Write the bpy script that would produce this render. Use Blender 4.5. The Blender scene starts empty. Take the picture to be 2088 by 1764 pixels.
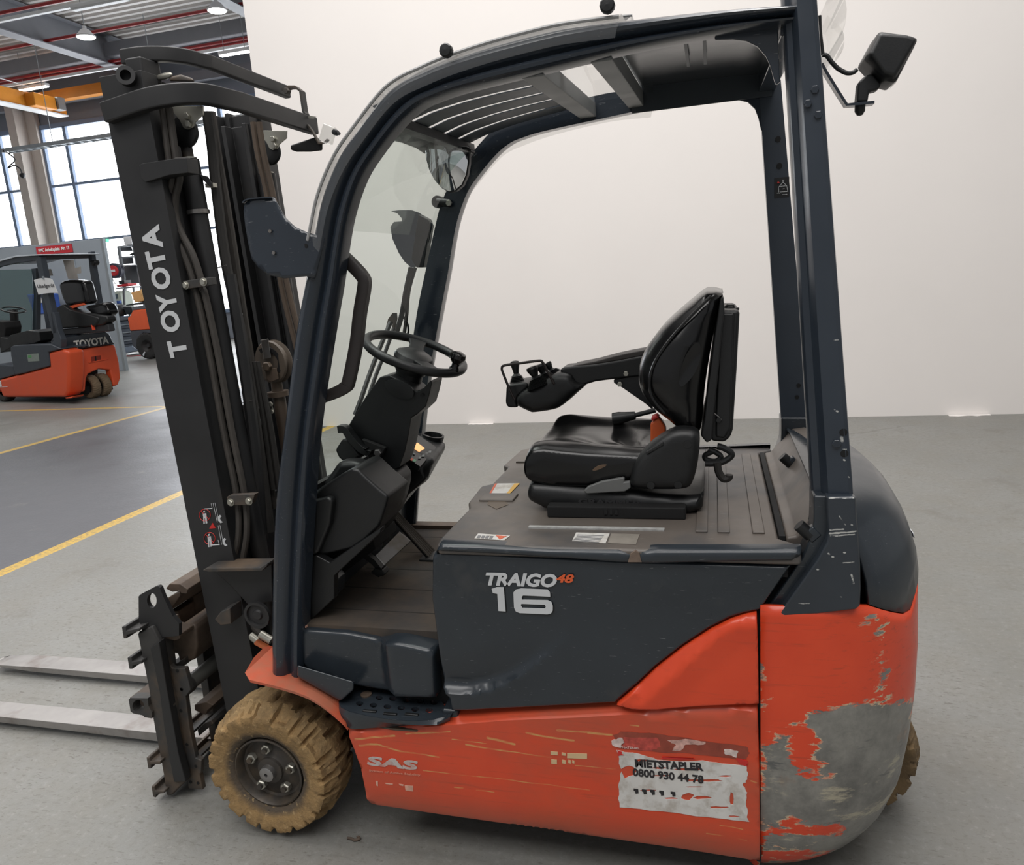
import bpy, bmesh, math, random
from mathutils import Vector, Matrix, geometry
random.seed(7)
SC = bpy.context.scene
COL = SC.collection

# ------------------------------------------------------------------ camera
F_PX = 1526.8
CAM = Vector((1.35987, -1.75480, 1.69493))
_y, _p, _r = (math.radians(a) for a in (-15.60527, 12.12704, -4.17277))
FWD = Vector((math.sin(_y) * math.cos(_p), math.cos(_y) * math.cos(_p), -math.sin(_p)))
_right = Vector((math.cos(_y), -math.sin(_y), 0))
_up = _right.cross(FWD)
RGT = math.cos(_r) * _right + math.sin(_r) * _up
UPV = -math.sin(_r) * _right + math.cos(_r) * _up
cd = bpy.data.cameras.new('camera')
cd.sensor_fit = 'HORIZONTAL'; cd.sensor_width = 36.0; cd.lens = F_PX / 2088 * 36
cd.clip_start = 0.05; cd.clip_end = 200
co = bpy.data.objects.new('camera', cd); COL.objects.link(co)
co.matrix_world = Matrix(((RGT.x, UPV.x, -FWD.x, CAM.x), (RGT.y, UPV.y, -FWD.y, CAM.y), (RGT.z, UPV.z, -FWD.z, CAM.z), (0, 0, 0, 1)))
SC.camera = co

# ------------------------------------------------------------------ world, lights, exposure
w = bpy.data.worlds.new('daylight'); SC.world = w; w.use_nodes = True
bg = w.node_tree.nodes['Background']; bg.inputs[0].default_value = (0.965, 0.98, 1.0, 1); bg.inputs[1].default_value = 0.31
def area(name, loc, size, power, color=(1, 1, 1), rot=(0, 0, 0)):
    d = bpy.data.lights.new(name, 'AREA'); d.shape = 'RECTANGLE'; d.size, d.size_y = size
    d.energy = power; d.color = color
    o = bpy.data.objects.new(name, d); COL.objects.link(o); o.location = loc; o.rotation_euler = rot
    return o
area('hall_lamp_field', (-0.2, 1.6, 8.2), (9, 5), 800, (1, 0.98, 0.965))
area('hall_lamp_field', (0.0, -4.5, 8.0), (10, 4), 560, (1, 0.98, 0.965))
area('hall_lamp_field', (-13.0, 9.0, 8.4), (10, 9), 560, (1, 0.98, 0.965))
area('window_daylight', (-13, 20.6, 4.2), (16, 6), 420, (0.86, 0.93, 1.0), (math.radians(-90), 0, 0))
SC.view_settings.view_transform = 'Standard'; SC.view_settings.look = 'None'
SC.view_settings.exposure = 0.17; SC.view_settings.gamma = 1.0; SC.view_settings.use_curve_mapping = False
SC.cycles.max_bounces = 6; SC.cycles.diffuse_bounces = 3; SC.cycles.glossy_bounces = 3; SC.cycles.transparent_max_bounces = 10; SC.cycles.adaptive_threshold = 0.03; SC.cycles.use_light_tree = False; SC.cycles.caustics_reflective = False; SC.cycles.caustics_refractive = False

# ------------------------------------------------------------------ from a sight line to a point on a known plane
CR = dict(A=(0,0,4.01),B=(0,440,4.01),C=(180,90,3.392),D=(240,560,3.15),E=(0,1080,2.845),F=(380,1240,3.367),G=(580,780,3.266),
          H=(480,180,3.392),I=(640,0,3.164),J=(1200,0,2.983),K=(1000,570,3.266),L=(1400,780,3.392),M=(860,1040,2.61),N=(680,1380,3.368),
          O=(1200,1200,2.983),P=(640,560,4.41),Q=(0,480,8.82),R=(180,480,6.785),S=(0,640,8.03),T=(0,220,5.88),U=(1020,720,9.49),
          V=(1600,0,6.783),W=(240,1160,6.3),X=(240,1400,6.3))
def px(c, x, y):
    if c is None: return x, y
    a, b, s = CR[c]; return a + x / s, b + y / s
def sight(c, x, y):
    u, v = px(c, x, y)
    return RGT * (u - 1044) - UPV * (v - 882) + FWD * F_PX
def PA(c, x, y, axis, val):
    d = sight(c, x, y); return CAM + d * ((val - CAM[axis]) / d[axis])
def PX(c, x, y, v): return PA(c, x, y, 0, v)
def PY(c, x, y, v): return PA(c, x, y, 1, v)
def PZ(c, x, y, v): return PA(c, x, y, 2, v)
def PN(c, x, y, p0, n):
    d = sight(c, x, y); return CAM + d * ((Vector(p0) - CAM).dot(n) / d.dot(n))
def xz(c, pts, yv):                       # outline on a y = const plane -> [(x, z)]
    out = []
    for (a, b) in pts:
        q = PY(c, a, b, yv); out.append((q.x, q.z))
    return out
def xy(c, pts, zv):
    out = []
    for (a, b) in pts:
        q = PZ(c, a, b, zv); out.append((q.x, q.y))
    return out

# ------------------------------------------------------------------ objects
def tag(o, label=None, cat=None, group=None, kind=None):
    if label: o['label'] = label
    if cat: o['category'] = cat
    if group: o['group'] = group
    if kind: o['kind'] = kind
    return o
def empty(name, loc=(0, 0, 0), rz=0):
    o = bpy.data.objects.new(name, None); COL.objects.link(o); o.location = loc; o.rotation_euler = (0, 0, rz)
    o.empty_display_size = 0.1
    return o
def wmat(o):
    m = o.matrix_basis.copy()
    return m if o.parent is None else wmat(o.parent) @ o.matrix_parent_inverse @ m
def setparent(o, p):
    if p is not None:
        o.parent = p; o.matrix_parent_inverse = wmat(p).inverted()
def mk(name, verts, faces, mat, parent=None, smooth=False, bevel=0, seg=2, angle=35):
    me = bpy.data.meshes.new(name); me.from_pydata([tuple(v) for v in verts], [], faces)
    return fin(name, me, mat, parent, smooth, bevel, seg, angle)
def fin(name, me, mat, parent=None, smooth=False, bevel=0, seg=2, angle=35, normals=True):
    if normals:
        bm = bmesh.new(); bm.from_mesh(me); bmesh.ops.recalc_face_normals(bm, faces=bm.faces); bm.to_mesh(me); bm.free()
    o = bpy.data.objects.new(name, me); COL.objects.link(o)
    if mat is not None:
        me.materials.clear(); me.materials.append(mat)
    setparent(o, parent)
    if bevel:
        b = o.modifiers.new('bevel', 'BEVEL'); b.width = bevel; b.segments = seg; b.limit_method = 'ANGLE'; b.angle_limit = math.radians(30)
        b.harden_normals = False
    if smooth or bevel:
        me.polygons.foreach_set('use_smooth', [True] * len(me.polygons))
        if hasattr(me, 'set_sharp_from_angle') and not bevel: me.set_sharp_from_angle(angle=math.radians(angle))
        if bevel:
            wn = o.modifiers.new('wn', 'WEIGHTED_NORMAL'); wn.keep_sharp = True
    return o
def box(name, c, s, mat, parent=None, rot=None, bevel=0, seg=2):
    x, y, z = (v / 2 for v in s)
    vs = [Vector((a, b, d)) for a in (-x, x) for b in (-y, y) for d in (-z, z)]
    if rot is not None:
        R = rot if isinstance(rot, Matrix) else Matrix.Rotation(rot[2], 3, 'Z') @ Matrix.Rotation(rot[1], 3, 'Y') @ Matrix.Rotation(rot[0], 3, 'X')
        vs = [R @ v for v in vs]
    vs = [v + Vector(c) for v in vs]
    return mk(name, vs, [(0,1,3,2),(4,6,7,5),(0,4,5,1),(2,3,7,6),(0,2,6,4),(1,5,7,3)], mat, parent, bevel=bevel, seg=seg)
def boxm(name, boxes, mat, parent=None, bevel=0):                     # several boxes of ONE rigid piece
    V, Fs = [], []
    for (c, s) in boxes:
        x, y, z = (v / 2 for v in s); n = len(V)
        V += [Vector(c) + Vector((a, b, d)) for a in (-x, x) for b in (-y, y) for d in (-z, z)]
        Fs += [tuple(n + i for i in f) for f in [(0,1,3,2),(4,6,7,5),(0,4,5,1),(2,3,7,6),(0,2,6,4),(1,5,7,3)]]
    return mk(name, V, Fs, mat, parent, bevel=bevel)
def loft(name, rings, mat, parent=None, caps=True, closed=True, smooth=False, bevel=0, angle=35, seg=2):
    n = len(rings[0]); V = [v for r in rings for v in r]; Fs = []
    for i in range(len(rings) - 1):
        for j in range(n if closed else n - 1):
            k = (j + 1) % n
            Fs.append((i*n+j, i*n+k, (i+1)*n+k, (i+1)*n+j))
    if caps and closed:
        Fs.append(tuple(range(n))); Fs.append(tuple((len(rings)-1)*n + j for j in range(n)))
    return mk(name, V, Fs, mat, parent, smooth=smooth, bevel=bevel, angle=angle, seg=seg)
def frame(d):
    d = d.normalized(); a = Vector((0, 0, 1)) if abs(d.z) < 0.9 else Vector((1, 0, 0))
    u = d.cross(a).normalized(); return u, d.cross(u).normalized()
def cyl(name, p0, p1, r, mat, parent=None, n=20, r1=None, bevel=0, smooth=True):
    p0, p1 = Vector(p0), Vector(p1); u, v = frame(p1 - p0); r1 = r if r1 is None else r1
    rings = [[p + (u * math.cos(t) + v * math.sin(t)) * q for t in [2*math.pi*i/n for i in range(n)]] for p, q in ((p0, r), (p1, r1))]
    return loft(name, rings, mat, parent, smooth=smooth and not bevel, bevel=bevel)
def lathe(name, p0, axis, prof, mat, parent=None, n=32, smooth=True, angle=35, seed=None):
    """prof = [(distance along axis, radius)]"""
    p0, ax = Vector(p0), Vector(axis).normalized(); u, v = frame(ax)
    rings = [[p0 + ax * a + (u * math.cos(t) + v * math.sin(t)) * max(r, 1e-4) for t in [2*math.pi*i/n for i in range(n)]] for a, r in prof]
    return loft(name, rings, mat, parent, smooth=smooth, angle=angle)
def cat(pts, sub=6, closed=False):
    P = [Vector(p) for p in pts]
    if len(P) < 3: return P
    out = []; n = len(P)
    for i in range(n if closed else n - 1):
        if closed: a, b, c, d = P[i-1], P[i], P[(i+1) % n], P[(i+2) % n]
        else: a, b, c, d = P[max(i-1, 0)], P[i], P[i+1], P[min(i+2, n-1)]
        for k in range(sub):
            t = k / sub
            out.append(0.5 * ((2*b) + (c-a)*t + (2*a-5*b+4*c-d)*t*t + (3*b-a-3*c+d)*t**3))
    if not closed: out.append(P[-1])
    return out
def sweep(name, path, prof, mat, parent=None, up=None, closed=False, smooth=False, bevel=0, scale=None, angle=35, caps=True):
    """prof = [(a, b)] in the frame (side, up) of each path point"""
    P = [Vector(p) for p in path]; n = len(P); rings = []
    prev = None
    for i in range(n):
        if closed: t = (P[(i+1) % n] - P[i-1]).normalized()
        else: t = (P[min(i+1, n-1)] - P[max(i-1, 0)]).normalized()
        if up is not None:
            s = t.cross(Vector(up)).normalized(); u = s.cross(t).normalized()
        else:
            if prev is None: s, u = frame(t)
            else:
                s = (prev - t * prev.dot(t)).normalized(); u = t.cross(s).normalized() * (1)
            prev = s
        k = 1 if scale is None else scale[i]
        rings.append([P[i] + s * a * k + u * b * k for a, b in prof])
    if closed: rings.append(rings[0][:])
    return loft(name, rings, mat, parent, caps=(caps and not closed), smooth=smooth, bevel=bevel, angle=angle)
def circ(r, n=10): return [(r * math.cos(2*math.pi*i/n), r * math.sin(2*math.pi*i/n)) for i in range(n)]
def rect(w, h): return [(-w/2, -h/2), (w/2, -h/2), (w/2, h/2), (-w/2, h/2)]
def tube(name, pts, r, mat, parent=None, sub=5, n=10, closed=False):
    return sweep(name, cat(pts, sub, closed), circ(r, n), mat, parent, smooth=True, closed=closed)
def plate(name, outline, y0, y1, mat, parent=None, bevel=0, holes=(), seg=2):
    """outline [(x, z)] extruded from y0 to y1; holes are outlines too"""
    return flat(name, outline, holes, lambda p: Vector((p[0], y0, p[1])), lambda p: Vector((p[0], y1, p[1])), mat, parent, bevel, seg)
def slab(name, outline, z0, z1, mat, parent=None, bevel=0, holes=(), seg=2):
    return flat(name, outline, holes, lambda p: Vector((p[0], p[1], z0)), lambda p: Vector((p[0], p[1], z1)), mat, parent, bevel, seg)
def flat(name, outline, holes, f0, f1, mat, parent=None, bevel=0, seg=2):
    loops = [list(outline)] + [list(h) for h in holes]
    if not holes:
        n = len(outline)
        V = [f0(p) for p in outline] + [f1(p) for p in outline]
        Fs = [tuple(range(n)), tuple(range(n, 2*n))] + [(i, (i+1) % n, n+(i+1) % n, n+i) for i in range(n)]
        return mk(name, V, Fs, mat, parent, bevel=bevel, seg=seg)
    P, E, HE = [], [], []
    k = 0
    for lp in loops:
        m = len(lp); P += [Vector((a, b)) for a, b in lp]; E += [(k+i, k+(i+1) % m) for i in range(m)]; k += m
    V2, E2, F2, *_ = geometry.delaunay_2d_cdt(P, E, [], 2, 1e-6)
    def inside(c, lp):
        r = False
        for i in range(len(lp)):
            (x1, y1), (x2, y2) = lp[i], lp[i-1]
            if (y1 > c[1]) != (y2 > c[1]) and c[0] < (x2-x1)*(c[1]-y1)/(y2-y1)+x1: r = not r
        return r
    tri = []
    for f in F2:
        c = sum((V2[i] for i in f), Vector((0, 0))) / len(f)
        if inside(c, loops[0]) and not any(inside(c, h) for h in loops[1:]): tri.append(tuple(f))
    n = len(V2)
    V = [f0(p) for p in V2] + [f1(p) for p in V2]
    Fs = tri + [tuple(n+i for i in f) for f in tri]
    cnt = {}
    for f in tri:
        for i in range(len(f)):
            e = (f[i], f[(i+1) % len(f)]); cnt[tuple(sorted(e))] = cnt.get(tuple(sorted(e)), 0) + 1
    for (a, b), c in cnt.items():
        if c == 1: Fs.append((a, b, n+b, n+a))
    o = mk(name, V, Fs, mat, parent)
    return o
def segdist(p, a, b):
    ax, ay = a; bx, by = b; dx, dy = bx-ax, by-ay; L = dx*dx+dy*dy
    t = 0 if L == 0 else max(0, min(1, ((p[0]-ax)*dx+(p[1]-ay)*dy)/L))
    return math.hypot(p[0]-ax-t*dx, p[1]-ay-t*dy)
def inpoly(c, lp):
    r = False
    for i in range(len(lp)):
        (x1, y1), (x2, y2) = lp[i], lp[i-1]
        if (y1 > c[1]) != (y2 > c[1]) and c[0] < (x2-x1)*(c[1]-y1)/(y2-y1)+x1: r = not r
    return r
def pdist(p, lp): return min(segdist(p, lp[i], lp[i-1]) for i in range(len(lp)))
def dens(lp, h):
    out = []
    for i in range(len(lp)):
        a, b = lp[i], lp[(i+1) % len(lp)]; n = max(1, int(math.dist(a, b)/h))
        out += [(a[0]+(b[0]-a[0])*k/n, a[1]+(b[1]-a[1])*k/n) for k in range(n)]
    return out
def smooth2(lp, sub=4):
    return [(v.x, v.y) for v in cat([Vector((a, b, 0)) for a, b in lp], sub, True)]
def relief(name, outline, mat, parent, fn, h=0.02, back=None, smooth=True, attr=None, rim=0.0, lines=()):
    """a sheet over an (x, z) outline with inner points; fn(x, z, d) -> y of the near face (d = distance to the outline);
    back = y of the rear edge (a skirt joins the two).  attr = (name, function(x, z))"""
    lp = dens(outline, h); P = [Vector(p) for p in lp]; n0 = len(P)
    E = [(i, (i+1) % n0) for i in range(n0)]
    levels = []
    if rim:
        for k in (0.3, 0.65, 1.0):
            for i in range(n0):
                a, b, c = P[i-1], P[i], P[(i+1) % n0]
                t = (c-a).normalized(); nn = Vector((-t.y, t.x))
                for s in (1, -1):
                    q = b + nn*s*rim*k
                    if inpoly(q, lp) and pdist(q, lp) > rim*k*0.9: levels.append(q)
    x0 = min(p.x for p in P); x1 = max(p.x for p in P); z0 = min(p.y for p in P); z1 = max(p.y for p in P)
    i = 0; zz = z0 + h/2
    while zz < z1:
        xx = x0 + (h/2 if i % 2 else h)
        while xx < x1:
            if inpoly((xx, zz), lp) and pdist((xx, zz), lp) > max(h*0.45, rim*1.25): levels.append(Vector((xx, zz)))
            xx += h
        zz += h*0.87; i += 1
    for ln in lines:                          # crease lines become edges of the sheet
        q = [Vector(ln[0])]
        for a, b in zip(ln, ln[1:]):
            k = max(1, int(math.dist(a, b)/h)); q += [Vector((a[0]+(b[0]-a[0])*j/k, a[1]+(b[1]-a[1])*j/k)) for j in range(1, k+1)]
        q = [v for v in q if inpoly(v, lp) and pdist(v, lp) > 0.0015]
        levels = [v for v in levels if min((v-w_).length for w_ in q) > h*0.42]
        b0 = len(P)+len(levels)
        levels += q; ce = [(b0+i, b0+i+1) for i in range(len(q)-1)]; E = E + ce
    V2, E2, F2, *_ = geometry.delaunay_2d_cdt(P + levels, E, [], 1, 1e-7)
    V = []; av = []
    for p in V2:
        d = pdist(p, lp); V.append(Vector((p.x, fn(p.x, p.y, d), p.y)))
        if attr: av.append(attr[1](p.x, p.y))
    Fs = [tuple(f) for f in F2]
    if back is not None:
        cnt = {}
        for f in Fs:
            for i in range(len(f)):
                e = tuple(sorted((f[i], f[(i+1) % len(f)]))); cnt[e] = cnt.get(e, 0) + 1
        m = {}
        for (a, b), c in list(cnt.items()):
            if c == 1:
                for q in (a, b):
                    if q not in m:
                        m[q] = len(V); V.append(Vector((V[q].x, back, V[q].z)))
                        if attr: av.append(av[q])
                Fs.append((a, b, m[b], m[a]))
    me = bpy.data.meshes.new(name); me.from_pydata([tuple(v) for v in V], [], Fs)
    if attr:
        A = me.attributes.new(attr[0], 'FLOAT', 'POINT'); A.data.foreach_set('value', av)
    return fin(name, me, mat, parent, smooth=smooth, angle=50)
def cushion(name, outline, y0, y1, r, mat, parent, h=0.02, sag=None, k=1.0):
    """a rounded body: the (x, z) outline is the silhouette; both faces swell towards y0 and y1"""
    lp = dens(outline, h); P = [Vector(p) for p in lp]; n0 = len(P); E = [(i, (i+1) % n0) for i in range(n0)]
    lev = []
    x0 = min(p.x for p in P); x1 = max(p.x for p in P); z0 = min(p.y for p in P); z1 = max(p.y for p in P)
    for q in (0.06, 0.2, 0.45, 0.8):
        for i in range(n0):
            t = (P[(i+1) % n0]-P[i-1]).normalized(); nn = Vector((-t.y, t.x))
            for s in (1, -1):
                g = P[i] + nn*s*r*q
                if inpoly(g, lp) and pdist(g, lp) > r*q*0.9: lev.append(g)
    zz = z0 + h/2; i = 0
    while zz < z1:
        xx = x0 + (h/2 if i % 2 else h)
        while xx < x1:
            if inpoly((xx, zz), lp) and pdist((xx, zz), lp) > r*0.95: lev.append(Vector((xx, zz)))
            xx += h
        zz += h*0.87; i += 1
    V2, E2, F2, *_ = geometry.delaunay_2d_cdt(P + lev, E, [], 1, 1e-7)
    yc = (y0+y1)/2; hw = abs(y1-y0)/2; n = len(V2); A, B = [], []
    for p in V2:
        d = min(1.0, pdist(p, lp)/r); t = (hw-min(hw, r*k)) + min(hw, r*k)*math.sqrt(max(0, 1-(1-d)**2))
        s = 0 if sag is None else sag(p.x, p.y)
        A.append(Vector((p.x, yc-t+s, p.y))); B.append(Vector((p.x, yc+t, p.y)))
    Fs = [tuple(f) for f in F2] + [tuple(n+i for i in reversed(f)) for f in F2]
    cnt = {}
    for f in F2:
        for i in range(len(f)):
            e = tuple(sorted((f[i], f[(i+1) % len(f)]))); cnt[e] = cnt.get(e, 0) + 1
    Fs += [(a, b, n+b, n+a) for (a, b), c in cnt.items() if c == 1]
    return mk(name, A+B, Fs, mat, parent, smooth=True, angle=60)
def text(name, s, mat, parent, origin, right, up, size, bold=0.0, shear=0.0, depth=0.0006, spacing=1.0, align='LEFT', xs=1.0, fill=True):
    """flat lettering: origin = left end of the base line, size = capital height"""
    c = bpy.data.curves.new(name, 'FONT'); c.body = s; c.size = size / 0.69; c.shear = shear; c.space_character = spacing
    c.offset = bold; c.extrude = depth / 2; c.align_x = align; c.resolution_u = 3
    o = bpy.data.objects.new(name + '_tmp', c); COL.objects.link(o)
    bpy.context.view_layer.update()
    me = bpy.data.meshes.new_from_object(o.evaluated_get(bpy.context.evaluated_depsgraph_get()))
    bpy.data.objects.remove(o); bpy.data.curves.remove(c)
    R, U = Vector(right).normalized(), Vector(up).normalized(); N = R.cross(U)
    M = Matrix(((R.x*xs, U.x, N.x, origin[0]), (R.y*xs, U.y, N.y, origin[1]), (R.z*xs, U.z, N.z, origin[2]), (0, 0, 0, 1)))
    me.transform(M)
    return fin(name, me, mat, parent, normals=False)
def copy_tree(o, parent=None):
    c = o.copy(); COL.objects.link(c)
    if parent is not None: c.parent = parent
    for ch in [x for x in bpy.data.objects if x.parent == o]: copy_tree(ch, c)
    return c

# ------------------------------------------------------------------ materials
def srgb(r, g, b):
    f = lambda c: (c/255/12.92) if c/255 <= 0.04045 else ((c/255+0.055)/1.055)**2.4
    return (f(r), f(g), f(b), 1)
class NT:
    def __init__(s, name):
        s.m = bpy.data.materials.new(name); s.m.use_nodes = True; s.t = s.m.node_tree; s.n = s.t.nodes
        s.b = s.n['Principled BSDF']; s.out = s.n['Material Output']
    def new(s, typ, **kw):
        n = s.n.new(typ)
        for k, v in kw.items(): setattr(n, k, v)
        return n
    def link(s, a, b): s.t.links.new(a, b)
    def coord(s):
        if not hasattr(s, '_c'): s._c = s.new('ShaderNodeTexCoord')
        return s._c.outputs['Object']
    def math(s, op, a, b=None, c=None, clamp=False):
        n = s.new('ShaderNodeMath', operation=op, use_clamp=clamp)
        for i, v in enumerate((a, b, c)):
            if v is None: continue
            if isinstance(v, (int, float)): n.inputs[i].default_value = v
            else: s.link(v, n.inputs[i])
        return n.outputs[0]
    def vmath(s, op, a, b=None, sc=None):
        n = s.new('ShaderNodeVectorMath', operation=op)
        for i, v in enumerate((a, b)):
            if v is None: continue
            if isinstance(v, (tuple, list)): n.inputs[i].default_value = v[:3]
            else: s.link(v, n.inputs[i])
        if sc is not None:
            if isinstance(sc, (int, float)): n.inputs['Scale'].default_value = sc
            else: s.link(sc, n.inputs['Scale'])
        return n.outputs['Value'] if op in ('DOT_PRODUCT', 'LENGTH', 'DISTANCE') else n.outputs[0]
    def mapping(s, scale=(1, 1, 1), rot=(0, 0, 0), loc=(0, 0, 0)):
        n = s.new('ShaderNodeMapping'); n.inputs['Scale'].default_value = scale; n.inputs['Rotation'].default_value = rot
        n.inputs['Location'].default_value = loc; s.link(s.coord(), n.inputs['Vector']); return n.outputs[0]
    def noise(s, scale=5, detail=4, rough=0.6, vec=None, dist=0):
        n = s.new('ShaderNodeTexNoise'); n.inputs['Scale'].default_value = scale; n.inputs['Detail'].default_value = detail
        n.inputs['Roughness'].default_value = rough; n.inputs['Distortion'].default_value = dist
        s.link(vec if vec is not None else s.coord(), n.inputs['Vector']); return n.outputs[0]
    def ramp(s, v, p0, p1, a=0.0, b=1.0, smooth=False):
        n = s.new('ShaderNodeMapRange'); n.inputs[1].default_value = p0; n.inputs[2].default_value = p1
        n.inputs[3].default_value = a; n.inputs[4].default_value = b; n.clamp = True
        if smooth: n.interpolation_type = 'SMOOTHSTEP'
        s.link(v, n.inputs[0]); return n.outputs[0]
    def mix(s, f, a, b, mode='MIX'):
        n = s.new('ShaderNodeMix', data_type='RGBA', blend_type=mode)
        for i, v in ((0, f), (6, a), (7, b)):
            if isinstance(v, (int, float)): n.inputs[i].default_value = v
            elif isinstance(v, (tuple, list)): n.inputs[i].default_value = v
            else: s.link(v, n.inputs[i])
        return n.outputs[2]
    def bump(s, h, strength=0.2, dist=0.01):
        n = s.new('ShaderNodeBump'); n.inputs['Strength'].default_value = strength; n.inputs['Distance'].default_value = dist
        s.link(h, n.inputs['Height']); s.link(n.outputs[0], s.b.inputs['Normal'])
    def seg(s, vec, a, b):             # distance to a segment
        a, b = Vector(a), Vector(b); ba = b - a
        pa = s.vmath('SUBTRACT', vec, tuple(a))
        h = s.math('MULTIPLY', s.vmath('DOT_PRODUCT', pa, tuple(ba)), 1/max(ba.dot(ba), 1e-9), clamp=True)
        q = s.vmath('SCALE', tuple(ba), None, sc=h)
        return s.vmath('LENGTH', s.vmath('SUBTRACT', pa, q))
    def setc(s, c): s.link(c, s.b.inputs['Base Color'])
    def setr(s, r): s.link(r, s.b.inputs['Roughness'])
_mc = {}
def mat(name, col, rough=0.5, metal=0.0, var=0.12, scale=6, grain=0.0, gscale=200, dirt=None, dirtamt=0.0, dscale=4, spec=0.5, coat=0.0, scratch=0.0):
    """plain procedural paint / plastic / metal: base colour with noise, dust, fine relief, light scratches"""
    if name in _mc: return _mc[name]
    t = NT(name); b = t.b; c = srgb(*col) if max(col) > 1 else col
    dark = tuple(v*(1-var) for v in c[:3]) + (1,); light = tuple(min(1, v*(1+var)) for v in c[:3]) + (1,)
    nz = t.noise(scale, 3); cc = t.mix(t.ramp(nz, 0.3, 0.7), dark, light)
    if dirt is not None:
        dm = t.ramp(t.noise(dscale, 4, 0.65), 0.62-dirtamt*0.45, 0.72-dirtamt*0.25, 0, min(1, 0.35+dirtamt))
        cc = t.mix(dm, cc, srgb(*dirt))
    if scratch:
        sv = t.mapping(scale=(3, 40, 40), rot=(0.2, 0.4, 0.3)); sm = t.ramp(t.noise(12, 3, 0.5, sv), 0.70, 0.74, 0, scratch)
        cc = t.mix(sm, cc, (0.55, 0.56, 0.57, 1))
    t.setc(cc); b.inputs['Metallic'].default_value = metal; b.inputs['Specular IOR Level'].default_value = spec
    t.setr(t.ramp(nz, 0.3, 0.7, max(0.02, rough-0.06), min(1, rough+0.08)))
    if coat: b.inputs['Coat Weight'].default_value = coat; b.inputs['Coat Roughness'].default_value = 0.12
    if grain: t.bump(t.noise(gscale, 2), grain, 0.002)
    _mc[name] = t.m
    return t.m
def emit(name, col, strength):
    t = NT(name); t.b.inputs['Base Color'].default_value = (*col[:3], 1); t.b.inputs['Emission Color'].default_value = (*col[:3], 1)
    t.b.inputs['Emission Strength'].default_value = strength; t.m.cycles.emission_sampling = 'NONE'; return t.m
def clear(name, tint, gloss=0.08, rough=0.03, refl=0.8):
    t = NT(name); tr = t.new('ShaderNodeBsdfTransparent'); tr.inputs[0].default_value = tint
    g = t.new('ShaderNodeBsdfGlossy'); g.inputs['Roughness'].default_value = rough; g.inputs[0].default_value = (1, 1, 1, 1)
    geo = t.new('ShaderNodeNewGeometry'); fr = t.new('ShaderNodeFresnel'); t.link(t.ramp(geo.outputs['Backfacing'], 0, 1, 1.45, 1/1.45), fr.inputs[0])
    f = t.math('MULTIPLY_ADD', fr.outputs[0], refl, gloss*0.3, clamp=True)
    mx = t.new('ShaderNodeMixShader'); t.link(f, mx.inputs[0]); t.link(tr.outputs[0], mx.inputs[1]); t.link(g.outputs[0], mx.inputs[2])
    t.link(mx.outputs[0], t.out.inputs['Surface']); t.n.remove(t.b)
    return t.m
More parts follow.
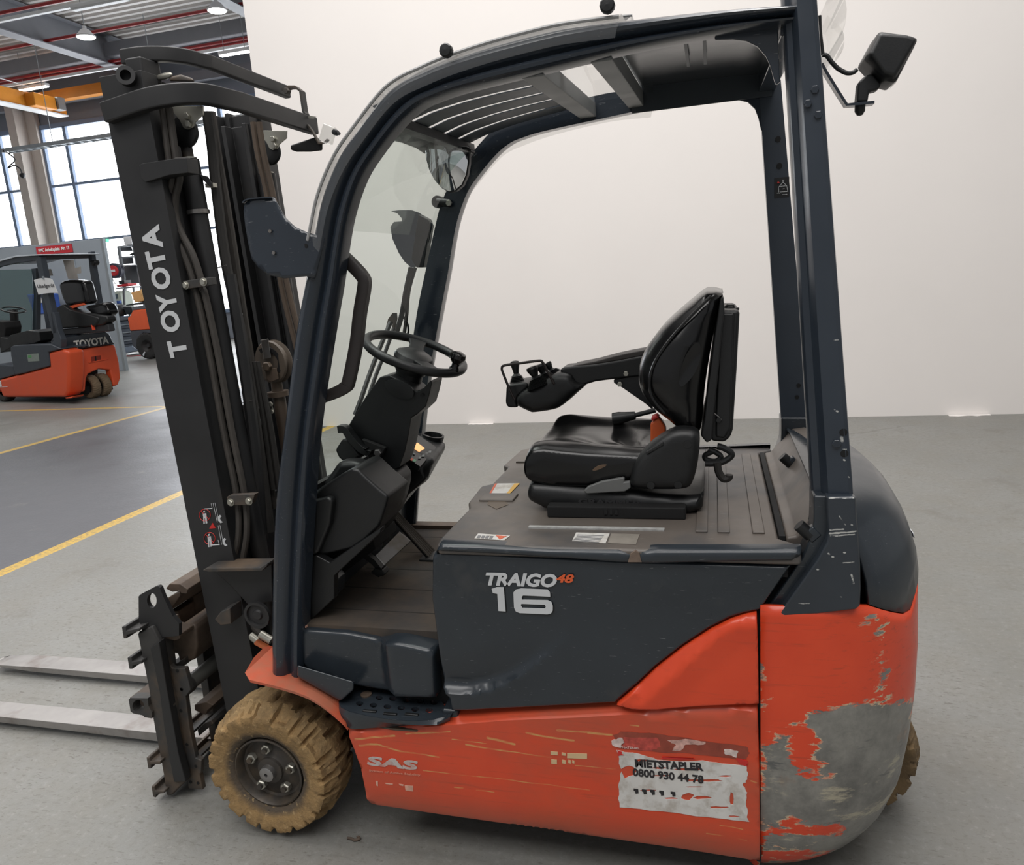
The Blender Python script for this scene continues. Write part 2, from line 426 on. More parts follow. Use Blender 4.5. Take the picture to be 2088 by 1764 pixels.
# ================================================================== materials of the hall
def floor_material():
    t = NT('concrete_floor'); v = t.coord(); sep = t.new('ShaderNodeSeparateXYZ'); t.link(v, sep.inputs[0]); X, Y = sep.outputs[0], sep.outputs[1]
    big = t.noise(0.55, 4, 0.6); mid = t.noise(3.2, 6, 0.68); fine = t.noise(38, 3, 0.7)
    c = t.mix(t.ramp(big, 0.35, 0.68), srgb(112, 112, 108), srgb(131, 131, 128))
    c = t.mix(t.ramp(mid, 0.40, 0.66, 0, 0.5), c, srgb(119, 116, 108))
    c = t.mix(t.ramp(t.noise(1.7, 5, 0.7), 0.58, 0.68, 0, 0.45), c, srgb(98, 94, 86))          # stains
    c = t.mix(t.ramp(fine, 0.54, 0.70, 0, 0.4), c, srgb(100, 97, 90)); c = t.mix(t.ramp(fine, 0.44, 0.30, 0, 0.3), c, srgb(150, 150, 146))
    sv = t.mapping(scale=(2.5, 14, 1), rot=(0, 0, 0.5)); tr = t.ramp(t.noise(2.0, 3, 0.7, sv), 0.60, 0.70, 0, 0.30)          # tyre rub and scuffs
    c = t.mix(tr, c, srgb(96, 94, 90))
    cr = t.new('ShaderNodeTexVoronoi', feature='DISTANCE_TO_EDGE'); cr.inputs['Scale'].default_value = 0.42
    wv = t.vmath('ADD', v, t.vmath('SCALE', (0.5, 0.8, 0.0), None, sc=mid)); t.link(wv, cr.inputs['Vector'])
    crack = t.ramp(cr.outputs['Distance'], 0.0, 0.006, 0.55, 0.0)
    c = t.mix(t.math('MULTIPLY', crack, t.ramp(big, 0.5, 0.6)), c, srgb(88, 85, 78))
    dv = t.mapping(scale=(9, 34, 1), rot=(0, 0, 0.12)); dash = t.ramp(t.noise(2.6, 5, 0.62, dv), 0.60, 0.64, 0, 0.7)
    c = t.mix(t.math('MULTIPLY', dash, t.ramp(big, 0.40, 0.58)), c, srgb(84, 80, 74))
    # small pits
    pits = t.ramp(t.noise(60, 4, 0.65, t.mapping(scale=(0.5, 1.6, 1))), 0.615, 0.66); c = t.mix(t.math('MULTIPLY', pits, 0.5), c, srgb(84, 80, 72))
    # painted lane between two yellow lines that run away from the viewer, wear in both
    def band(x0, x1):
        return t.math('MULTIPLY', t.math('GREATER_THAN', X, x0), t.math('LESS_THAN', X, x1))
    lane = band(-6.93, -3.16)
    lw = t.math('SUBTRACT', 1, t.ramp(mid, 0.62, 0.72, 0, 0.45))
    lanec = t.mix(t.ramp(big, 0.35, 0.7), srgb(78, 79, 84), srgb(88, 89, 94))
    c = t.mix(t.math('MULTIPLY', lane, lw), c, lanec)
    yl = t.math('ADD', t.math('ADD', band(-3.24, -3.13), band(-7.0, -6.89)), t.math('MULTIPLY', t.math('MULTIPLY', t.math('GREATER_THAN', Y, 8.05), t.math('LESS_THAN', Y, 8.14)), band(-13, -7)), clamp=True)
    yw = t.ramp(fine, 0.42, 0.66, 0.95, 0.35)
    c = t.mix(t.math('MULTIPLY', yl, yw), c, srgb(206, 168, 62))
    t.setc(c)
    t.setr(t.ramp(big, 0.35, 0.7, 0.36, 0.58))
    t.bump(t.math('ADD', t.math('MULTIPLY', fine, 0.4), t.math('MULTIPLY', mid, 1.0)), 0.35, 0.012)
    return t.m
M_FLOOR = floor_material()
M_WALL = mat('white_wall_paint', (227, 222, 218), 0.75, var=0.012, scale=1.2)
M_PANEL = mat('grey_wall_panel', (150, 158, 166), 0.55, var=0.05, scale=2)
M_DECKM = mat('ceiling_sheet_metal', (214, 210, 206), 0.5, var=0.06, scale=1.5)
M_BEAM = mat('grey_steel_beam', (128, 130, 136), 0.5, var=0.06, scale=2)
M_COLP = mat('pale_column_paint', (206, 198, 190), 0.6, var=0.03)
M_MULL = mat('blue_grey_window_frame', (128, 146, 172), 0.45, var=0.03)
M_PANE = emit('daylight_window_pane', (0.96, 0.98, 1.0), 3.0)
M_REDP = mat('red_sprinkler_pipe', (150, 40, 42), 0.4)
M_WHITE = mat('white_enamel', (228, 229, 230), 0.45, var=0.02)
M_TUBE = emit('lit_lamp', (1.0, 0.98, 0.94), 9.0)
M_CRANE = mat('yellow_crane_paint', (226, 146, 46), 0.45, var=0.05)
M_GALV = mat('galvanised_metal', (158, 164, 168), 0.42, metal=0.6, var=0.08)

def struct(o, label=None): return tag(o, label, None, None, 'structure')
struct(mk('floor', [(-48, -9, 0), (16, -9, 0), (16, 24, 0), (-48, 24, 0)], [(0, 1, 2, 3)], M_FLOOR), 'grey concrete hall floor with a painted lane between yellow lines')
# white partition wall behind the truck: a thick slab, its left edge ends in the hall
WY = 6.35
struct(box('wall_back', ((-3.63+14)/2, WY+0.15, 4.2), (17.63, 0.3, 8.4), M_WALL), 'plain white wall behind the forklift')
for i, (a, b) in enumerate((((960, 862), (1010, 861)), ((1925, 842), (2008, 840)))):     # spilled plaster along the foot of the wall
    p, q = PZ(None, *a, 0), PZ(None, *b, 0)
    n = 9; out = [(p.x+(q.x-p.x)*k/n, WY-0.005) for k in range(n+1)] + [(q.x-(q.x-p.x)*k/n, WY-0.05-0.04*random.random()) for k in range(n+1)]
    tag(slab('plaster_spill', out, 0.0, 0.006, M_WALL, bevel=0), ('white plaster spill on the floor at the wall behind the seat', 'white plaster spill on the floor at the wall, right of the rear post')[i], 'plaster')
# corrugated ceiling deck, ribs run along the truck's length
FY = 22.6
zt = PY('T', 600, 250, FY).z; zb = PY(None, 190, 489, FY).z
ZC = zt+2.0; ZB = ZC-0.95; prof = []; yy = -9.0
while yy < 24:
    prof += [(yy, ZC), (yy+0.13, ZC), (yy+0.165, ZC+0.075), (yy+0.295, ZC+0.075)]; yy += 0.33
V = [(x, a, z) for x in (-48, 16) for a, z in prof]; n = len(prof)
struct(mk('ceiling', V, [(i, i+1, n+i+1, n+i) for i in range(n-1)], M_DECKM), 'corrugated sheet metal hall ceiling')
def beam_y(x, zb, w, h, y0=-9, y1=22.4):
    o = boxm('ceiling_beam', [((x, (y0+y1)/2, zb+0.015), (w, y1-y0, 0.03)), ((x, (y0+y1)/2, zb+h/2), (0.03, y1-y0, h)), ((x, (y0+y1)/2, zb+h-0.015), (w, y1-y0, 0.03))], M_BEAM)
    return struct(o, 'grey steel I-beam under the hall ceiling')
q = PZ('A', 450, 400, ZB); beam_y(q.x, ZB, 0.42, 0.9)
q = PZ('A', 1900, 90, ZB); beam_y(q.x+0.2, ZB, 0.42, 0.9)
beam_y(-34, ZB, 0.42, 0.9)
# purlin-like cross beam further back
q = PZ('A', 400, 545, ZB+0.3); struct(boxm('ceiling_beam', [((-16, q.y, ZB+0.45), (60, 0.3, 0.4))], M_BEAM), 'dark cross beam under the far ceiling')
# far window wall
zm = PY('T', 700, 940, FY).z
x_m1 = PY('T', 870, 700, FY).x; x_m0 = PY('T', 90, 800, FY).x
xc0, xc1 = PY('T', 200, 500, FY-0.5).x, PY('T', 320, 620, FY-0.5).x
sp = 2.2
wl = struct(boxm('wall_far', [((-20, FY+0.15, (zt+ZC)/2), (56, 0.25, ZC-zt)), ((-20, FY+0.15, 0.5), (56, 0.25, 1.0))], mat('pale_far_wall', (140, 146, 156), 0.7, var=0.03)), 'far hall wall above and below the windows')
nwin = 0
cols = [x_m0-2*sp, x_m0-sp, x_m0, xc0-0.06, xc1+0.45, x_m1, x_m1+sp, x_m1+2*sp, x_m1+3*sp, x_m1+4*sp, x_m1+5*sp]
for i in range(len(cols)-1):
    a, b = cols[i], cols[i+1]
    if abs(a-(xc0-0.06)) < 1e-6: continue
    nwin += 1
    fr = boxm('window_%d' % nwin, [((a, FY, (zt+1)/2), (0.13, 0.22, zt-1)), (((a+b)/2, FY, zt+0.05), (b-a, 0.22, 0.16)), (((a+b)/2, FY, zm), (b-a, 0.18, 0.09)), (((a+b)/2, FY, zb), (b-a, 0.18, 0.09)), (((a+b)/2, FY, 1.02), (b-a, 0.22, 0.12))], M_MULL)
    struct(fr, 'tall daylit hall window with blue-grey frame')
    for (z0, z1) in ((1.08, zb-0.045), (zb+0.045, zm-0.045), (zm+0.045, zt-0.03)):
        box('pane', ((a+b)/2, FY+0.03, (z0+z1)/2), (b-a-0.13, 0.02, z1-z0), M_PANE, fr)
struct(boxm('column', [(((xc0+xc1)/2, FY-0.45, ZC/2), (xc1-xc0, 0.5, ZC)), ((xc1+0.17, FY-0.12, ZC/2), (0.5, 0.2, ZC))], M_COLP), 'pale concrete column between the hall windows')
# ================================================================== the forklift: body
def edge(d, r): 
    k = min(1.0, d/r); return r*(1-math.sqrt(max(0.0, 1-(1-k)**2)))
SLATE = (39, 45, 51)
M_SLATE = mat('slate_grey_paint', SLATE, 0.3, var=0.10, scale=5, coat=0.25, scratch=0.25, dirt=(80, 78, 75), dirtamt=0.0, dscale=3)
M_POST = mat('guard_blue_grey_paint', (38, 45, 54), 0.22, var=0.10, scale=4, coat=0.3, scratch=0.3)
M_DUSTY = mat('dusty_deck_paint', (62, 65, 69), 0.42, var=0.14, scale=6, dirt=(94, 87, 81), dirtamt=0.7, dscale=3.2, scratch=0.3)
M_BLACK = mat('black_plastic', (21, 22, 23), 0.42, var=0.15, scale=9, grain=0.1, gscale=320)
M_DARK = mat('dark_gap', (9, 9, 10), 0.8)
M_BLACKV = mat('black_vinyl', (11, 11, 12), 0.2, var=0.2, scale=3, grain=0.03, gscale=300)
M_STEEL = mat('worn_bright_steel', (150, 148, 147), 0.36, metal=0.85, var=0.14, scale=9, dirt=(118, 106, 92), dirtamt=0.3, dscale=7)
M_ZINC = mat('zinc_bolt', (176, 174, 164), 0.38, metal=0.8, var=0.12)
M_MASTB = mat('black_mast_paint', (36, 36, 37), 0.48, var=0.16, scale=6, dirt=(58, 54, 49), dirtamt=0.05, dscale=4)
M_FORK = mat('scraped_fork_steel', (160, 157, 155), 0.36, metal=0.7, var=0.16, scale=7, dirt=(116, 104, 96), dirtamt=0.25, dscale=5)
M_FEND = mat('dusty_orange_paint', (188, 82, 54), 0.5, var=0.08, scale=7, dirt=(156, 100, 78), dirtamt=0.45, dscale=5)
M_CARR = mat('dusty_carriage_steel', (54, 53, 52), 0.55, var=0.18, scale=8, dirt=(96, 80, 64), dirtamt=0.35, dscale=5)
M_RUST = mat('brown_dusty_steel', (92, 78, 66), 0.65, var=0.2, scale=9, dirt=(62, 52, 45), dirtamt=0.35, dscale=7)
M_RUB = mat('black_rubber_hose', (40, 38, 36), 0.6, var=0.15, scale=20)
M_DECAL = mat('pale_grey_decal', (196, 198, 200), 0.5, var=0.04)
M_ORDEC = mat('orange_decal', (214, 92, 48), 0.5, var=0.03)
M_BLKDEC = mat('black_decal', (18, 18, 20), 0.5, var=0.05)
M_WHDEC = mat('white_sticker', (206, 204, 200), 0.55, var=0.06, scale=20, dirt=(160, 150, 138), dirtamt=0.3, dscale=16)
M_REDDEC = mat('red_decal', (192, 44, 40), 0.5, var=0.05)

def orange(name, wear=False, lines=(), dust=0.5):
    t = NT(name); v = t.coord(); sep = t.new('ShaderNodeSeparateXYZ'); t.link(v, sep.inputs[0])
    c = t.mix(t.ramp(t.noise(5, 5), 0.3, 0.7), srgb(208, 65, 33), srgb(217, 73, 38))
    st = t.mapping(scale=(1.2, 20, 26)); rub = t.ramp(t.noise(3.0, 7, 0.7, st), 0.56, 0.74, 0, dust)          # rubbed-in grime in streaks
    c = t.mix(rub, c, srgb(146, 60, 40))
    c = t.mix(t.ramp(t.noise(17, 5, 0.7, st), 0.66, 0.72, 0, 0.6), c, srgb(120, 62, 46))
    if lines:
        gr = t.math('MAXIMUM', t.ramp(t.noise(2.2, 6, 0.65, t.mapping(scale=(1, 1, 2.2))), 0.40, 0.66, 0.12, 0.62), t.ramp(t.math('ADD', sep.outputs[2], t.math('MULTIPLY', t.noise(6, 5, 0.6), 0.10)), 0.20, 0.33, 0.75, 0.0))
        c = t.mix(gr, c, srgb(150, 84, 62))
    if lines:                                                       # long scratches down to the primer
        ws = t.vmath('ADD', v, t.vmath('SCALE', t.noise_c(9), None, sc=0.012))
        m = None
        for a, b, wd in lines:
            q = t.ramp(t.seg(ws, a, b), wd*0.35, wd, 1, 0)
            m = q if m is None else t.math('MAXIMUM', m, q)
        brk = t.ramp(t.noise(40, 4, 0.7, t.mapping(scale=(0.35, 1, 4))), 0.42, 0.58, 0.15, 1)
        c = t.mix(t.math('MULTIPLY', m, brk), c, srgb(200, 152, 92))
    if wear:                                                        # paint knocked off down to grey metal: outline from the attribute, ragged by noise
        at_ = t.new('ShaderNodeAttribute'); at_.attribute_name = 'wear'
        n1 = t.math('MULTIPLY_ADD', t.noise(9, 8, 0.72, t.mapping(scale=(0.5, 0.5, 1.25))), 0.11, -0.055)
        n2 = t.math('MULTIPLY_ADD', t.noise(46, 4, 0.7, t.mapping(scale=(0.4, 0.4, 1.4))), 0.05, -0.025)
        d = t.math('ADD', t.math('ADD', at_.outputs['Fac'], n1), n2)
        bare = t.ramp(d, -0.0012, 0.0012); prim = t.math('MULTIPLY', t.ramp(d, -0.0055, -0.004), t.ramp(t.noise(13, 4), 0.42, 0.56))
        gc = t.mix(t.ramp(t.noise(7, 8, 0.72), 0.36, 0.64), srgb(98, 97, 93), srgb(140, 138, 131))
        gc = t.mix(t.ramp(t.noise(5, 6, 0.7, t.mapping(scale=(1, 1, 3))), 0.57, 0.64, 0, 0.8), gc, srgb(176, 168, 146))
        gc = t.mix(t.ramp(t.noise(14, 6, 0.7, t.mapping(scale=(0.4, 0.4, 2))), 0.60, 0.66, 0, 0.7), gc, srgb(72, 74, 76))
        gc = t.mix(t.ramp(t.noise(4, 5, 0.6, t.mapping(loc=(3, 1, 2))), 0.62, 0.7, 0, 0.6), gc, srgb(140, 108, 84))
        c = t.mix(prim, c, srgb(196, 176, 146)); c = t.mix(bare, c, gc)
        chips = t.ramp(t.noise(30, 5, 0.7, t.mapping(scale=(0.5, 0.5, 1.6))), 0.73, 0.745)
        c = t.mix(t.math('MULTIPLY', chips, 0.8), c, srgb(178, 166, 144))
        t.bump(t.math('MULTIPLY', bare, -1), 0.5, 0.001)
    t.setc(c); t.setr(t.ramp(t.noise(9, 4), 0.3, 0.7, 0.3, 0.48))
    t.b.inputs['Coat Weight'].default_value = 0.2; t.b.inputs['Coat Roughness'].default_value = 0.15
    return t.m
def _noise_c(s, scale):
    n = s.new('ShaderNodeTexNoise'); n.inputs['Scale'].default_value = scale; n.inputs['Detail'].default_value = 3
    s.link(s.coord(), n.inputs['Vector']); return s.vmath('SUBTRACT', n.outputs[1], (0.5, 0.5, 0.5))
NT.noise_c = _noise_c
M_OR = orange('orange_paint', dust=0.35)

FK = empty('forklift', (0.75, 0.525, 0))
tag(FK, 'large scuffed orange and slate-grey electric forklift in front of the white wall', 'forklift')

# ---- lower side of the chassis (orange), near and far
def sd(pts, y=0.0): return xz(None, pts, y)
low = sd([(705, 1490), (722, 1481), (820, 1474), (910, 1466), (945, 1458), (1100, 1447), (1256, 1437.5), (1330, 1442), (1440, 1440), (1545, 1437), (1549, 1560), (1551, 1768), (1400, 1742), (1150, 1704), (900, 1668), (752, 1645), (745, 1632), (742, 1606), (735, 1570), (722, 1532)])
crease = sd([(705, 1494), (872, 1482), (1036, 1469), (1180, 1463), (1300, 1456), (1551, 1446)])
def zc(x):
    for (a, b), (c, d) in zip(crease, crease[1:]):
        if a <= x <= c: return b + (d-b)*(x-a)/(c-a)
    return crease[0][1] if x < crease[0][0] else crease[-1][1]
def y_low(x, z, d):
    over = max(0.0, z-zc(x)); y = 1.9*over + edge(d, 0.006)
    return y + 0.02*max(0, (0.24-z)/0.12)**2 * (1 if z < 0.24 else 0)
def scr(c, a, b, w_):
    p, q = PY(c, *a, 0), PY(c, *b, 0); return (tuple(p), tuple(q), w_)
SCR = [scr('N', (150, 430), (420, 405), .0045), scr('N', (500, 392), (800, 380), .0035), scr('N', (180, 470), (300, 465), .005), scr('N', (300, 465), (480, 520), .004), scr('N', (480, 520), (720, 548), .003),
       scr('N', (620, 645), (1200, 710), .0022), scr('N', (1200, 710), (1760, 780), .0022), scr('N', (910, 465), (1200, 515), .0035), scr('N', (1200, 515), (1500, 550), .0022), scr('N', (1060, 420), (1240, 465), .005),
       scr('N', (1320, 385), (1650, 440), .004), scr('N', (1540, 365), (1860, 395), .004), scr('N', (820, 432), (1050, 458), .0018), scr('N', (1660, 610), (1930, 635), .0018), scr('N', (980, 780), (1100, 792), .0025), scr('N', (830, 762), (890, 768), .0025),
       scr('O', (720, 1490), (960, 1535), .003), scr('O', (800, 1440), (940, 1465), .002), scr('O', (250, 832), (300, 840), .003), scr('O', (0, 880), (140, 890), .005), scr('O', (990, 1170), (1035, 1185), .003)]
M_ORL = orange('scratched_orange_paint', lines=SCR, dust=0.75)
side = relief('chassis_side', low, M_ORL, FK, y_low, h=0.022, back=0.08, rim=0.006, lines=[crease[1:-1]])
side['label'] = 'scratched orange lower side panel'
def mirror_y(o, name=None, mat_=None, parent=None):
    me = o.data.copy(); me.transform(Matrix.Translation((0, 1.05, 0)) @ Matrix.Scale(-1, 4, (0, 1, 0))); me.flip_normals()
    c = bpy.data.objects.new(name or o.name.split('.')[0], me); COL.objects.link(c)
    if mat_: me.materials.clear(); me.materials.append(mat_)
    for m in o.modifiers:
        nm = c.modifiers.new(m.name, m.type)
        if m.type == 'BEVEL': nm.width, nm.segments, nm.limit_method, nm.angle_limit = m.width, m.segments, m.limit_method, m.angle_limit
    setparent(c, parent or FK); return c
mirror_y(side, mat_=M_OR)
# underbody core, dark, carries the panels
boxm('chassis_frame', [((0.96, 0.525, 0.36), (1.0, 0.88, 0.44)), ((0.25, 0.525, 0.30), (0.5, 0.58, 0.24))], M_DARK, FK)

# ---- orange triangle panel
tri_top = [(1258, 1437), (1300, 1401), (1339, 1364), (1396, 1320), (1450, 1285), (1492, 1264), (1520, 1255), (1543, 1250)]
tri = sd(tri_top + [(1546, 1340), (1547, 1434), (1440, 1438), (1340, 1445), (1290, 1443)])
rid = sd([(1300, 1440), (1345, 1400), (1400, 1350), (1440, 1315), (1470, 1290), (1500, 1271), (1545, 1271)])
rid2 = sd([(1340, 1442), (1400, 1385), (1450, 1335), (1500, 1290), (1545, 1271)])
def y_tri(x, z, d):
    ds = min(segdist((x, z), a, b) for a, b in zip(rid, rid[1:]))
    up = 0
    for a, b in zip(rid, rid[1:]):
        if min(a[0], b[0]) <= x <= max(a[0], b[0]) and z > a[1]+(b[1]-a[1])*(x-a[0])/(b[0]-a[0]+1e-9): up = 1
    return -0.012 + edge(d, 0.005) + (0.55*ds if up else 0.10*min(ds, 0.06))
t_ = relief('corner_panel', tri, M_OR, FK, y_tri, h=0.014, back=0.06, rim=0.005, lines=[rid[1:-1]]); mirror_y(t_)

# ---- slate side cover
cov = sd([(884.5, 1129), (880, 1140), (879, 1224), (885, 1270), (893, 1330), (898, 1385), (900, 1408), (916, 1424), (919, 1453), (1080, 1445), (1254, 1435.5)] + [(a-3, b-2) for a, b in tri_top[1:-1]] + [(1551, 1246), (1612, 1157), (1450, 1152), (1280, 1147), (1090, 1138), (980, 1132)])
fold = sd([(900, 1411), (950, 1415), (1000, 1406), (1045, 1387), (1090, 1355), (1130, 1325), (1165, 1285)])
def y_cov(x, z, d):
    ds = 9; sgn = 0
    for a, b in zip(fold, fold[1:]):
        q = segdist((x, z), a, b)
        if q < ds: ds = q; sgn = 1 if (b[0]-a[0])*(z-a[1])-(b[1]-a[1])*(x-a[0]) > 0 else -1
    fx = fold[-1][0]; k = max(0, min(1, (fx-x)/(fx-fold[2][0])))
    y = edge(d, 0.008)
    s_ = ds if sgn > 0 else -ds
    if s_ > 0: y += 0.026*k*max(0, 1-s_/0.13)**1.5 * min(1, s_/0.022)
    else: y -= 0.008*k*max(0, 1+s_/0.06)
    return y + 0.004
cv = relief('side_cover', cov, M_SLATE, FK, y_cov, h=0.0105, back=0.07, rim=0.008, lines=[fold[1:]]); mirror_y(cv)
# lettering on the cover
def lett(s, c, p0, p1, h0, m, y=-0.0025, bold=0.0, shear=0.0, xs=1.0, sp=1.0, name='lettering', par=None, depth=0.0012):
    a, b = PY(c, *p0, y), PY(c, *p1, y); r = (b-a).normalized()
    return text(name, s, m, par or FK, a, r, Vector((-r.z, 0, r.x)), h0, bold, shear, depth, sp, xs=xs)
sc_ = 1/620
def fitline(s, c, p0, p1, capH, m, y, bold, shear, name='lettering', par=None):
    """one line of print stretched between two points of its base line"""
    o = lett(s, c, p0, p1, capH, m, y, bold, shear, 1.0, 1.0, name, par)
    a, b = PY(c, *p0, y), PY(c, *p1, y); d = (b-a).normalized()
    e = [(v.co-a).dot(d) for v in o.data.vertices]; w0 = max(e)-min(e); k = (b-a).length/w0; e0 = min(e)
    for v in o.data.vertices:
        t = (v.co-a).dot(d); v.co = v.co + d*((t-e0)*k - t)
    return o
fitline('TRAIGO', 'M', (345, 397), (722, 408), 0.0325, M_DECAL, 0.0012, 0.0021, 0.28, par=cv)
fitline('48', 'M', (716, 384), (812, 387), 0.0215, M_ORDEC, -0.0006, 0.0009, 0.28, par=cv)
def stroke_digit(polys, c, m, y, par, name='digit', th=0.0015):
    outl, holes = polys
    o_ = [tuple((PY(c, a, b, y).x, PY(c, a, b, y).z)) for a, b in outl]; hs = [[tuple((PY(c, a, b, y).x, PY(c, a, b, y).z)) for a, b in h] for h in holes]
    return plate(name, o_, y, y+th, m, par, holes=hs)
one = ([(372, 420), (400, 411), (436, 411), (446, 541), (408, 538), (402, 447), (378, 442)], [])
six = ([(487, 440), (500, 424), (530, 418), (670, 424), (682, 438), (684, 462), (540, 455), (532, 462), (532, 478), (670, 480), (690, 490), (697, 510), (697, 535), (688, 551), (668, 556), (520, 549), (500, 540), (491, 520)], [[(530, 500), (655, 505), (660, 516), (655, 525), (535, 521), (528, 510)]])
for dg in (one, six):
    stroke_digit(([(a+5, b+4) for a, b in dg[0]], [[(a+5, b+4) for a, b in h] for h in dg[1]]), 'M', M_BLKDEC, 0.0015, cv, 'digit_shadow')
    stroke_digit(dg, 'M', M_DECAL, 0.0005, cv)

# ---- SAS print and rental sticker on the orange side
fitline('SAS', 'N', (232, 603), (585, 640), 0.0275, mat('faded_silver_print', (188, 182, 178), 0.5, var=0.08, scale=20, dirt=(190, 88, 58), dirtamt=0.3, dscale=30), -0.0012, 0.0016, 0.12, par=side)
fitline('System of Active Stability', 'N', (245, 650), (598, 682), 0.0062, mat('faint_print', (206, 130, 108), 0.55), -0.0012, 0.0002, 0, par=side)
for a, b, cc in (((290, 715), (306, 752), 0), ((355, 730), (408, 742), 0), ((450, 735), (480, 750), 0), ((490, 745), (548, 786), 0)):
    plate('sticker_remnant', sd([px('N', a[0], a[1]), px('N', b[0], a[1]+4), px('N', b[0], b[1]), px('N', a[0]+6, b[1]-6)], 0), -0.0012, 0.001, mat('faded_remnant', (206, 160, 140), 0.6, var=0.2, scale=40), side)
for (a, b, c_, d) in ((1492, 512, 1540, 538), (1568, 520, 1596, 542), (1605, 524, 1742, 562), (1496, 566, 1535, 600), (1570, 570, 1596, 598), (1612, 570, 1630, 596), (1640, 572, 1655, 596)):
    plate('sticker_remnant', sd([px('N', a, b), px('N', c_, b+4), px('N', c_, d), px('N', a, d-4)], 0), -0.0012, 0.001, mat('yellowed_remnant', (204, 176, 136), 0.6, var=0.1), side)
def torn(pts, k=0.0022, sub=7):
    out = []
    for i in range(len(pts)):
        a, b = pts[i], pts[(i+1) % len(pts)]
        for j in range(sub):
            t = j/sub; out.append((a[0]+(b[0]-a[0])*t+random.uniform(-k, k)*1.8, a[1]+(b[1]-a[1])*t+random.uniform(-k, k)))
    return out
def O_(pts): return sd([px('O', a, b) for a, b in pts], 0)
stick = O_([(175, 985), (300, 1005), (420, 1040), (560, 1050), (700, 1045), (840, 1070), (966, 1075), (968, 1160), (940, 1190), (970, 1240), (955, 1290), (972, 1418), (760, 1395), (500, 1360), (188, 1326), (182, 1200), (200, 1110)])
def rip(cx, cy, wx, wy, n=9):
    return O_([(cx+wx*math.cos(6.283*i/n)*random.uniform(0.7, 1.15), cy+wy*math.sin(6.283*i/n)*random.uniform(0.6, 1.2)) for i in range(n)])
rips = [rip(240, 1110, 45, 48), rip(600, 1098, 95, 8, 14), rip(430, 1090, 60, 7, 12), rip(690, 1166, 130, 9, 16), rip(440, 1138, 70, 7, 12), rip(330, 1045, 55, 9, 10),
        rip(600, 1262, 42, 22, 10), rip(690, 1270, 55, 12, 12), rip(790, 1330, 60, 9, 10), rip(870, 1280, 14, 46, 9), rip(500, 1275, 50, 7, 10), rip(830, 1140, 45, 6, 9), rip(880, 1385, 40, 6, 9), rip(640, 1205, 60, 5, 9), rip(360, 1225, 70, 4, 9)]
st = plate('sticker', torn(stick, 0.0015, 5), -0.0016, 0.0015, M_WHDEC, side, holes=rips); st['label'] = 'torn white rental sticker'
def onst(s, p0, p1, h0, m, b=0.0): return fitline(s, 'O', p0, p1, h0, m, -0.0022, b, 0, 'lettering', st)
onst('MIETSTAPLER', (285, 1084), (700, 1108), 0.021, mat('dark_print', (38, 36, 38), 0.6), 0.0012)
onst('0800 930 44 78', (270, 1138), (700, 1185), 0.021, mat('dark_print', (38, 36, 38), 0.6), 0.0010)
onst('MATERIAL', (205, 972), (310, 978), 0.0055, mat('pale_print', (214, 190, 182), 0.6))
for k, (a, b) in enumerate(((275, 1228), (325, 1232), (375, 1236), (430, 1240), (500, 1246))):     # small truck pictograms
    q = O_([(a, b-14), (a+28, b-10), (a+30, b+16), (a+12, b+18), (a+8, b+2), (a, b)]); plate('pictogram', q, -0.0022, -0.001, mat('dark_print', (38, 36, 38), 0.6), st)
for ly, (pts, m) in enumerate(((([(150, 890), (200, 870), (430, 885), (560, 905), (760, 935), (960, 960), (975, 1000), (965, 1040), (820, 1030), (600, 1000), (430, 995), (190, 970)]), mat('brown_glue_stain', (142, 66, 50), 0.6, var=0.2, scale=30)),
               (([(210, 905), (420, 905), (440, 960), (380, 985), (215, 975)]), mat('torn_print_red', (176, 72, 62), 0.6, var=0.35, scale=60)),
               (([(480, 925), (590, 915), (720, 935), (700, 950), (590, 945), (560, 985), (510, 985), (530, 950)]), mat('torn_print_grey', (190, 150, 140), 0.6, var=0.4, scale=50)),
               (([(820, 975), (910, 985), (905, 1025), (830, 1010)]), mat('torn_print_pale', (204, 186, 180), 0.6, var=0.3, scale=50)),
               (([(450, 1020), (640, 1030), (640, 1040), (450, 1032)]), M_REDDEC), (([(900, 1030), (965, 1045), (962, 1078), (915, 1065)]), M_REDDEC), (([(173, 978), (195, 990), (215, 1010), (180, 1015)]), M_REDDEC),
               (([(143, 925), (200, 905), (215, 935), (190, 965), (150, 955)]), mat('torn_print_pale', (204, 186, 180), 0.6)))):
    plate('sticker_remnant', torn(O_(pts), 0.0016, 4), -0.0009-0.0003*ly, 0.001, m, side)

# ---- rear body (orange counterweight) with knocked-off paint; plan ring from the near front edge round the tail to the far side
RX0 = 1.457
def plan(off, rearx, n=10, r=0.30):
    """near side y = off, tail x = rearx; list from the near front corner round to the far front corner"""
    cx, cy = rearx-r, off+r*0.86
    pts = [(RX0, off), (RX0+(cx-RX0)*0.5, off)] + [(cx+r*math.sin(math.pi/2*k/n), cy-r*0.86*math.cos(math.pi/2*k/n)) for k in range(n+1)]
    pts += [(rearx+0.012, cy+(0.525-cy)*0.5), (rearx+0.016, 0.525)]
    return pts + [(a, 1.05-b) for a, b in reversed(pts[:-1])]
def ztop(x, y):                           # upper edge of the orange: dips at the corner, rises across the tail
    e = min(y, 1.05-y)
    if x < 1.70: return 0.868
    if e < 0.14: return 0.868-0.055*(x-1.70)/0.1 if x < 1.80 else 0.813
    k = min(1, (e-0.10)/0.14); return 0.813+0.075*k
levels = [(0.095, 0.055, 1.735), (0.13, 0.035, 1.762), (0.20, 0.015, 1.80), (0.30, 0.004, 1.832), (0.42, 0.0, 1.848), (0.55, 0.0, 1.858), (0.68, 0.0, 1.860), (0.80, 0.0, 1.856), (1.0, 0.004, 1.85)]
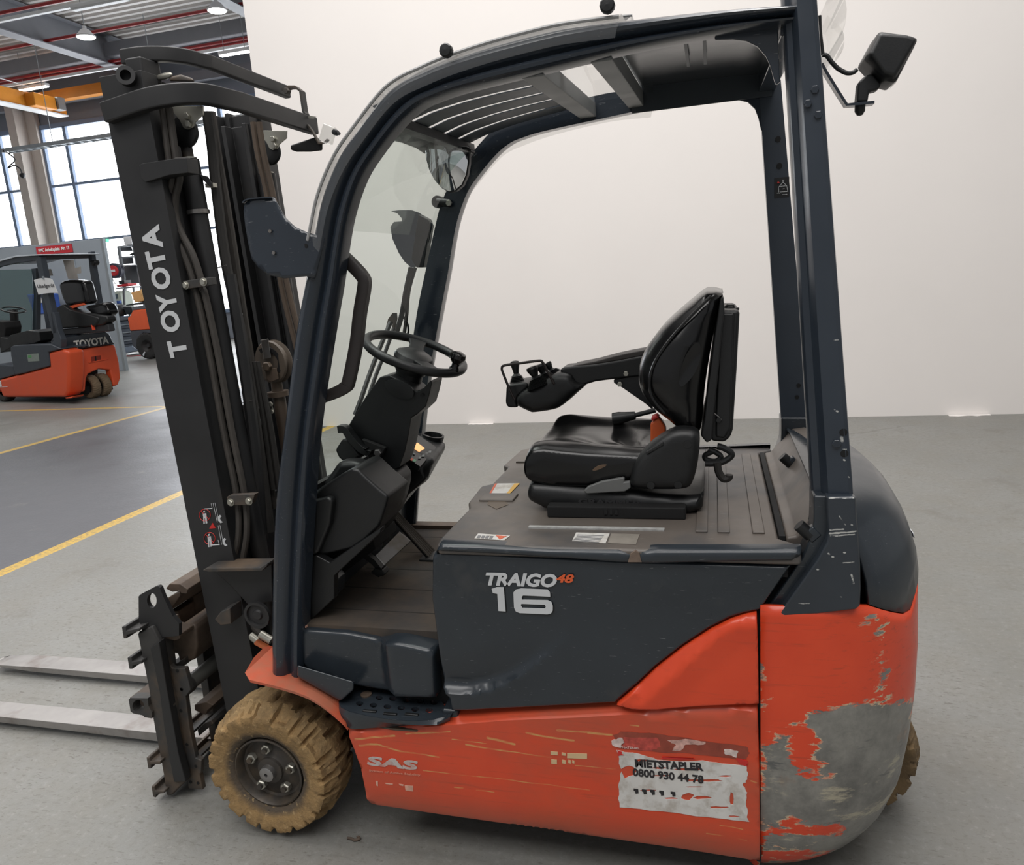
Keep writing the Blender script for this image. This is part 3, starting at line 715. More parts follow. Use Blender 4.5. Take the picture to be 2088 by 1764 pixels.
def dense_plan(off, rx): 
    P = plan(off, rx, 12); out = []
    for a, b in zip(P, P[1:]):
        n = max(1, int(math.dist(a, b)/0.035)); out += [(a[0]+(b[0]-a[0])*k/n, a[1]+(b[1]-a[1])*k/n) for k in range(n)]
    return out + [P[-1]]
NP = len(dense_plan(0, 1.86))
def ring_at(z):
    for (z0, o0, r0), (z1, o1, r1) in zip(levels, levels[1:]):
        if z <= z1:
            t = max(0, (z-z0)/(z1-z0)); P = plan(o0+(o1-o0)*t, r0+(r1-r0)*t, 12); break
    out = []
    ref = plan(0.0, 1.86, 12)
    for (a, b), (c, d) in zip(zip(P, P[1:]), zip(ref, ref[1:])):
        n = max(1, int(math.dist(c, d)/0.03)); out += [(a[0]+(b[0]-a[0])*k/n, a[1]+(b[1]-a[1])*k/n) for k in range(n)]
    return out + [P[-1]]
base_ring = ring_at(0.6); tops = [ztop(a, b) for a, b in base_ring]
zs = [0.095+(1.0-0.095)*0 + 0.03*i for i in range(0, 24)]
rows = []
for i in range(27):
    t = i/26; rows.append([t*(tp-0.095)+0.095 for tp in tops])
V, av = [], []
def wearfield():
    pos = [O_([(1055, 500), (1068, 640), (1110, 790), (1190, 880), (1215, 990), (1260, 1080), (1345, 1130), (1500, 1150), (1430, 1075), (1400, 1010), (1425, 930), (1440, 870), (1340, 830), (1290, 770), (1420, 735), (1560, 740), (1700, 680), (1790, 720), (1850, 670), (1960, 640), (2000, 1000), (2000, 1750), (1055, 1700)])]
    neg = [O_([(1110, 1430), (1150, 1385), (1230, 1390), (1330, 1430), (1560, 1450), (1540, 1500), (1400, 1515), (1250, 1500), (1120, 1490)]), O_([(1060, 1590), (1300, 1590), (1480, 1610), (1400, 1660), (1060, 1680)]), O_([(1250, 1080), (1290, 1090), (1345, 1145), (1310, 1140)]), O_([(1340, 1080), (1420, 1075), (1500, 1140), (1360, 1140)])]
    chips = [(1765, 270, .016), (1770, 355, .010), (1768, 430, .015), (1800, 485, .010), (1765, 555, .017), (1640, 312, .006), (1720, 190, .006), (1230, 712, .006), (1140, 762, .005), (1250, 845, .005), (1750, 690, .012), (1060, 230, .006), (1060, 480, .006), (1235, 1130, .004)]
    chips = [(O_([(a, b)])[0], r) for a, b, r in chips]
    def f(x, z, s):
        # s = arc length from the near front edge, laid flat on the traced near-side plane
        p = (s, z); best = -9
        for lp in pos: best = max(best, pdist(p, lp)*(1 if inpoly(p, lp) else -1))
        for lp in neg: best = min(best, -pdist(p, lp)*(1 if inpoly(p, lp) else -1))
        for c_, r in chips: best = max(best, r-math.hypot(p[0]-c_[0], (p[1]-c_[1])*0.8))
        return max(-0.2, min(0.2, best))
    return f
wf = wearfield()
for i in range(27):
    t = i/26
    for j, tp in enumerate(tops):
        z = 0.095 + t*(tp-0.095); R = ring_at(z)[j]
        V.append((R[0], R[1], z))
nr = len(tops)
for i, (x, y, z) in enumerate(V):
    if y < 0.5:                           # position as seen on the traced plane y = 0
        d = Vector((x, y, z))-CAM; q = CAM + d*((0-CAM.y)/d.y); av.append(wf(0, q.z, q.x))
    else: av.append(-0.2 if z > 0.35 else 0.0)
Fs = [(i*nr+j, i*nr+j+1, (i+1)*nr+j+1, (i+1)*nr+j) for i in range(26) for j in range(nr-1)]
nb = len(V)
for i in range(27):                       # front lips
    pass
me = bpy.data.meshes.new('counterweight'); me.from_pydata(V, [], Fs)
A = me.attributes.new('wear', 'FLOAT', 'POINT'); A.data.foreach_set('value', av)
M_ORW = orange('worn_orange_paint', wear=True, dust=0.8)
cw = fin('counterweight', me, M_ORW, FK, smooth=True, angle=60)
cw['label'] = 'orange rear corner with paint worn off to grey metal'
so = cw.modifiers.new('thick', 'SOLIDIFY'); so.thickness = 0.012; so.offset = -1
cutm = bpy.data.meshes.new('cut')
# wheel arch in the tail: cut by leaving the lowest tail faces out
bm = bmesh.new(); bm.from_mesh(me)
dele = [f for f in bm.faces if f.calc_center_median().x > 1.62 and 0.27 < f.calc_center_median().y < 0.78 and f.calc_center_median().z < 0.36 - 1.2*max(0, abs(f.calc_center_median().y-0.525)-0.2)]
bmesh.ops.delete(bm, geom=dele, context='FACES'); bm.to_mesh(me); bm.free()
boxm('rear_core', [((1.55, 0.525, 0.52), (0.16, 0.86, 0.66)), ((1.68, 0.525, 0.62), (0.24, 0.7, 0.40))], M_DARK, FK)
# black joint between the side panels and the counterweight
for y_ in (0.05, 1.0): box('panel_joint', (1.4535, y_, 0.50), (0.012, 0.06, 0.74), M_DARK, FK)

# ---- slate tail cover above the orange
crow = []
cr_r = [(0.0, 0.0, 1.0), (0.045, 0.004, 0.995), (0.10, 0.018, 0.985), (0.16, 0.045, 0.965), (0.21, 0.085, 0.93)]
def tailring(k):
    R = ring_at(0.85); out = []
    zt_ = [0.0, 0.25, 0.5, 0.72, 0.9, 1.0][k]; ins = [0.0, 0.006, 0.02, 0.042, 0.075, 0.13][k]
    for j, (x, y) in enumerate(R):
        z0 = tops[j]+0.003; z1 = 1.085 + 0.02*math.cos((y-0.525)*3)
        dx = ins*1.15 if x > 1.62 else 0
        yy = 0.525+(y-0.525)*(1-ins*0.9); xx = x-dx*(1 if x > 1.62 else 0)*min(1, (x-1.62)/0.1) if x > 1.62 else x
        out.append((max(xx, 1.60) if x > 1.60 else xx, yy, z0+(z1-z0)*zt_))
    return out
idx = [j for j, (x, y) in enumerate(ring_at(0.85)) if x > 1.672]
rings = [[tailring(k)[j] for j in idx] for k in range(6)]
rings.append([(1.60, 0.525+(p[1]-0.525)*0.94, 1.10) for p in rings[-1]])
tc = loft('tail_cover', rings, M_SLATE, FK, caps=False, closed=False, smooth=True, angle=50)
so = tc.modifiers.new('thick', 'SOLIDIFY'); so.thickness = 0.01; so.offset = -1
# tail lettering (edge-on from here) and the joint line across the cover
text('lettering', 'TOYOTA', M_DECAL, FK, (1.8655, 0.30, 0.885), (0, 1, 0), (-0.16, 0, 1), 0.065, 0.002, 0, 0.002, 1.1)
# ================================================================== wheels, fender, step, deck, guard
def tyre_mat(nm, cz_, R, muds=((78, 68, 57), (146, 118, 78), (136, 112, 76))):
    t = NT(nm); v = t.coord(); sp = t.new('ShaderNodeSeparateXYZ'); t.link(v, sp.inputs[0]); d = t.vmath('SUBTRACT', v, cz_)
    s2 = t.new('ShaderNodeSeparateXYZ'); t.link(d, s2.inputs[0]); rr = t.math('SQRT', t.math('ADD', t.math('POWER', s2.outputs[0], 2), t.math('POWER', s2.outputs[2], 2)))
    rr = t.math('ADD', rr, t.math('MULTIPLY_ADD', t.noise(16, 5), 0.03, -0.015))
    c = t.mix(t.ramp(rr, R*0.58, R*0.68), srgb(*muds[0]), srgb(*muds[1])); c = t.mix(t.ramp(rr, R*0.86, R*0.95), c, srgb(*muds[2]))          # mud cakes the outer wall, the bead stays darker
    c = t.mix(t.ramp(t.noise(20, 6, 0.7), 0.45, 0.7, 0, 0.6), c, srgb(82, 68, 50)); c = t.mix(t.ramp(t.noise(55, 4, 0.7), 0.58, 0.66, 0, 0.6), c, srgb(172, 146, 104))
    c = t.mix(t.ramp(t.noise(34, 6, 0.75, t.mapping(scale=(1, 0.6, 1), loc=(4, 2, 1))), 0.62, 0.68, 0, 0.7), c, srgb(52, 44, 36))
    t.setc(c); t.b.inputs['Roughness'].default_value = 0.88; t.bump(t.math('ADD', t.noise(110, 4), t.math('MULTIPLY', t.noise(30, 4), 1.5)), 0.6, 0.004); return t.m
M_TYRE = tyre_mat('muddy_tyre_rubber', (0.0, 0.0, 0.226), 0.226)
M_TYRE2 = mat('muddy_rear_tyre', (112, 92, 64), 0.85, var=0.2, scale=14, grain=0.5, gscale=120, dirt=(72, 60, 46), dirtamt=0.35, dscale=9)
M_TREAD = mat('worn_tyre_tread', (104, 88, 66), 0.85, var=0.2, scale=16, grain=0.5, gscale=90)
M_RIM = mat('dusty_wheel_rim', (62, 58, 54), 0.5, metal=0.3, var=0.2, scale=12, dirt=(92, 80, 66), dirtamt=0.4, dscale=8)
def tyre(name, c, R, W, r0, mat_, parent, sgn=1, lugs=20, seed=1, lug=0.017, n=220, chunk=True):
    """solid tyre, axis along y, near face at c.y (outer face); sgn = +1: body lies towards +y"""
    rnd = random.Random(seed); torn_ = [rnd.uniform(0.2, 1.0) for _ in range(lugs*2+2)]
    prof = [(0.030, r0), (0.012, r0+0.012), (0.004, r0+0.030), (-0.004, R*0.80), (-0.006, R*0.85), (-0.003, R*0.895), (0.004, R*0.935), (0.012, R*0.965), (0.024, R*0.985), (W*0.25, R), (W*0.36, R), (W*0.5, R), (W*0.64, R), (W*0.75, R), (W-0.020, R*0.985), (W-0.008, R*0.94), (W, R*0.85), (W-0.02, r0)]
    V = []
    for k, (a, r) in enumerate(prof):
        for i in range(n):
            th = 2*math.pi*i/n; rr = r; aa = a
            if 4 <= k <= 15:
                skew = 0.0 if abs(a/W-0.5) > 0.22 else (0.45 if a < W/2 else -0.45)
                ph = (th*lugs/(2*math.pi) + skew + 0.12*math.sin(7*th)) % lugs
                fr = ph % 1.0; L = int(ph)
                edge_ = (0.35, 0.7, 1, 1)[k-4] if k < 8 else 1
                if fr < 0.24: rr -= lug*edge_*(0.55+0.45*torn_[L]); aa += (0.006 if k < 9 else 0)
                if chunk and k in (6, 7, 8, 9):
                    tt = torn_[(L*2+(1 if fr > 0.6 else 0)) % len(torn_)]
                    rr -= (0.012*tt+0.007*rnd.random())*edge_*(1.0 if k < 9 else 0.5)
                    aa += 0.016*tt*(1-abs(fr-0.6))+0.005*rnd.random()
                elif chunk: rr -= 0.003*rnd.random()
            V.append(Vector(c) + Vector((rr*math.cos(th), sgn*aa, rr*math.sin(th))))
    m = len(prof)
    Fs = [(k*n+i, k*n+(i+1) % n, (k+1)*n+(i+1) % n, (k+1)*n+i) for k in range(m-1) for i in range(n)]
    return mk(name, V, Fs, mat_, parent, smooth=True, angle=40)
def hexnut(name, p, ax, r, h, mat_, parent, spin=0.0):
    p, ax = Vector(p), Vector(ax).normalized(); u, v = frame(ax)
    rings = [[p+ax*a+(u*math.cos(math.pi/3*i+spin)+v*math.sin(math.pi/3*i+spin))*q for i in range(6)] for a, q in ((0, r), (h*0.85, r), (h, r*0.86))]
    return loft(name, rings, mat_, parent)
def wheel(cx, y, sgn, seed, detail=True):
    c = Vector((cx, y, 0.226)); ax = Vector((0, -sgn, 0))
    ty = tyre('front_tyre', c, 0.226, 0.17, 0.112, M_TYRE, FK, sgn, seed=seed)
    o = lathe('wheel_rim', c, ax, [(-0.13, 0.113), (-0.03, 0.114), (-0.012, 0.117), (-0.010, 0.112), (-0.016, 0.108), (-0.040, 0.102), (-0.044, 0.095), (-0.036, 0.052), (-0.030, 0.044), (-0.022, 0.042), (-0.018, 0.032), (-0.016, 0.0)], M_RIM, FK, n=48)
    if detail:
        lathe('hub_cap', c, ax, [(-0.018, 0.026), (-0.002, 0.024), (0.0, 0.021), (0.0, 0.006), (-0.01, 0.005), (-0.012, 0)], M_STEEL, o, n=24)
        for a in (95, 9, -54, -126, 154):
            q = c + Vector((math.cos(math.radians(a))*0.072, 0, math.sin(math.radians(a))*0.072)) + ax*(-0.044)
            nn = hexnut('lug_nut', q, ax, 0.0165, 0.022, M_ZINC, o, a)
            cyl('stud', q, q+ax*0.030, 0.009, M_RIM, nn, n=12)
        q = c + Vector((math.cos(math.radians(55))*0.075, 0, math.sin(math.radians(55))*0.075)) + ax*(-0.0435)
        cyl('rim_hole', q, q+ax*0.002, 0.010, M_DARK, o, n=14)
wheel(0.0, 0.0, 1, 3); wheel(0.0, 1.05, -1, 5, False)
for y in (0.395, 0.585):
    c = Vector((1.735, y, 0.20)); tyre('rear_tyre', c, 0.20, 0.15, 0.10, M_TYRE2, FK, 1, seed=int(y*100), lugs=18)
    lathe('wheel_rim', c, (0, -1, 0), [(-0.12, 0.10), (-0.02, 0.102), (-0.04, 0.09), (-0.05, 0.0)], M_RIM, FK, n=28)
cyl('front_axle', (0, 0.17, 0.226), (0, 0.88, 0.226), 0.06, M_DARK, FK)
# raised writing on the tyre wall is only a rough band
# ---- fender over the near and far front wheel
fp = [PY('F', a, b, -0.012) for a, b in ((348, 440), (372, 470), (430, 492), (530, 515), (640, 543), (740, 573), (830, 608), (910, 655), (980, 708), (1040, 760), (1082, 800), (1094, 822))]
yr = [(0.075, 0.135), (0.01, 0.17)] + [(-0.012, 0.19)]*10
V = []
for p, (a, b) in zip(fp, yr):
    n_ = 0.009
    V += [(p.x, a, p.z), (p.x, b, p.z+0.004), (p.x+0.004, b, p.z-n_), (p.x+0.004, a, p.z-n_)]
Fs = [(i*4+j, i*4+(j+1) % 4, (i+1)*4+(j+1) % 4, (i+1)*4+j) for i in range(len(fp)-1) for j in range(4)] + [(0, 1, 2, 3), tuple(len(V)-4+j for j in range(4))]
fe = mk('fender', V, Fs, M_FEND, FK, bevel=0.003); mirror_y(fe)
# inner wheel arch, dark
plate('wheel_arch', [(p.x+0.01, p.z-0.012) for p in fp[3:]]+[(0.34, 0.40), (0.36, 0.2), (0.5, 0.2), (0.5, 0.62), (0.05, 0.62)], 0.19, 0.22, M_DARK, FK)

# ---- step with round holes
ZS = 0.482
def fx(pts, z=ZS): return xy('F', pts, z)
stp = fx([(1045, 645), (1075, 600), (1150, 505), (1230, 505), (1330, 525), (1390, 525), (1440, 510), (1490, 492), (1745, 500), (1752, 640), (1790, 690), (1812, 712), (1790, 735), (1700, 765), (1560, 775), (1400, 765), (1250, 740), (1120, 710), (1060, 680)])
def ell(cx, cy, rx, ry, n=14): return fx([(cx+rx*math.cos(6.2832*i/n), cy+ry*math.sin(6.2832*i/n)) for i in range(n)])
hl = [(1265, 552), (1360, 565), (1455, 572), (1680, 540), (1640, 588), (1325, 615), (1418, 622), (1512, 632), (1607, 640), (1700, 648), (1190, 655), (1285, 667), (1380, 677), (1475, 685), (1570, 695), (1668, 702)]
stepo = slab('step', stp, ZS-0.012, ZS, M_SLATE, FK, holes=[ell(a, b, 26, 16) for a, b in hl]); stepo['label'] = 'slate step plate with round holes'
slab('step_tray', [(0.44+(a-0.44)*0.9, 0.09+(b-0.09)*0.8) for a, b in stp], ZS-0.05, ZS-0.045, mat('dusty_dark', (52, 50, 47), 0.7, dirt=(110, 92, 74), dirtamt=0.6), stepo)
# skirt of the step: from the plate down to the orange side
lowp = [PY('F', a, b, -0.004) for a, b in ((1085, 800), (1120, 825), (1160, 832), (1300, 822), (1500, 808), (1650, 796), (1760, 775), (1812, 745))]
upp = [fx([q])[0] for q in ((1045, 650), (1060, 682), (1120, 712), (1250, 742), (1400, 767), (1560, 777), (1700, 767), (1812, 714))]
rings = [[Vector((a, b, ZS)) for a, b in upp], [Vector((a*0.6+q.x*0.4, b*0.6+q.y*0.4-0.008, ZS-0.012)) for (a, b), q in zip(upp, lowp)], [q for q in lowp], [q+Vector((0, 0.05, 0)) for q in lowp]]
sk = loft('step_skirt', rings, M_SLATE, stepo, caps=False, closed=False, smooth=True, angle=45)
for a, b in ((1260, 715), (1400, 735), (1548, 738)):
    q = PZ('F', a, b, ZS-0.002); box('rubber_stop', (q.x, q.y, ZS-0.002), (0.042, 0.010, 0.013), M_BLACK, stepo, bevel=0.002)
for a, b in ((1235, 597), (1570, 560)):
    q = PZ('F', a, b, ZS); cyl('step_bolt', q, q+Vector((0, 0, 0.004)), 0.017, M_RUST, stepo, n=16)
# sloping slate bracket between pillar foot and step
br = loft('step_bracket', [[PY('F', a, b, y) for a, b in ((760, 390), (760, 470), (1060, 640), (1150, 560), (1150, 505))] for y in (0.02, 0.16)], M_SLATE, FK, bevel=0.006)
box('step_end_block', (0.622, 0.065, 0.468), (0.05, 0.09, 0.06), M_SLATE, FK, bevel=0.008)
# ---- floor sill / riser, floor mat
FZ = 0.712
ris = [PY('F', a, b, 0.075) for a, b in ((785, 150), (800, 143), (1100, 165), (1330, 212), (1380, 205), (1430, 186), (1500, 188), (1600, 208), (1735, 240), (1748, 560), (1480, 555), (1400, 560), (1330, 560), (1150, 530), (790, 400))]
def y_ris(x, z, d):
    x0, x1 = PY('F', 1330, 200, 0.075).x, PY('F', 1430, 200, 0.075).x
    k = max(0, min(1, (x-x0)/(x1-x0))); return 0.070 - 0.045*(k*k*(3-2*k)) + edge(d, 0.012)
relief('floor_riser', [(p.x, p.z) for p in ris], M_SLATE, FK, y_ris, h=0.02, back=0.12, rim=0.012)
mz = [PY('F', a, b, 0.075) for a, b in ((800, 143), (1100, 165), (1330, 212), (1380, 205), (1430, 186), (1500, 188), (1600, 208), (1735, 240))]
M_MAT = mat('dusty_floor_mat', (58, 54, 51), 0.75, var=0.16, scale=7, dirt=(84, 72, 60), dirtamt=0.5, dscale=3, grain=0.3, gscale=60)
fm = slab('floor_mat', [(0.12, 0.09), (0.66, 0.09), (0.66, 0.96), (0.12, 0.96)], 0.60, FZ-0.012, M_MAT, FK)
for k in range(5): box('mat_seam', (0.40, 0.20+0.16*k, FZ-0.0135), (0.5, 0.005, 0.004), mat('seam_dark', (40, 37, 34), 0.8), fm, rot=(0, 0, 0.0))
box('floor_edge_strip', (0.9*0+0.37, 0.955, 0.70), (0.5, 0.05, 0.03), M_RUST, FK)

# ---- hood / seat deck
DZ = 1.004
top = [(0.642, -0.004), (1.542, -0.004), (1.510, 0.10), (1.510, 0.95), (1.542, 1.054), (0.642, 1.054)]
front = [(0.642, 1.054), (0.60, 0.92), (0.605, 0.80), (0.590, 0.74), (0.590, 0.50), (0.625, 0.36), (0.630, 0.20)]
outl = [(0.642, -0.004), (1.548, -0.004), (1.552, 0.06), (1.506, 0.10), (1.506, 0.95), (1.552, 0.99), (1.548, 1.054), (0.642, 1.054), (0.612, 1.03), (0.604, 0.80), (0.630, 0.77), (0.630, 0.56), (0.600, 0.53), (0.612, 0.36), (0.634, 0.30), (0.634, 0.04)]
hood = slab('hood', outl, DZ-0.030, DZ, M_DUSTY, FK, bevel=0.009, seg=3); hood['label'] = 'dusty grey hood carrying the seat'
# slate side lip of the hood, dented in its middle
lipp = [PY('M', a, b, 0.0) for a, b in ((72, 232), (95, 178), (300, 182), (700, 203), (1050, 208), (1110, 222), (1140, 232), (1170, 216), (1240, 206), (1600, 205), (2022, 204), (2020, 235), (1990, 268), (1700, 272), (1140, 285), (800, 258), (400, 232), (90, 216))]
dent = PY('M', 1130, 235, 0)
def y_lip(x, z, d): return -0.012 + edge(d, 0.014) + 0.007*math.exp(-((x-dent.x)/0.022)**2)
lip = relief('hood_lip', [(p.x, p.z) for p in lipp], M_SLATE, hood, y_lip, h=0.012, back=0.03, rim=0.010)
dn = [PY('M', a, b, -0.002) for a, b in ((1112, 228), (1138, 212), (1158, 224), (1172, 272), (1098, 272))]
mirror_y(lip, parent=hood); plate('dent_patch', [(p.x, p.z) for p in dn], -0.0095, 0.0, mat('dent_brown', (112, 96, 84), 0.5, var=0.2, scale=40), hood)
# gap below the lip
box('hood_gap', (1.08, 0.06, 0.960), (0.88, 0.08, 0.05), M_DARK, FK)
for (x0, y0, x1, y1) in ((1.30, 0.10, 1.30, 0.95), (1.355, 0.10, 1.355, 0.95), (1.44, 0.10, 1.44, 0.95)):
    box('hood_rib', (x0+0.02, 0.525, DZ+0.002), (0.03, 0.80, 0.008), M_DUSTY, hood, bevel=0.003)
for yy in (0.86, 0.40): box('hood_rib', (0.70, yy, DZ+0.002), (0.11, 0.07, 0.008), M_DUSTY, hood, bevel=0.003)
q0, q1 = PZ('M', 575, 88, DZ), PZ('M', 1290, 115, DZ)
box('wear_strip', ((q0.x+q1.x)/2, (q0.y+q1.y)/2, DZ+0.002), ((q1-q0).length, 0.016, 0.005), mat('rubbed_strip', (158, 158, 156), 0.5, var=0.2, scale=60), hood)
def decal(nm, c, pts, m, par, z=DZ+0.0006):
    return slab(nm, xy(c, pts, z), z, z+0.0008, m, par)
decal('sticker', 'M', [(300, 126), (470, 138), (440, 162), (280, 152)], M_WHDEC, hood); decal('warning_triangle', 'M', [(395, 136), (452, 140), (415, 158)], mat('orange_warning', (206, 96, 62), 0.5), hood, DZ+0.0016)
for k in range(4): decal('print', 'M', [(300+22*k, 136+k), (316+22*k, 137+k), (308+22*k, 150+k), (292+22*k, 149+k)], mat('grey_print', (120, 120, 122), 0.6), hood, DZ+0.0016)
decal('sticker', 'M', [(822, 121), (1000, 126), (978, 178), (800, 166)], M_WHDEC, hood)
for k in range(6): decal('print', 'M', [(830-5*k, 132+6*k), (970-5*k, 137+7*k), (968-5*k, 139+7*k), (828-5*k, 134+6*k)], mat('grey_print', (120, 120, 122), 0.6), hood, DZ+0.0016)
decal('sticker', 'M', [(1008, 126), (1160, 130), (1140, 183), (990, 178)], mat('dirty_sticker', (126, 120, 112), 0.6, var=0.15, scale=30), hood)
decal('sticker', 'K', [(30, 1360), (195, 1358), (120, 1438), (-10, 1432)], M_WHDEC, hood); decal('sticker_edge', 'K', [(160, 1360), (195, 1358), (120, 1438), (100, 1436)], mat('yellow_edge', (206, 160, 70), 0.5), hood, DZ+0.0016); decal('sticker_edge', 'K', [(30, 1360), (45, 1360), (0, 1432), (-10, 1432)], mat('orange_warning', (206, 96, 62), 0.5), hood, DZ+0.0016)
decal('stain', 'K', [(0, 1440), (90, 1470), (120, 1500), (40, 1530), (-20, 1500)], mat('oil_stain', (96, 84, 72), 0.5), hood)

# ---- rear part of the deck between the posts: slopes up to a ridge, black joint before it
box('deck_joint', (1.514, 0.52, DZ-0.01), (0.014, 0.84, 0.03), M_DARK, FK)
rd = []
for y in [0.10+0.85*k/8 for k in range(9)]:
    rd.append([Vector((1.522, y, DZ-0.03)), Vector((1.522, y, DZ+0.002)), Vector((1.545, y, DZ+0.006)), Vector((1.575, y, DZ+0.045)), Vector((1.612, y, DZ+0.092)), Vector((1.66, y, DZ+0.098)), Vector((1.66, y, DZ-0.03))])
rdk = loft('rear_deck', rd, M_DUSTY, FK, bevel=0.008)
for (c_, a, b, z) in (('L', 775, 985, 1.06), ('L', 660, 510, 1.08)):
    q = PZ(c_, a, b, z); pl = box('latch_plate', q+Vector((0.03, 0.0, -0.02)), (0.03, 0.026, 0.03), M_SLATE, FK, rot=(0, 0.8, 0), bevel=0.004); cyl('latch_bolt', q, q+Vector((0.026, 0, -0.026)), 0.015, M_BLACK, pl, n=16)

# ---- rear posts and their feet
def foot(c='L'):
    a = [(880, 782), (880, 930), (876, 1010), (850, 1090), (790, 1225), (690, 1370), (545, 1578), (640, 1592), (668, 1622), (900, 1606), (1170, 1575), (1203, 1555), (1208, 1420), (1204, 1250), (1190, 1050), (1178, 900), (1174, 790)]
    b = [(972, 792), (976, 930), (984, 1030), (968, 1110), (900, 1230), (780, 1400), (640, 1596), (668, 1620), (900, 1604), (1168, 1573), (1200, 1553), (1205, 1420), (1201, 1250), (1187, 1050), (1175, 900), (1171, 792)]
    return a, b
fa, fb = foot()
def marked(nm, col, y, c, lines, dots=()):    # paint with its own scratches and chips
    t = NT(nm); v = t.coord(); a = srgb(*col); cc = t.mix(t.ramp(t.noise(5, 5), 0.3, 0.7), tuple(x*0.9 for x in a[:3])+(1,), tuple(x*1.12 for x in a[:3])+(1,))
    ws_ = t.vmath('ADD', v, t.vmath('SCALE', t.noise_c(30), None, sc=0.010)); m = None
    for p, q, w_ in list(lines)+[(d, (d[0]+6, d[1]+2), 0.0026) for d in dots]:
        k = t.ramp(t.seg(ws_, tuple(PY(c, *p, y)), tuple(PY(c, *q, y))), w_*0.5, w_, 1, 0); m = k if m is None else t.math('MAXIMUM', m, k)
    cc = t.mix(t.math('MULTIPLY', m, t.ramp(t.noise(60, 4, 0.7), 0.36, 0.5, 0.1, 1)), cc, srgb(176, 176, 172)); t.setc(cc); t.setr(t.ramp(t.noise(11, 4), 0.3, 0.7, 0.3, 0.46))
    t.b.inputs['Coat Weight'].default_value = 0.25; t.b.inputs['Coat Roughness'].default_value = 0.12; return t.m
M_FOOT = marked('scratched_foot_paint', (42, 48, 55), 0.0, 'L', [((985, 1025), (1085, 1015), 0.0022), ((985, 1047), (1170, 1030), 0.0026), ((1000, 1060), (1160, 1052), 0.002), ((1055, 925), (1097, 985), 0.0018), ((1080, 1248), (1160, 1242), 0.0018), ((780, 1528), (850, 1531), 0.0018), ((985, 800), (1165, 798), 0.0022), ((1140, 1330), (1152, 1390), 0.003)], [(1090, 1178), (1010, 1203), (980, 1185), (905, 1293), (1065, 1480), (1135, 985), (660, 1605)])
M_POSTN = marked('chipped_post_paint', (42, 50, 60), 0.02, 'L', [((1010, 185), (1030, 190), 0.0025), ((1080, 468), (1135, 462), 0.0014), ((1070, 385), (1075, 405), 0.0045), ((1120, 655), (1130, 660), 0.002), ((640-1280+1400, -300), (1045, -292), 0.0018)], [(1045, 200), (1095, 540), (895, 690), (960, -420), (1000, -200)])
pf = plate('post_foot', xz('L', fa, 0.03), 0.03, 0.125, M_SLATE, FK, bevel=0.006)
pf2 = plate('foot_cover', xz('L', fb, 0.0), 0.0, 0.05, M_FOOT, pf, bevel=0.014, seg=4)
pfm = mirror_y(pf); mirror_y(pf2, parent=pfm)
# far foot leans over the deck
xa0, xb0 = PY('L', 878, 782, 0.04), PY('L', 1166, 785, 0.02); xa1, xb1 = PY('J', 1188, 20, 0.05), PY('J', 1392, 40, 0.03)
def post_ring(z):
    t = (z-xa0.z)/(xa1.z-xa0.z); a = xa0.x+(xa1.x-xa0.x)*t; b = xb0.x+(xb1.x-xb0.x)*t; w_ = b-a
    return [Vector(p) for p in ((a, 0.115, z), (a, 0.080, z), (a+0.004, 0.070, z), (a+w_*0.22, 0.062, z), (a+w_*0.31, 0.036, z), (a+w_*0.36, 0.026, z), (b-0.012, 0.02, z), (b-0.003, 0.026, z), (b, 0.04, z), (b+0.006, 0.09, z), (b+0.004, 0.115, z))]
po = loft('rear_post', [post_ring(z) for z in (1.09, 1.4, 1.75, 2.10, 2.225)], M_POSTN, FK, smooth=True, angle=25)
pom = mirror_y(po)
for c_, x, y, r, h, hole in (('J', 1376, 547, 0.0085, 0.006, 0), ('J', 1332, 633, 0.0085, 0.006, 0), ('J', 1396, 701, 0.0085, 0.006, 0), ('L', 1036, 422, 0.010, 0.006, 0), ('L', 1084, 344, 0.0085, 0.0005, 1), ('L', 1091, 491, 0.0085, 0.0005, 1)):
    q = PY(c_, x, y, 0.022)
    (cyl if hole else hexnut)('post_hole' if hole else 'post_bolt', *( (q, q-Vector((0, 0.0018, 0)), r, M_DARK, po) if hole else (q, (0, -1, 0), r, h, M_POST, po)))
for x, y in ((1152, 847), (1160, 1010)):
    q = PY('J', x, y, 0.936); cyl('post_hole', q, q-Vector((0, 0.004, 0)), 0.009, M_DARK, pom, n=14)
for x, y in ((764, 100), (730, 330), (775, 20)):
    q = PY('L', x, y, 0.936); cyl('post_hole', q, q-Vector((0, 0.004, 0)), 0.007, M_DARK, pom, n=14)
# lifting pictogram on the far post
qa = PY('J', 1176, 1140, 0.933)
pl = box('pictogram_plate', (qa.x, 0.9335, qa.z), (0.045, 0.002, 0.062), M_BLKDEC, pom)
def jp(x, y): q = PY('J', x, y, 0.931); return q
plate('warning_triangle', [(jp(*p).x, jp(*p).z) for p in ((1146, 1116), (1164, 1114), (1153, 1100))], 0.930, 0.932, M_REDDEC, pl)
for a, b in (((1176, 1096), (1190, 1096)), ((1183, 1096), (1183, 1108)), ((1183, 1108), (1160, 1135)), ((1183, 1108), (1205, 1130)), ((1155, 1135), (1158, 1170)), ((1160, 1135), (1205, 1130)), ((1205, 1130), (1212, 1165)), ((1165, 1168), (1210, 1165)), ((1146, 1175), (1165, 1175)), ((1178, 1185), (1208, 1182)), ((1180, 1150), (1192, 1148))):
    tube('pictogram_line', [jp(*a), jp(*b)], 0.0009, M_DECAL, pl, n=4)

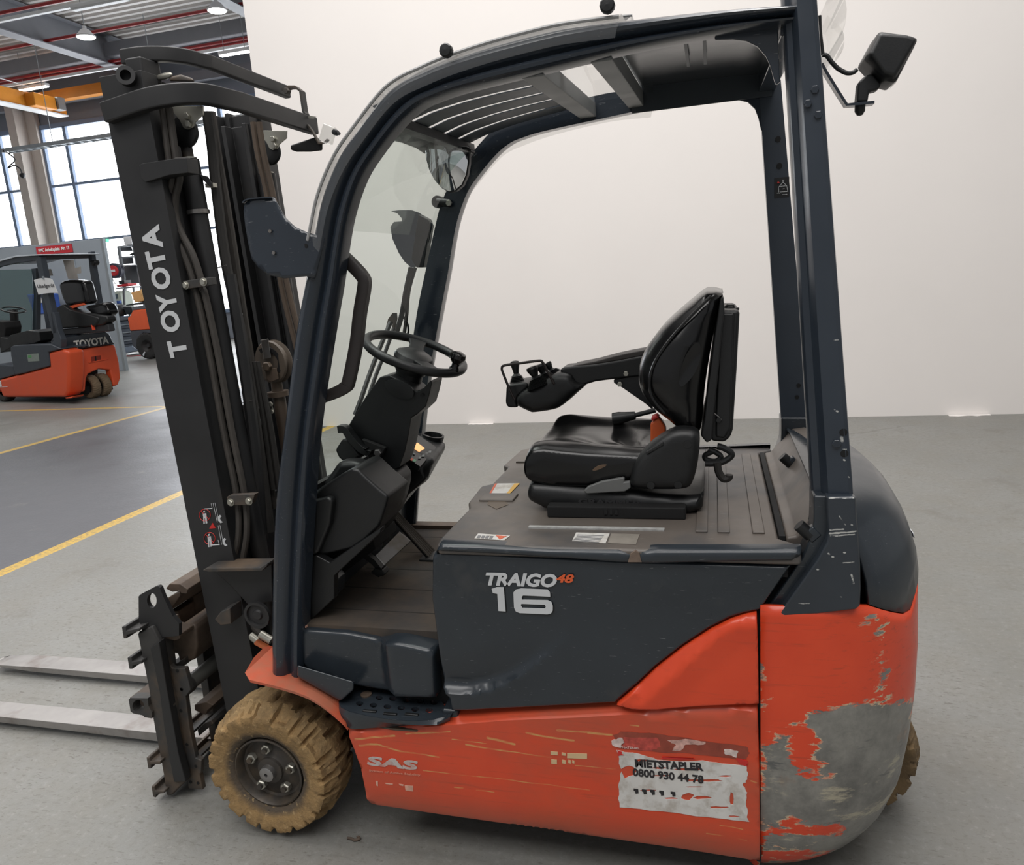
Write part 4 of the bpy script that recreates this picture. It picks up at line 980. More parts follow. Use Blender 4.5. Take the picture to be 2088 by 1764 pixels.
# ---- overhead guard: side rails running forward and down into the front pillars
outer = [(1640, 8), (1480, 18), (1300, 36), (1180, 50), (1114, 62), (1000, 92), (910, 122), (861, 143), (817, 164), (782, 193), (735, 253), (690, 318), (657, 395), (640, 470), (622, 563), (599, 690), (577, 877), (558, 1036), (552, 1240), (552, 1383)]
inner = [(1640, 40), (1480, 60), (1300, 93), (1180, 121), (1114, 137), (1000, 164), (924, 184), (885, 198), (850, 214), (811, 248), (766, 305), (730, 362), (704, 440), (690, 520), (682, 580), (662, 700), (636, 877), (624, 1036), (613, 1240), (612, 1385)]
yo = 0.05
PO = [PY(None, a, b, yo) for a, b in outer]; PI = [PY(None, a, b, yo) for a, b in inner]
def densify(Q, n=4): return cat(Q, n)
PO, PI = densify(PO), densify(PI)
prf = [(0.0, 0.110), (0.0, 0.078), (0.03, 0.060), (0.09, 0.046), (0.18, 0.037), (0.30, 0.033), (0.42, 0.036), (0.52, 0.044), (0.58, 0.055), (0.62, 0.060), (0.66, 0.058), (0.71, 0.051), (0.80, 0.047), (0.90, 0.049), (0.97, 0.058), (1.0, 0.075), (1.0, 0.110)]
rings = [[Vector((o.x+(i.x-o.x)*n_, y, o.z+(i.z-o.z)*n_)) for n_, y in prf] for o, i in zip(PO, PI)]
rail = loft('guard_rail', rings, M_POST, FK, smooth=True, angle=28); rail['label'] = 'bent blue-grey guard rail running down as the front pillar'
railf = mirror_y(rail)
for v in railf.data.vertices:                # the far rail sits a little higher: the roof tilts
    k = max(0, min(1, (v.co.z-1.4)/0.65)); v.co.z += 0.035*k*k*(3-2*k)
# corner gussets at the rear post
gus = xz('J', [(762, 195), (770, 243), (880, 240), (960, 250), (1030, 285), (1080, 345), (1105, 400), (1130, 490), (1140, 515), (1165, 500), (1150, 150), (1140, 140)], 0.10)
gu = plate('gusset', gus, 0.098, 0.108, M_POST, FK, bevel=0.002)
plate('gusset', xz('J', [(798, 585), (802, 606), (905, 606), (970, 622), (1012, 662), (1034, 720), (1050, 792), (1072, 795), (1085, 700), (1080, 540), (1000, 540)], 0.936), 0.936, 0.946, M_POST, FK, bevel=0.002)
# white reveal strip under the near rail
# ---- roof: cross bars, slats, rear plate, clear rain cover
def railpt(frac_px, side=0.5, y=0.05):
    return None
def zroof(x):                              # mid height of the rail at x
    m_ = [(p+q)/2 for p, q in zip(PO, PI)]
    for p, q in zip(m_, m_[1:]):
        if p.z > 1.85 and min(p.x, q.x) <= x <= max(p.x, q.x): return p.z+(q.z-p.z)*(x-p.x)/(q.x-p.x+1e-9)
    return m_[0].z
M_ROOF = mat('roof_slat_paint', (58, 64, 70), 0.45, var=0.08, scale=6)
def rise(y): return 0.050*(y-0.1)/0.85
def crossbar(nm, x, w_, h_, m=M_ROOF, dz=0.0, z=None, r=None, y0=0.095):
    z = (zroof(x) if z is None else z)+dz; a, b = (rise(0.1), rise(0.95)) if r is None else (0, r)
    return loft(nm, [[Vector((x+s*w_/2, y, z+e+u*h_/2)) for s, u in ((-1, -1), (1, -1), (1, 1), (-1, 1))] for y, e in ((y0, a), (0.955, b))], m, FK, bevel=0.003)
xb1, xb2, xbf = 0.955, 1.118, 0.525
crossbar('cross_bar', xb1, 0.055, 0.045, mat('light_bar_paint', (120, 122, 122), 0.5), -0.018); crossbar('cross_bar', xb2, 0.05, 0.05, mat('light_bar_paint', (120, 122, 122), 0.5), -0.012); crossbar('cross_bar', xbf, 0.035, 0.03, M_BLACK, 0, 2.112, 0.02, 0.24)
sxs = [xbf+0.01+(xb1-xbf-0.02)*k/14 for k in range(15)]
for j in range(6):
    y0 = 0.118+0.137*j; y1 = y0+0.108
    def zs_(x, y):
        K_ = ((0.50, 2.112), (0.53, 2.122), (0.60, 2.140), (0.70, 2.153), (0.80, 2.160), (1.0, 2.168))
        for (a, b), (c, d) in zip(K_, K_[1:]):
            if x <= c: z = b+(d-b)*(x-a)/(c-a); break
        return z+(0.020+0.035*min(1, max(0, (x-xbf)/0.42)))*(y-0.1)/0.85
    rings = [[Vector((x, y0, zs_(x, y0))), Vector((x, y1, zs_(x, y1))), Vector((x, y1, zs_(x, y1)+0.003)), Vector((x, y0, zs_(x, y0)+0.003))] for x in sxs]
    loft('roof_slat', rings, M_ROOF, FK)
rings = [[Vector((x, y, zroof(x)+a+rise(y))) for y, a in ((0.118, 0.028), (0.935, 0.028), (0.935, 0.020), (0.118, 0.020))] for x in [xb2+0.02+(1.53-xb2-0.02)*k/8 for k in range(9)]]
rp = loft('roof_plate', rings, mat('glossy_roof_plate', (64, 68, 72), 0.22, var=0.1, scale=3, metal=0.3), FK)
for k in range(2): box('roof_plate_rib', (1.30+0.045*k, 0.34, zroof(1.3)+0.030), (0.008, 0.4, 0.01), M_ROOF, rp)
box('roof_side_plate', (1.325, 0.928, zroof(1.3)+0.035), (0.44, 0.006, 0.085), M_ROOF, FK); crossbar('cross_bar', 1.53, 0.05, 0.06, M_POST)
sw = loft('roof_strip', [[Vector((x, y, zroof(x)+0.012+rise(y))) for y in (0.30, 0.36)] for x in (xb1+0.03, 1.03, xb2-0.02)], M_ROOF, FK, caps=False, closed=False)
M_CLEAR = clear('clear_rain_cover', (0.88, 0.88, 0.87, 1), 0.3, 0.05)
top_ = [p for p in PO if p.x > 0.30 and p.z > 1.8]
top_ = [p for p in top_ if p.x < 1.17]
cvr = []
for p, q in zip(top_, top_[1:]+[top_[-1]]):
    nrm = (Vector((p.x, 0, p.z))-Vector((0.9, 0, 1.2))).normalized()
    cvr.append([p+nrm*d+Vector((0, y-p.y, 0)) for d, y in ((-0.042, 0.030), (0.0, 0.032), (0.012, 0.05), (0.016, 0.12), (0.05, 0.20), (0.05, 0.85), (0.016, 0.93), (0.012, 1.0), (0.0, 1.018), (-0.042, 1.02))])
rc = loft('rain_cover', cvr, M_CLEAR, FK, caps=False, closed=False, smooth=True, angle=40); rc['label'] = 'clear acrylic rain cover over the roof'
for (x, y, r) in ((860, 332, 0.0155), (1896, 42, 0.0165), (148, 857, 0.007)):
    q = PY('I', x, y, 0.02); kb = lathe('cover_knob', q+Vector((0, 0.012, 0)), (0, -1, 0), [(0, r*0.6), (0.010, r*0.65), (0.012, r), (0.024, r), (0.028, r*0.8), (0.029, 0.0)], M_BLACK, FK, n=12, smooth=False)
# small clear lamp-like block at the cover's front end
q = PY('H', 640, 320, 0.10); box('cover_end_block', q, (0.034, 0.02, 0.046), M_CLEAR, FK, rot=(0, 0.45, 0), bevel=0.004)
sweep('cover_edge', [r_[1]+Vector((0, -0.004, 0)) for r_ in cvr], circ(0.004, 6), mat('cover_edge_grey', (150, 150, 150), 0.25), rc, smooth=True)
sweep('cover_edge', [r_[4] for r_ in cvr], circ(0.003, 6), mat('cover_edge_grey', (150, 150, 150), 0.25), rc, smooth=True)
# rolled clear sheet hanging behind the rear post
for k, (pts, yv) in enumerate(((((600, -40), (800, -60), (850, 60), (855, 200), (820, 400), (735, 560)), 0.32), (((590, 210), (690, 300), (790, 400), (825, 540), (800, 700), (690, 860), (560, 950)), 0.14))):
    P_ = cat([PY('V', a, b, yv) for a, b in pts], 4)
    loft('rolled_sheet', [[p+Vector((0, d, 0)) for p in P_] for d in (0.0, 0.16, 0.32)], M_CLEAR, FK, caps=False, closed=False, smooth=True, angle=60)
# ---- windscreen
M_GLASS = clear('green_tinted_glass', (0.80, 0.865, 0.835, 1), 0.04, 0.01, 0.35)
gi = [i for i in range(len(PO)) if 1.02 < (PO[i].z+PI[i].z)/2 < 2.08 and PO[i].x < 0.62]
rings = []
for i in gi:
    c_ = PO[i]*0.7+PI[i]*0.3; rings.append([Vector((c_.x, y, c_.z+0.02*(y-0.1)*max(0, c_.z-1.4))) for y in (0.08, 0.96)])
ws = loft('windscreen', rings, M_GLASS, FK, caps=False, closed=False, smooth=True); ws['label'] = 'green-tinted glass windscreen'
for i0, i1, nm in ((gi[-1], gi[-1], 'windscreen_seal'),):
    c_ = PO[i0]*0.7+PI[i0]*0.3; box(nm, (c_.x, 0.525, c_.z), (0.02, 0.85, 0.03), M_BLACK, FK)
# lower dark sheet under the windscreen
c0 = PO[gi[-1]]*0.7+PI[gi[-1]]*0.3
mk('lower_front_plate', [(c0.x, 0.10, c0.z), (c0.x, 0.95, c0.z), (0.10, 0.95, 0.60), (0.10, 0.10, 0.60), (c0.x+0.02, 0.10, c0.z), (c0.x+0.02, 0.95, c0.z), (0.12, 0.95, 0.60), (0.12, 0.10, 0.60)], [(0, 1, 2, 3), (4, 5, 6, 7), (0, 1, 5, 4), (1, 2, 6, 5), (2, 3, 7, 6), (3, 0, 4, 7)], M_SLATE, FK)
# ---- work lamp at the rear post
lb = sweep('lamp_bracket', [PY('V', a, b, 0.16) for a, b in ((500, 900), (560, 1010), (720, 1270), (845, 1465), (1000, 1450), (1225, 1430))], rect(0.006, 0.03), M_POST, FK, up=(0, 1, 0)); 
lmp = loft('work_lamp', [[PY('V', a, b, 0.175)+Vector((0, y, 0)) for a, b in pts] for y, pts in ((-0.055, ((1250, 560), (1620, 590), (1740, 640), (1440, 1130), (1300, 1080), (1120, 830))), (-0.035, ((1255, 500), (1630, 550), (1780, 605), (1475, 1200), (1320, 1165), (1050, 880))), (0.045, ((1255, 500), (1630, 550), (1780, 605), (1475, 1200), (1320, 1165), (1050, 880))), (0.06, ((1290, 560), (1600, 590), (1720, 640), (1440, 1130), (1300, 1080), (1120, 830))))], M_BLACK, FK, bevel=0.006)
lmp['label'] = 'black round work lamp on a bracket'
mk('lamp_lens', [PY('V', a, b, 0.175)+Vector((0.002, y, 0)) for y in (-0.03, 0.04) for a, b in ((1775, 620), (1480, 1190))], [(0, 1, 3, 2)], M_CLEAR, lmp)
loft('lamp_rim', [[PY('V', a, b, 0.175)+Vector((0, y, 0)) for a, b in ((1640, 548), (1785, 605), (1478, 1202), (1330, 1165))] for y in (-0.042, 0.05)], M_BLACK, lmp, bevel=0.006)
loft('lamp_arm', [[PY('V', a, b, 0.175)+Vector((0, y, 0)) for a, b in ((1000, 1160), (1100, 1060), (1200, 1040), (1320, 1180), (1280, 1260), (1150, 1290), (1130, 1430), (975, 1430))] for y in (-0.018, 0.018)], M_BLACK, lmp, bevel=0.005)
q = PY('V', 1040, 1500, 0.175); lathe('lamp_nut', q+Vector((0, 0, 0.014)), (0, 0, -1), [(0, 0.011), (0.02, 0.011), (0.028, 0.006), (0.03, 0)], M_BLACK, lmp, n=14)
tube('lamp_cable', [PY('V', a, b, 0.15) for a, b in ((520, 760), (580, 770), (650, 860), (740, 950), (860, 1010), (950, 1000), (1000, 960))], 0.0048, M_BLACK, FK)
tube('lamp_cable', [PY('V', a, b, 0.13) for a, b in ((475, 220), (480, 400), (500, 600), (520, 760))], 0.005, M_BLACK, FK)

fr_ = [PY('H', a, b, y) for a, b, y in ((1000, 350, 0.2), (1080, 352, 0.36), (1180, 375, 0.55), (1270, 410, 0.74), (1330, 450, 0.88))]
fu_ = [PY('H', a, b, y) for a, b, y in ((1040, 290, 0.2), (1120, 260, 0.36), (1250, 305, 0.55), (1400, 350, 0.74), (1560, 400, 0.9))]
loft('windscreen_top_frame', [fr_, fu_, [p-Vector((0.012, 0, 0)) for p in fu_], [p-Vector((0.012, 0, 0)) for p in fr_]], M_BLACK, FK, caps=False, closed=False)
# ================================================================== mast, carriage, forks
def xt(z): return -0.274 - (z-0.352)*0.0338
UPM = Vector((-0.0338, 0, 1)).normalized()
def mrail(nm, sec, z0, z1, m, par=FK, bevel=0.002):
    return loft(nm, [[Vector((xt(z)+a, b, z)) for a, b in sec] for z in (z0, z1)], m, par, bevel=bevel)
def chan(x0, x1, yw, yf, t=0.016):           # C section, web at yw, flanges reaching to yf
    s = 1 if yf > yw else -1
    return [(x0, yw), (x1, yw), (x1, yf), (x1-t, yf), (x1-t, yw+s*t), (x0+t, yw+s*t), (x0+t, yf), (x0, yf)]
ZT = 2.325
r1 = mrail('mast_rail', chan(0.0, 0.145, 0.20, 0.265), 0.10, ZT, M_MASTB); r1['label'] = 'black outer mast rail with lettering'
r2 = mrail('inner_mast_rail', chan(0.018, 0.135, 0.232, 0.315), 0.14, ZT-0.01, M_MASTB)
r3 = mrail('inner_mast_rail', chan(0.03, 0.13, 0.285, 0.345), 0.16, ZT-0.06, M_MASTB)
r1f = mirror_y(r1); r3f = mirror_y(r3); r2f = mrail('inner_mast_rail', chan(-0.03, 0.135, 0.818, 0.725), 0.14, ZT-0.01, M_MASTB)
for z0_, z1_ in ((0.42, 0.95), (0.97, 1.30)): mrail('mast_cross_plate', [(0.03, 0.30), (0.05, 0.30), (0.05, 0.75), (0.03, 0.75)], z0_, z1_, M_MASTB)
# lifting eye and cap at the top of the near rail
lathe('lifting_eye', PY('C', 265, 222, 0.185), (0.45, -1, 0.10), [(-0.010, 0.015), (-0.010, 0.026), (0.010, 0.026), (0.010, 0.015), (-0.010, 0.015)], M_MASTB, r1, n=28)
q = PY('C', 385, 190, 0.25); box('rail_cap', q, (0.055, 0.08, 0.06), M_MASTB, r1, bevel=0.006)
# U-shaped tie beams across the top
def tie(nm, z0, z1, xr, xs, ys, t=0.030, rad=0.10, drop=0.0):
    P_ = [Vector((xs, ys, 0))]; n = 8
    for k in range(n+1):
        a = math.pi/2*k/n; P_.append(Vector((xr-rad+rad*math.sin(a), ys+rad-rad*math.cos(a), 0)))
    P_ += [Vector((xr+0.012, 0.42, 0)), Vector((xr+0.012, 0.63, 0))]
    P_ = P_[:-1] + [Vector((xr+0.012, 0.87, 0))]
    z = (z0+z1)/2; h = z1-z0
    return sweep(nm, [p+Vector((0, 0, z-drop*max(0, min(1, (xr-0.02-p.x)/(xr-0.02-xs)))*(1 if p.y < 0.4 else 0))) for p in P_], rect(t, h), M_MASTB, FK, up=(0, 0, 1), bevel=0.005)
t1 = tie('mast_tie_beam', 2.230, 2.287, -0.045, -0.328, 0.188, 0.034, 0.16, 0.036)
t2 = tie('mast_tie_beam', 2.364, 2.406, -0.135, -0.30, 0.262, 0.026, 0.13)
# sensor bracket at the far end of the beams
br_ = [PY('C', a, b, 0.80) for a, b in ((1350, 320), (1400, 300), (1440, 300), (1480, 330), (1500, 470), (1510, 490))]
sweep('sensor_bracket', br_, rect(0.008, 0.030), M_CARR, FK, up=(0, 1, 0))
q = PY('C', 1385, 330, 0.79); hexnut('bracket_nut', q, (0, -1, 0), 0.011, 0.02, M_CARR, FK)
mk('bracket_fin', [PY('C', a, b, y) for y in (0.80, 0.806) for a, b in ((1490, 490), (1580, 502), (1560, 515), (1500, 512))], [(0, 1, 2, 3), (4, 5, 6, 7), (0, 1, 5, 4), (1, 2, 6, 5), (2, 3, 7, 6), (3, 0, 4, 7)], M_ZINC, FK)
sb_ = loft('sensor_block', [[PY('C', a, b, y) for a, b in ((1400, 700), (1580, 640), (1620, 680), (1620, 735), (1540, 745), (1440, 745), (1400, 730))] for y in (0.80, 0.86)], M_BLACK, FK, bevel=0.004)
sweep('sensor_strap', [PY('C', a, b, 0.795) for a, b in ((1490, 520), (1550, 600), (1600, 690), (1640, 680), (1660, 660))], rect(0.005, 0.016), M_CARR, FK, up=(0, 1, 0))
# ---- lift cylinders, sheaves, chains on each side
def cside(far):
    f = (lambda p: Vector((p.x, 1.05-p.y, p.z))) if far else (lambda p: p)
    top = PY('C', 695, 800, 0.315); off = top.x-xt(top.z)
    def pt(z, dx=0, dy=0): return f(Vector((xt(z)+off+dx, 0.315+dy, z)))
    c = cyl('lift_cylinder', pt(0.25), pt(top.z-0.04), 0.027, M_MASTB, FK, n=20)
    cyl('cylinder_head', pt(top.z-0.16), pt(top.z+0.00), 0.030, M_MASTB, c, n=20)
    cyl('piston_rod', pt(top.z), pt(top.z+0.04), 0.017, M_CARR, c, n=16); cyl('rod_collar', pt(top.z-0.002), pt(top.z+0.006), 0.024, M_ZINC, c, n=18)
    zr = PY('C', 740, 1160, 0.30).z; cyl('clamp_ring', pt(zr-0.006), pt(zr+0.006), 0.034, M_STEEL, c, n=20); cyl('clamp_bolt', pt(zr+0.004, 0.0, -0.01), pt(zr+0.03, 0, -0.01), 0.009, M_ZINC, c, n=6, smooth=False)
    sc = f(PY('C', 665, 610, 0.30)); s = lathe('chain_sheave', sc+Vector((0, -0.011, 0)), (0, 1, 0), [(0, 0.012), (0, 0.036), (0.003, 0.044), (0.007, 0.040), (0.011, 0.038), (0.015, 0.040), (0.019, 0.044), (0.022, 0.036), (0.022, 0.012)], M_BLACK, FK, n=32)
    bp = [(570, 430), (800, 430), (800, 490), (745, 540), (725, 580), (690, 592), (665, 580), (640, 530), (600, 480)]
    P0 = xz('C', bp, 0.285)
    if not far: b_ = plate('sheave_bracket', P0, 0.280, 0.286, M_ZINC, s, bevel=0.001)
    else: b_ = plate('sheave_bracket', [(a, b) for a, b in P0], 0.735, 0.741, M_ZINC, s, bevel=0.001)
    for (a, b) in ((690, 500), (700, 555)):
        q = PY('C', a, b, 0.28); q = q if not far else Vector((q.x, 0.735, q.z)); hexnut('bracket_bolt', q, (0, -1, 0), 0.010, 0.012, M_ZINC, b_)
    # chain: plates in a row down the front of the sheave
    x0 = off-0.047; zz = 0.6; links = []
    V, Fs = [], []
    k = 0
    while zz < sc.z:
        c0 = f(Vector((xt(zz)+x0, 0.30, zz))); w_, h_ = (0.014, 0.012) if k % 2 else (0.010, 0.012); n = len(V)
        V += [c0+Vector((a, b, d)) for a in (-0.006, 0.006) for b in (-w_/2, w_/2) for d in (-h_/2, h_/2)]
        Fs += [tuple(n+i for i in g) for g in [(0,1,3,2),(4,6,7,5),(0,4,5,1),(2,3,7,6),(0,2,6,4),(1,5,7,3)]]; zz += 0.0125; k += 1
    ch = mk('lift_chain', V, Fs, M_MASTB, FK); ch['kind'] = 'stuff'
cside(False); cside(True)
# top caps of the sheave housings
loft('sheave_guard', [[PY('C', a, b, y) for a, b in ((460, 215), (560, 190), (590, 205), (560, 240), (470, 255))] for y in (0.27, 0.33)], M_ZINC, FK, bevel=0.006)
loft('sheave_guard', [[PY('C', a, b, y) for a, b in ((570, 225), (640, 210), (720, 235), (740, 262), (560, 258))] for y in (0.27, 0.34)], M_CARR, FK, bevel=0.008)
# ---- hoses on the near rail and their clamps
def hose(path, r=0.0105, m=M_RUB, nm='hydraulic_hose'):
    return tube(nm, path, r, m, FK, sub=5, n=10)
def hp(c, pts, y): return [PY(c, a, b, y) for a, b in pts]
M_HOSE = mat('dusty_hose', (58, 54, 50), 0.6, var=0.18, scale=25)
hose(hp('C', [(515, 440), (535, 600), (560, 800), (582, 930), (556, 1060), (552, 1180), (585, 1300), (660, 1450), (720, 1610), (735, 1700)], 0.235)+hp('D', [(510, 130), (590, 500), (680, 1000), (765, 1420)], 0.235)+hp('E', [(1385, 20), (1362, 160), (1352, 300), (1364, 420), (1400, 540), (1465, 625), (1540, 655)], 0.225), m=M_HOSE)
hose(hp('C', [(560, 440), (582, 600), (610, 800), (632, 930), (604, 1060), (602, 1180), (640, 1300), (720, 1450), (775, 1610), (790, 1700)], 0.24)+hp('D', [(562, 130), (642, 500), (732, 1000), (815, 1420)], 0.24)+hp('E', [(1432, 20), (1412, 160), (1402, 300), (1412, 440), (1450, 540), (1510, 605), (1570, 640)], 0.23), m=M_HOSE)
def clampbar(c, pts, y, bolts, nm='hose_clamp', th=0.022, m=M_CARR):
    o = plate(nm, xz(c, pts, y), y, y+th, m, FK, bevel=0.002)
    for a, b in bolts:
        q = PY(c, a, b, y); hexnut('clamp_bolt', q, (0, -1, 0), 0.0095, 0.009, M_ZINC, o, 0.3); cyl('washer', q, q-Vector((0, 0.003, 0)), 0.0125, M_ZINC, o, n=16)
    return o
clampbar('C', [(350, 840), (370, 825), (530, 800), (600, 790), (680, 785), (690, 890), (560, 905), (395, 955), (365, 930)], 0.185, [], m=M_MASTB, th=0.05)
o_ = plate('clamp_cap', xz('C', [(600, 785), (680, 782), (690, 898), (612, 905)], 0.205), 0.20, 0.225, M_CARR, FK, bevel=0.003)
for a, b in ((655, 810), (667, 878)):
    q = PY('C', a, b, 0.20); cyl('clamp_screw', q, q-Vector((0, 0.003, 0)), 0.006, M_ZINC, o_, n=12)
clampbar('C', [(638, 1640), (850, 1612), (862, 1665), (650, 1700)], 0.212, [(675, 1668), (800, 1645)])
clampbar('D', [(698, 1432), (715, 1418), (882, 1410), (862, 1470), (850, 1482), (712, 1482)], 0.205, [(728, 1462), (845, 1455)])
# the right-hand clamp fitting near the top cylinder
q = PY('C', 850, 978, 0.33); box('pipe_clip', q, (0.028, 0.02, 0.012), M_ZINC, FK)
loft('pipe_bracket', [[PY('C', a, b, y) for a, b in ((770, 900), (830, 915), (855, 960), (850, 990), (790, 940))] for y in (0.31, 0.33)], M_MASTB, FK, bevel=0.002)
# long pipes and hoses seen through the mast window
def long(c0, p0, c1, p1, y, r, m, nm='hydraulic_pipe', mid=()):
    P_ = [PY(*c0, *p0, y) if False else PY(c0, *p0, y)] + [PY(c, a, b, y) for c, a, b in mid] + [PY(c1, *p1, y)]
    return tube(nm, P_, r, m, FK, n=10)
long('C', (822, 470), 'D', (980, 1650), 0.36, 0.0165, M_RUB, mid=(('C', 855, 700), ('C', 885, 1000), ('C', 955, 1530), ('D', 800, 400), ('D', 880, 900)))
long('C', (850, 470), 'D', (1000, 1500), 0.42, 0.014, M_HOSE, mid=(('C', 900, 800), ('C', 985, 1300), ('D', 830, 400), ('D', 930, 1000)))
long('D', (720, 0), 'D', (930, 1690), 0.34, 0.019, M_MASTB, mid=(('D', 800, 500), ('D', 880, 1100)))
for dx in (0, 42):
    long('C', (1140+dx, 540), 'D', (1150+dx, 480), 0.66, 0.010, mat('brown_dusty_hose', (92, 78, 66), 0.6, var=0.2), 'hydraulic_hose', mid=(('C', 1172+dx, 760), ('C', 1240+dx, 1060), ('C', 1330+dx, 1640)))
# printed hoses rising to the middle sheave
for dx, y in ((0, 0.40), (40, 0.41)):
    long('D', (1000+dx, 1380), 'D', (870+dx*0.6, 560), y, 0.0105, M_RUB, 'hydraulic_hose', mid=(('D', 945+dx, 1000), ('D', 905+dx*0.8, 760)))
for k in range(9):                            # pale print marks along the hose
    a = 250+k*85; q0 = PY('D', 800+k*14.5, a, 0.385); q1 = PY('D', 804+k*14.5, a+random.choice((14, 26, 38)), 0.385); tube('hose_print', [q0, q1], 0.0016, M_DECAL, FK, n=5)
# free-lift cylinder with its big sheave in the middle
sc = PY('D', 995, 560, 0.50)
bs = lathe('hose_sheave', sc+Vector((0.0, -0.02, 0)), (0.25, 1, 0), [(0, 0.018), (0, 0.050), (0.002, 0.070), (0.008, 0.074), (0.013, 0.062), (0.02, 0.060), (0.027, 0.062), (0.032, 0.074), (0.038, 0.07), (0.04, 0.05), (0.04, 0.018)], mat('dusty_sheave', (88, 78, 68), 0.6, var=0.2), FK, n=40)
for k in range(14):
    a = -0.6+k*0.2; p = sc+Vector((math.cos(a)*0.046, -0.024, math.sin(a)*0.046)); box('chain_link', p, (0.014, 0.014, 0.010), M_MASTB, bs, rot=(0, -a, 0))
loft('sheave_fork', [[PY('D', a, b, y) for a, b in ((918, 420), (968, 412), (985, 535), (938, 545))] for y in (0.455, 0.47)], M_STEEL, bs, bevel=0.002)
loft('sheave_fork', [[PY('D', a, b, y) for a, b in ((945, 600), (1020, 600), (1035, 670), (985, 690), (950, 670))] for y in (0.455, 0.47)], M_RUST, bs, bevel=0.002)
hexnut('sheave_nut', PY('D', 968, 588, 0.455), (0, -1, 0), 0.016, 0.016, M_CARR, bs)
cz = PY('D', 1030, 760, 0.50); off = cz.x-xt(cz.z)
fl = cyl('free_lift_cylinder', (xt(0.3)+off, 0.50, 0.3), (xt(cz.z)+off, 0.50, cz.z), 0.022, mat('brown_cylinder', (74, 62, 52), 0.5, var=0.2), FK, n=20)
lathe('cylinder_flange', cz, UPM, [(-0.012, 0.022), (-0.012, 0.034), (0.006, 0.036), (0.006, 0.02), (0.06, 0.018), (0.06, 0)], M_RUST, fl, n=20)
loft('hose_plate', [[PY('D', a, b, y) for a, b in ((930, 832), (985, 815), (1002, 870), (995, 895), (938, 915))] for y in (0.425, 0.432)], M_ZINC, FK, bevel=0.001)
for a, b in ((985, 832), (992, 880)):
    q = PY('D', a, b, 0.425); cyl('plate_screw', q, q-Vector((0, 0.006, 0)), 0.007, M_ZINC, FK, n=12)
tube('cable_tie', [PY('D', a, b, 0.325) for a, b in ((720, 838), (800, 825), (870, 805))], 0.0018, M_CARR, FK, n=6)
tube('cable_tie', [PY('C', a, b, 0.325) for a, b in ((810, 1555), (900, 1545), (955, 1530))], 0.0018, M_CARR, FK, n=6)
# mast foot bracket and tilt joint
plate('mast_foot', xz('E', [(1198, 222), (1225, 210), (1400, 208), (1540, 205), (1575, 180), (1580, 420), (1440, 440), (1340, 330), (1240, 240)], 0.19), 0.19, 0.22, M_MASTB, FK, bevel=0.004)
mf = plate('mast_foot_flange', xz('E', [(1198, 222), (1225, 209), (1530, 207), (1570, 182), (1572, 195), (1540, 226), (1230, 232)], 0.16), 0.14, 0.22, M_CARR, FK, bevel=0.002)
plate('mast_gusset', xz('E', [(1255, 515), (1290, 470), (1345, 447), (1350, 540), (1290, 548)], 0.15), 0.14, 0.2, M_CARR, FK, bevel=0.003)
lathe('tilt_joint', PY('E', 1500, 490, 0.16), (0, -1, 0), [(0, 0.045), (0.012, 0.045), (0.012, 0.036), (0.004, 0.034), (0.004, 0.018), (0.01, 0.014), (0.01, 0)], M_MASTB, FK, n=24)
for (a, b), (c, d) in (((1452, 612), (1515, 660)), ((1510, 605), (1575, 645))):
    cyl('hose_fitting', PY('E', a, b, 0.215), PY('E', c, d, 0.215), 0.0135, M_ZINC, FK, n=14)
sweep('hose_guard', [PY('E', a, b, 0.2) for a, b in ((1485, 650), (1540, 680), (1570, 700))], rect(0.01, 0.02), mat('orange_clip', (176, 96, 58), 0.5), FK, up=(0, 1, 0))

# ---- lettering on the near rail, one letter each, reading upwards
def vletter(s, p0, p1, capl, capr):
    y = 0.1985; a, b = PY('B', *p0, y), PY('B', *p1, y); h = (PY('B', *capr, y)-PY('B', *capl, y)).length
    R_ = (b-a).normalized(); U_ = Vector((-R_.z, 0, R_.x))
    o = text('letter', s, M_DECAL, r1, a, R_, U_, h, 0.0038, 0, 0.0012)
    e = [(v.co-a).dot(R_) for v in o.data.vertices]; w0 = max(e)-min(e); k = (b-a).length/w0; e0 = min(e)
    u = [(v.co-a).dot(U_) for v in o.data.vertices]; u0 = min(u); ku = h/(max(u)-u0)
    for v in o.data.vertices:
        t = (v.co-a).dot(R_); w_ = (v.co-a).dot(U_); v.co = v.co + R_*((t-e0)*k-t) + U_*((w_-u0)*ku-w_)
vletter('T', (1541, 1143), (1508, 1006), (1378, 1078), (1527, 1078)); vletter('O', (1489, 940), (1450, 764), (1311, 850), (1469, 850)); vletter('Y', (1462, 766), (1424, 616), (1284, 690), (1442, 690))
vletter('O', (1411, 590), (1372, 410), (1234, 500), (1391, 500)); vletter('T', (1368, 412), (1332, 266), (1196, 340), (1350, 340)); vletter('A', (1337, 258), (1296, 68), (1162, 165), (1318, 165))
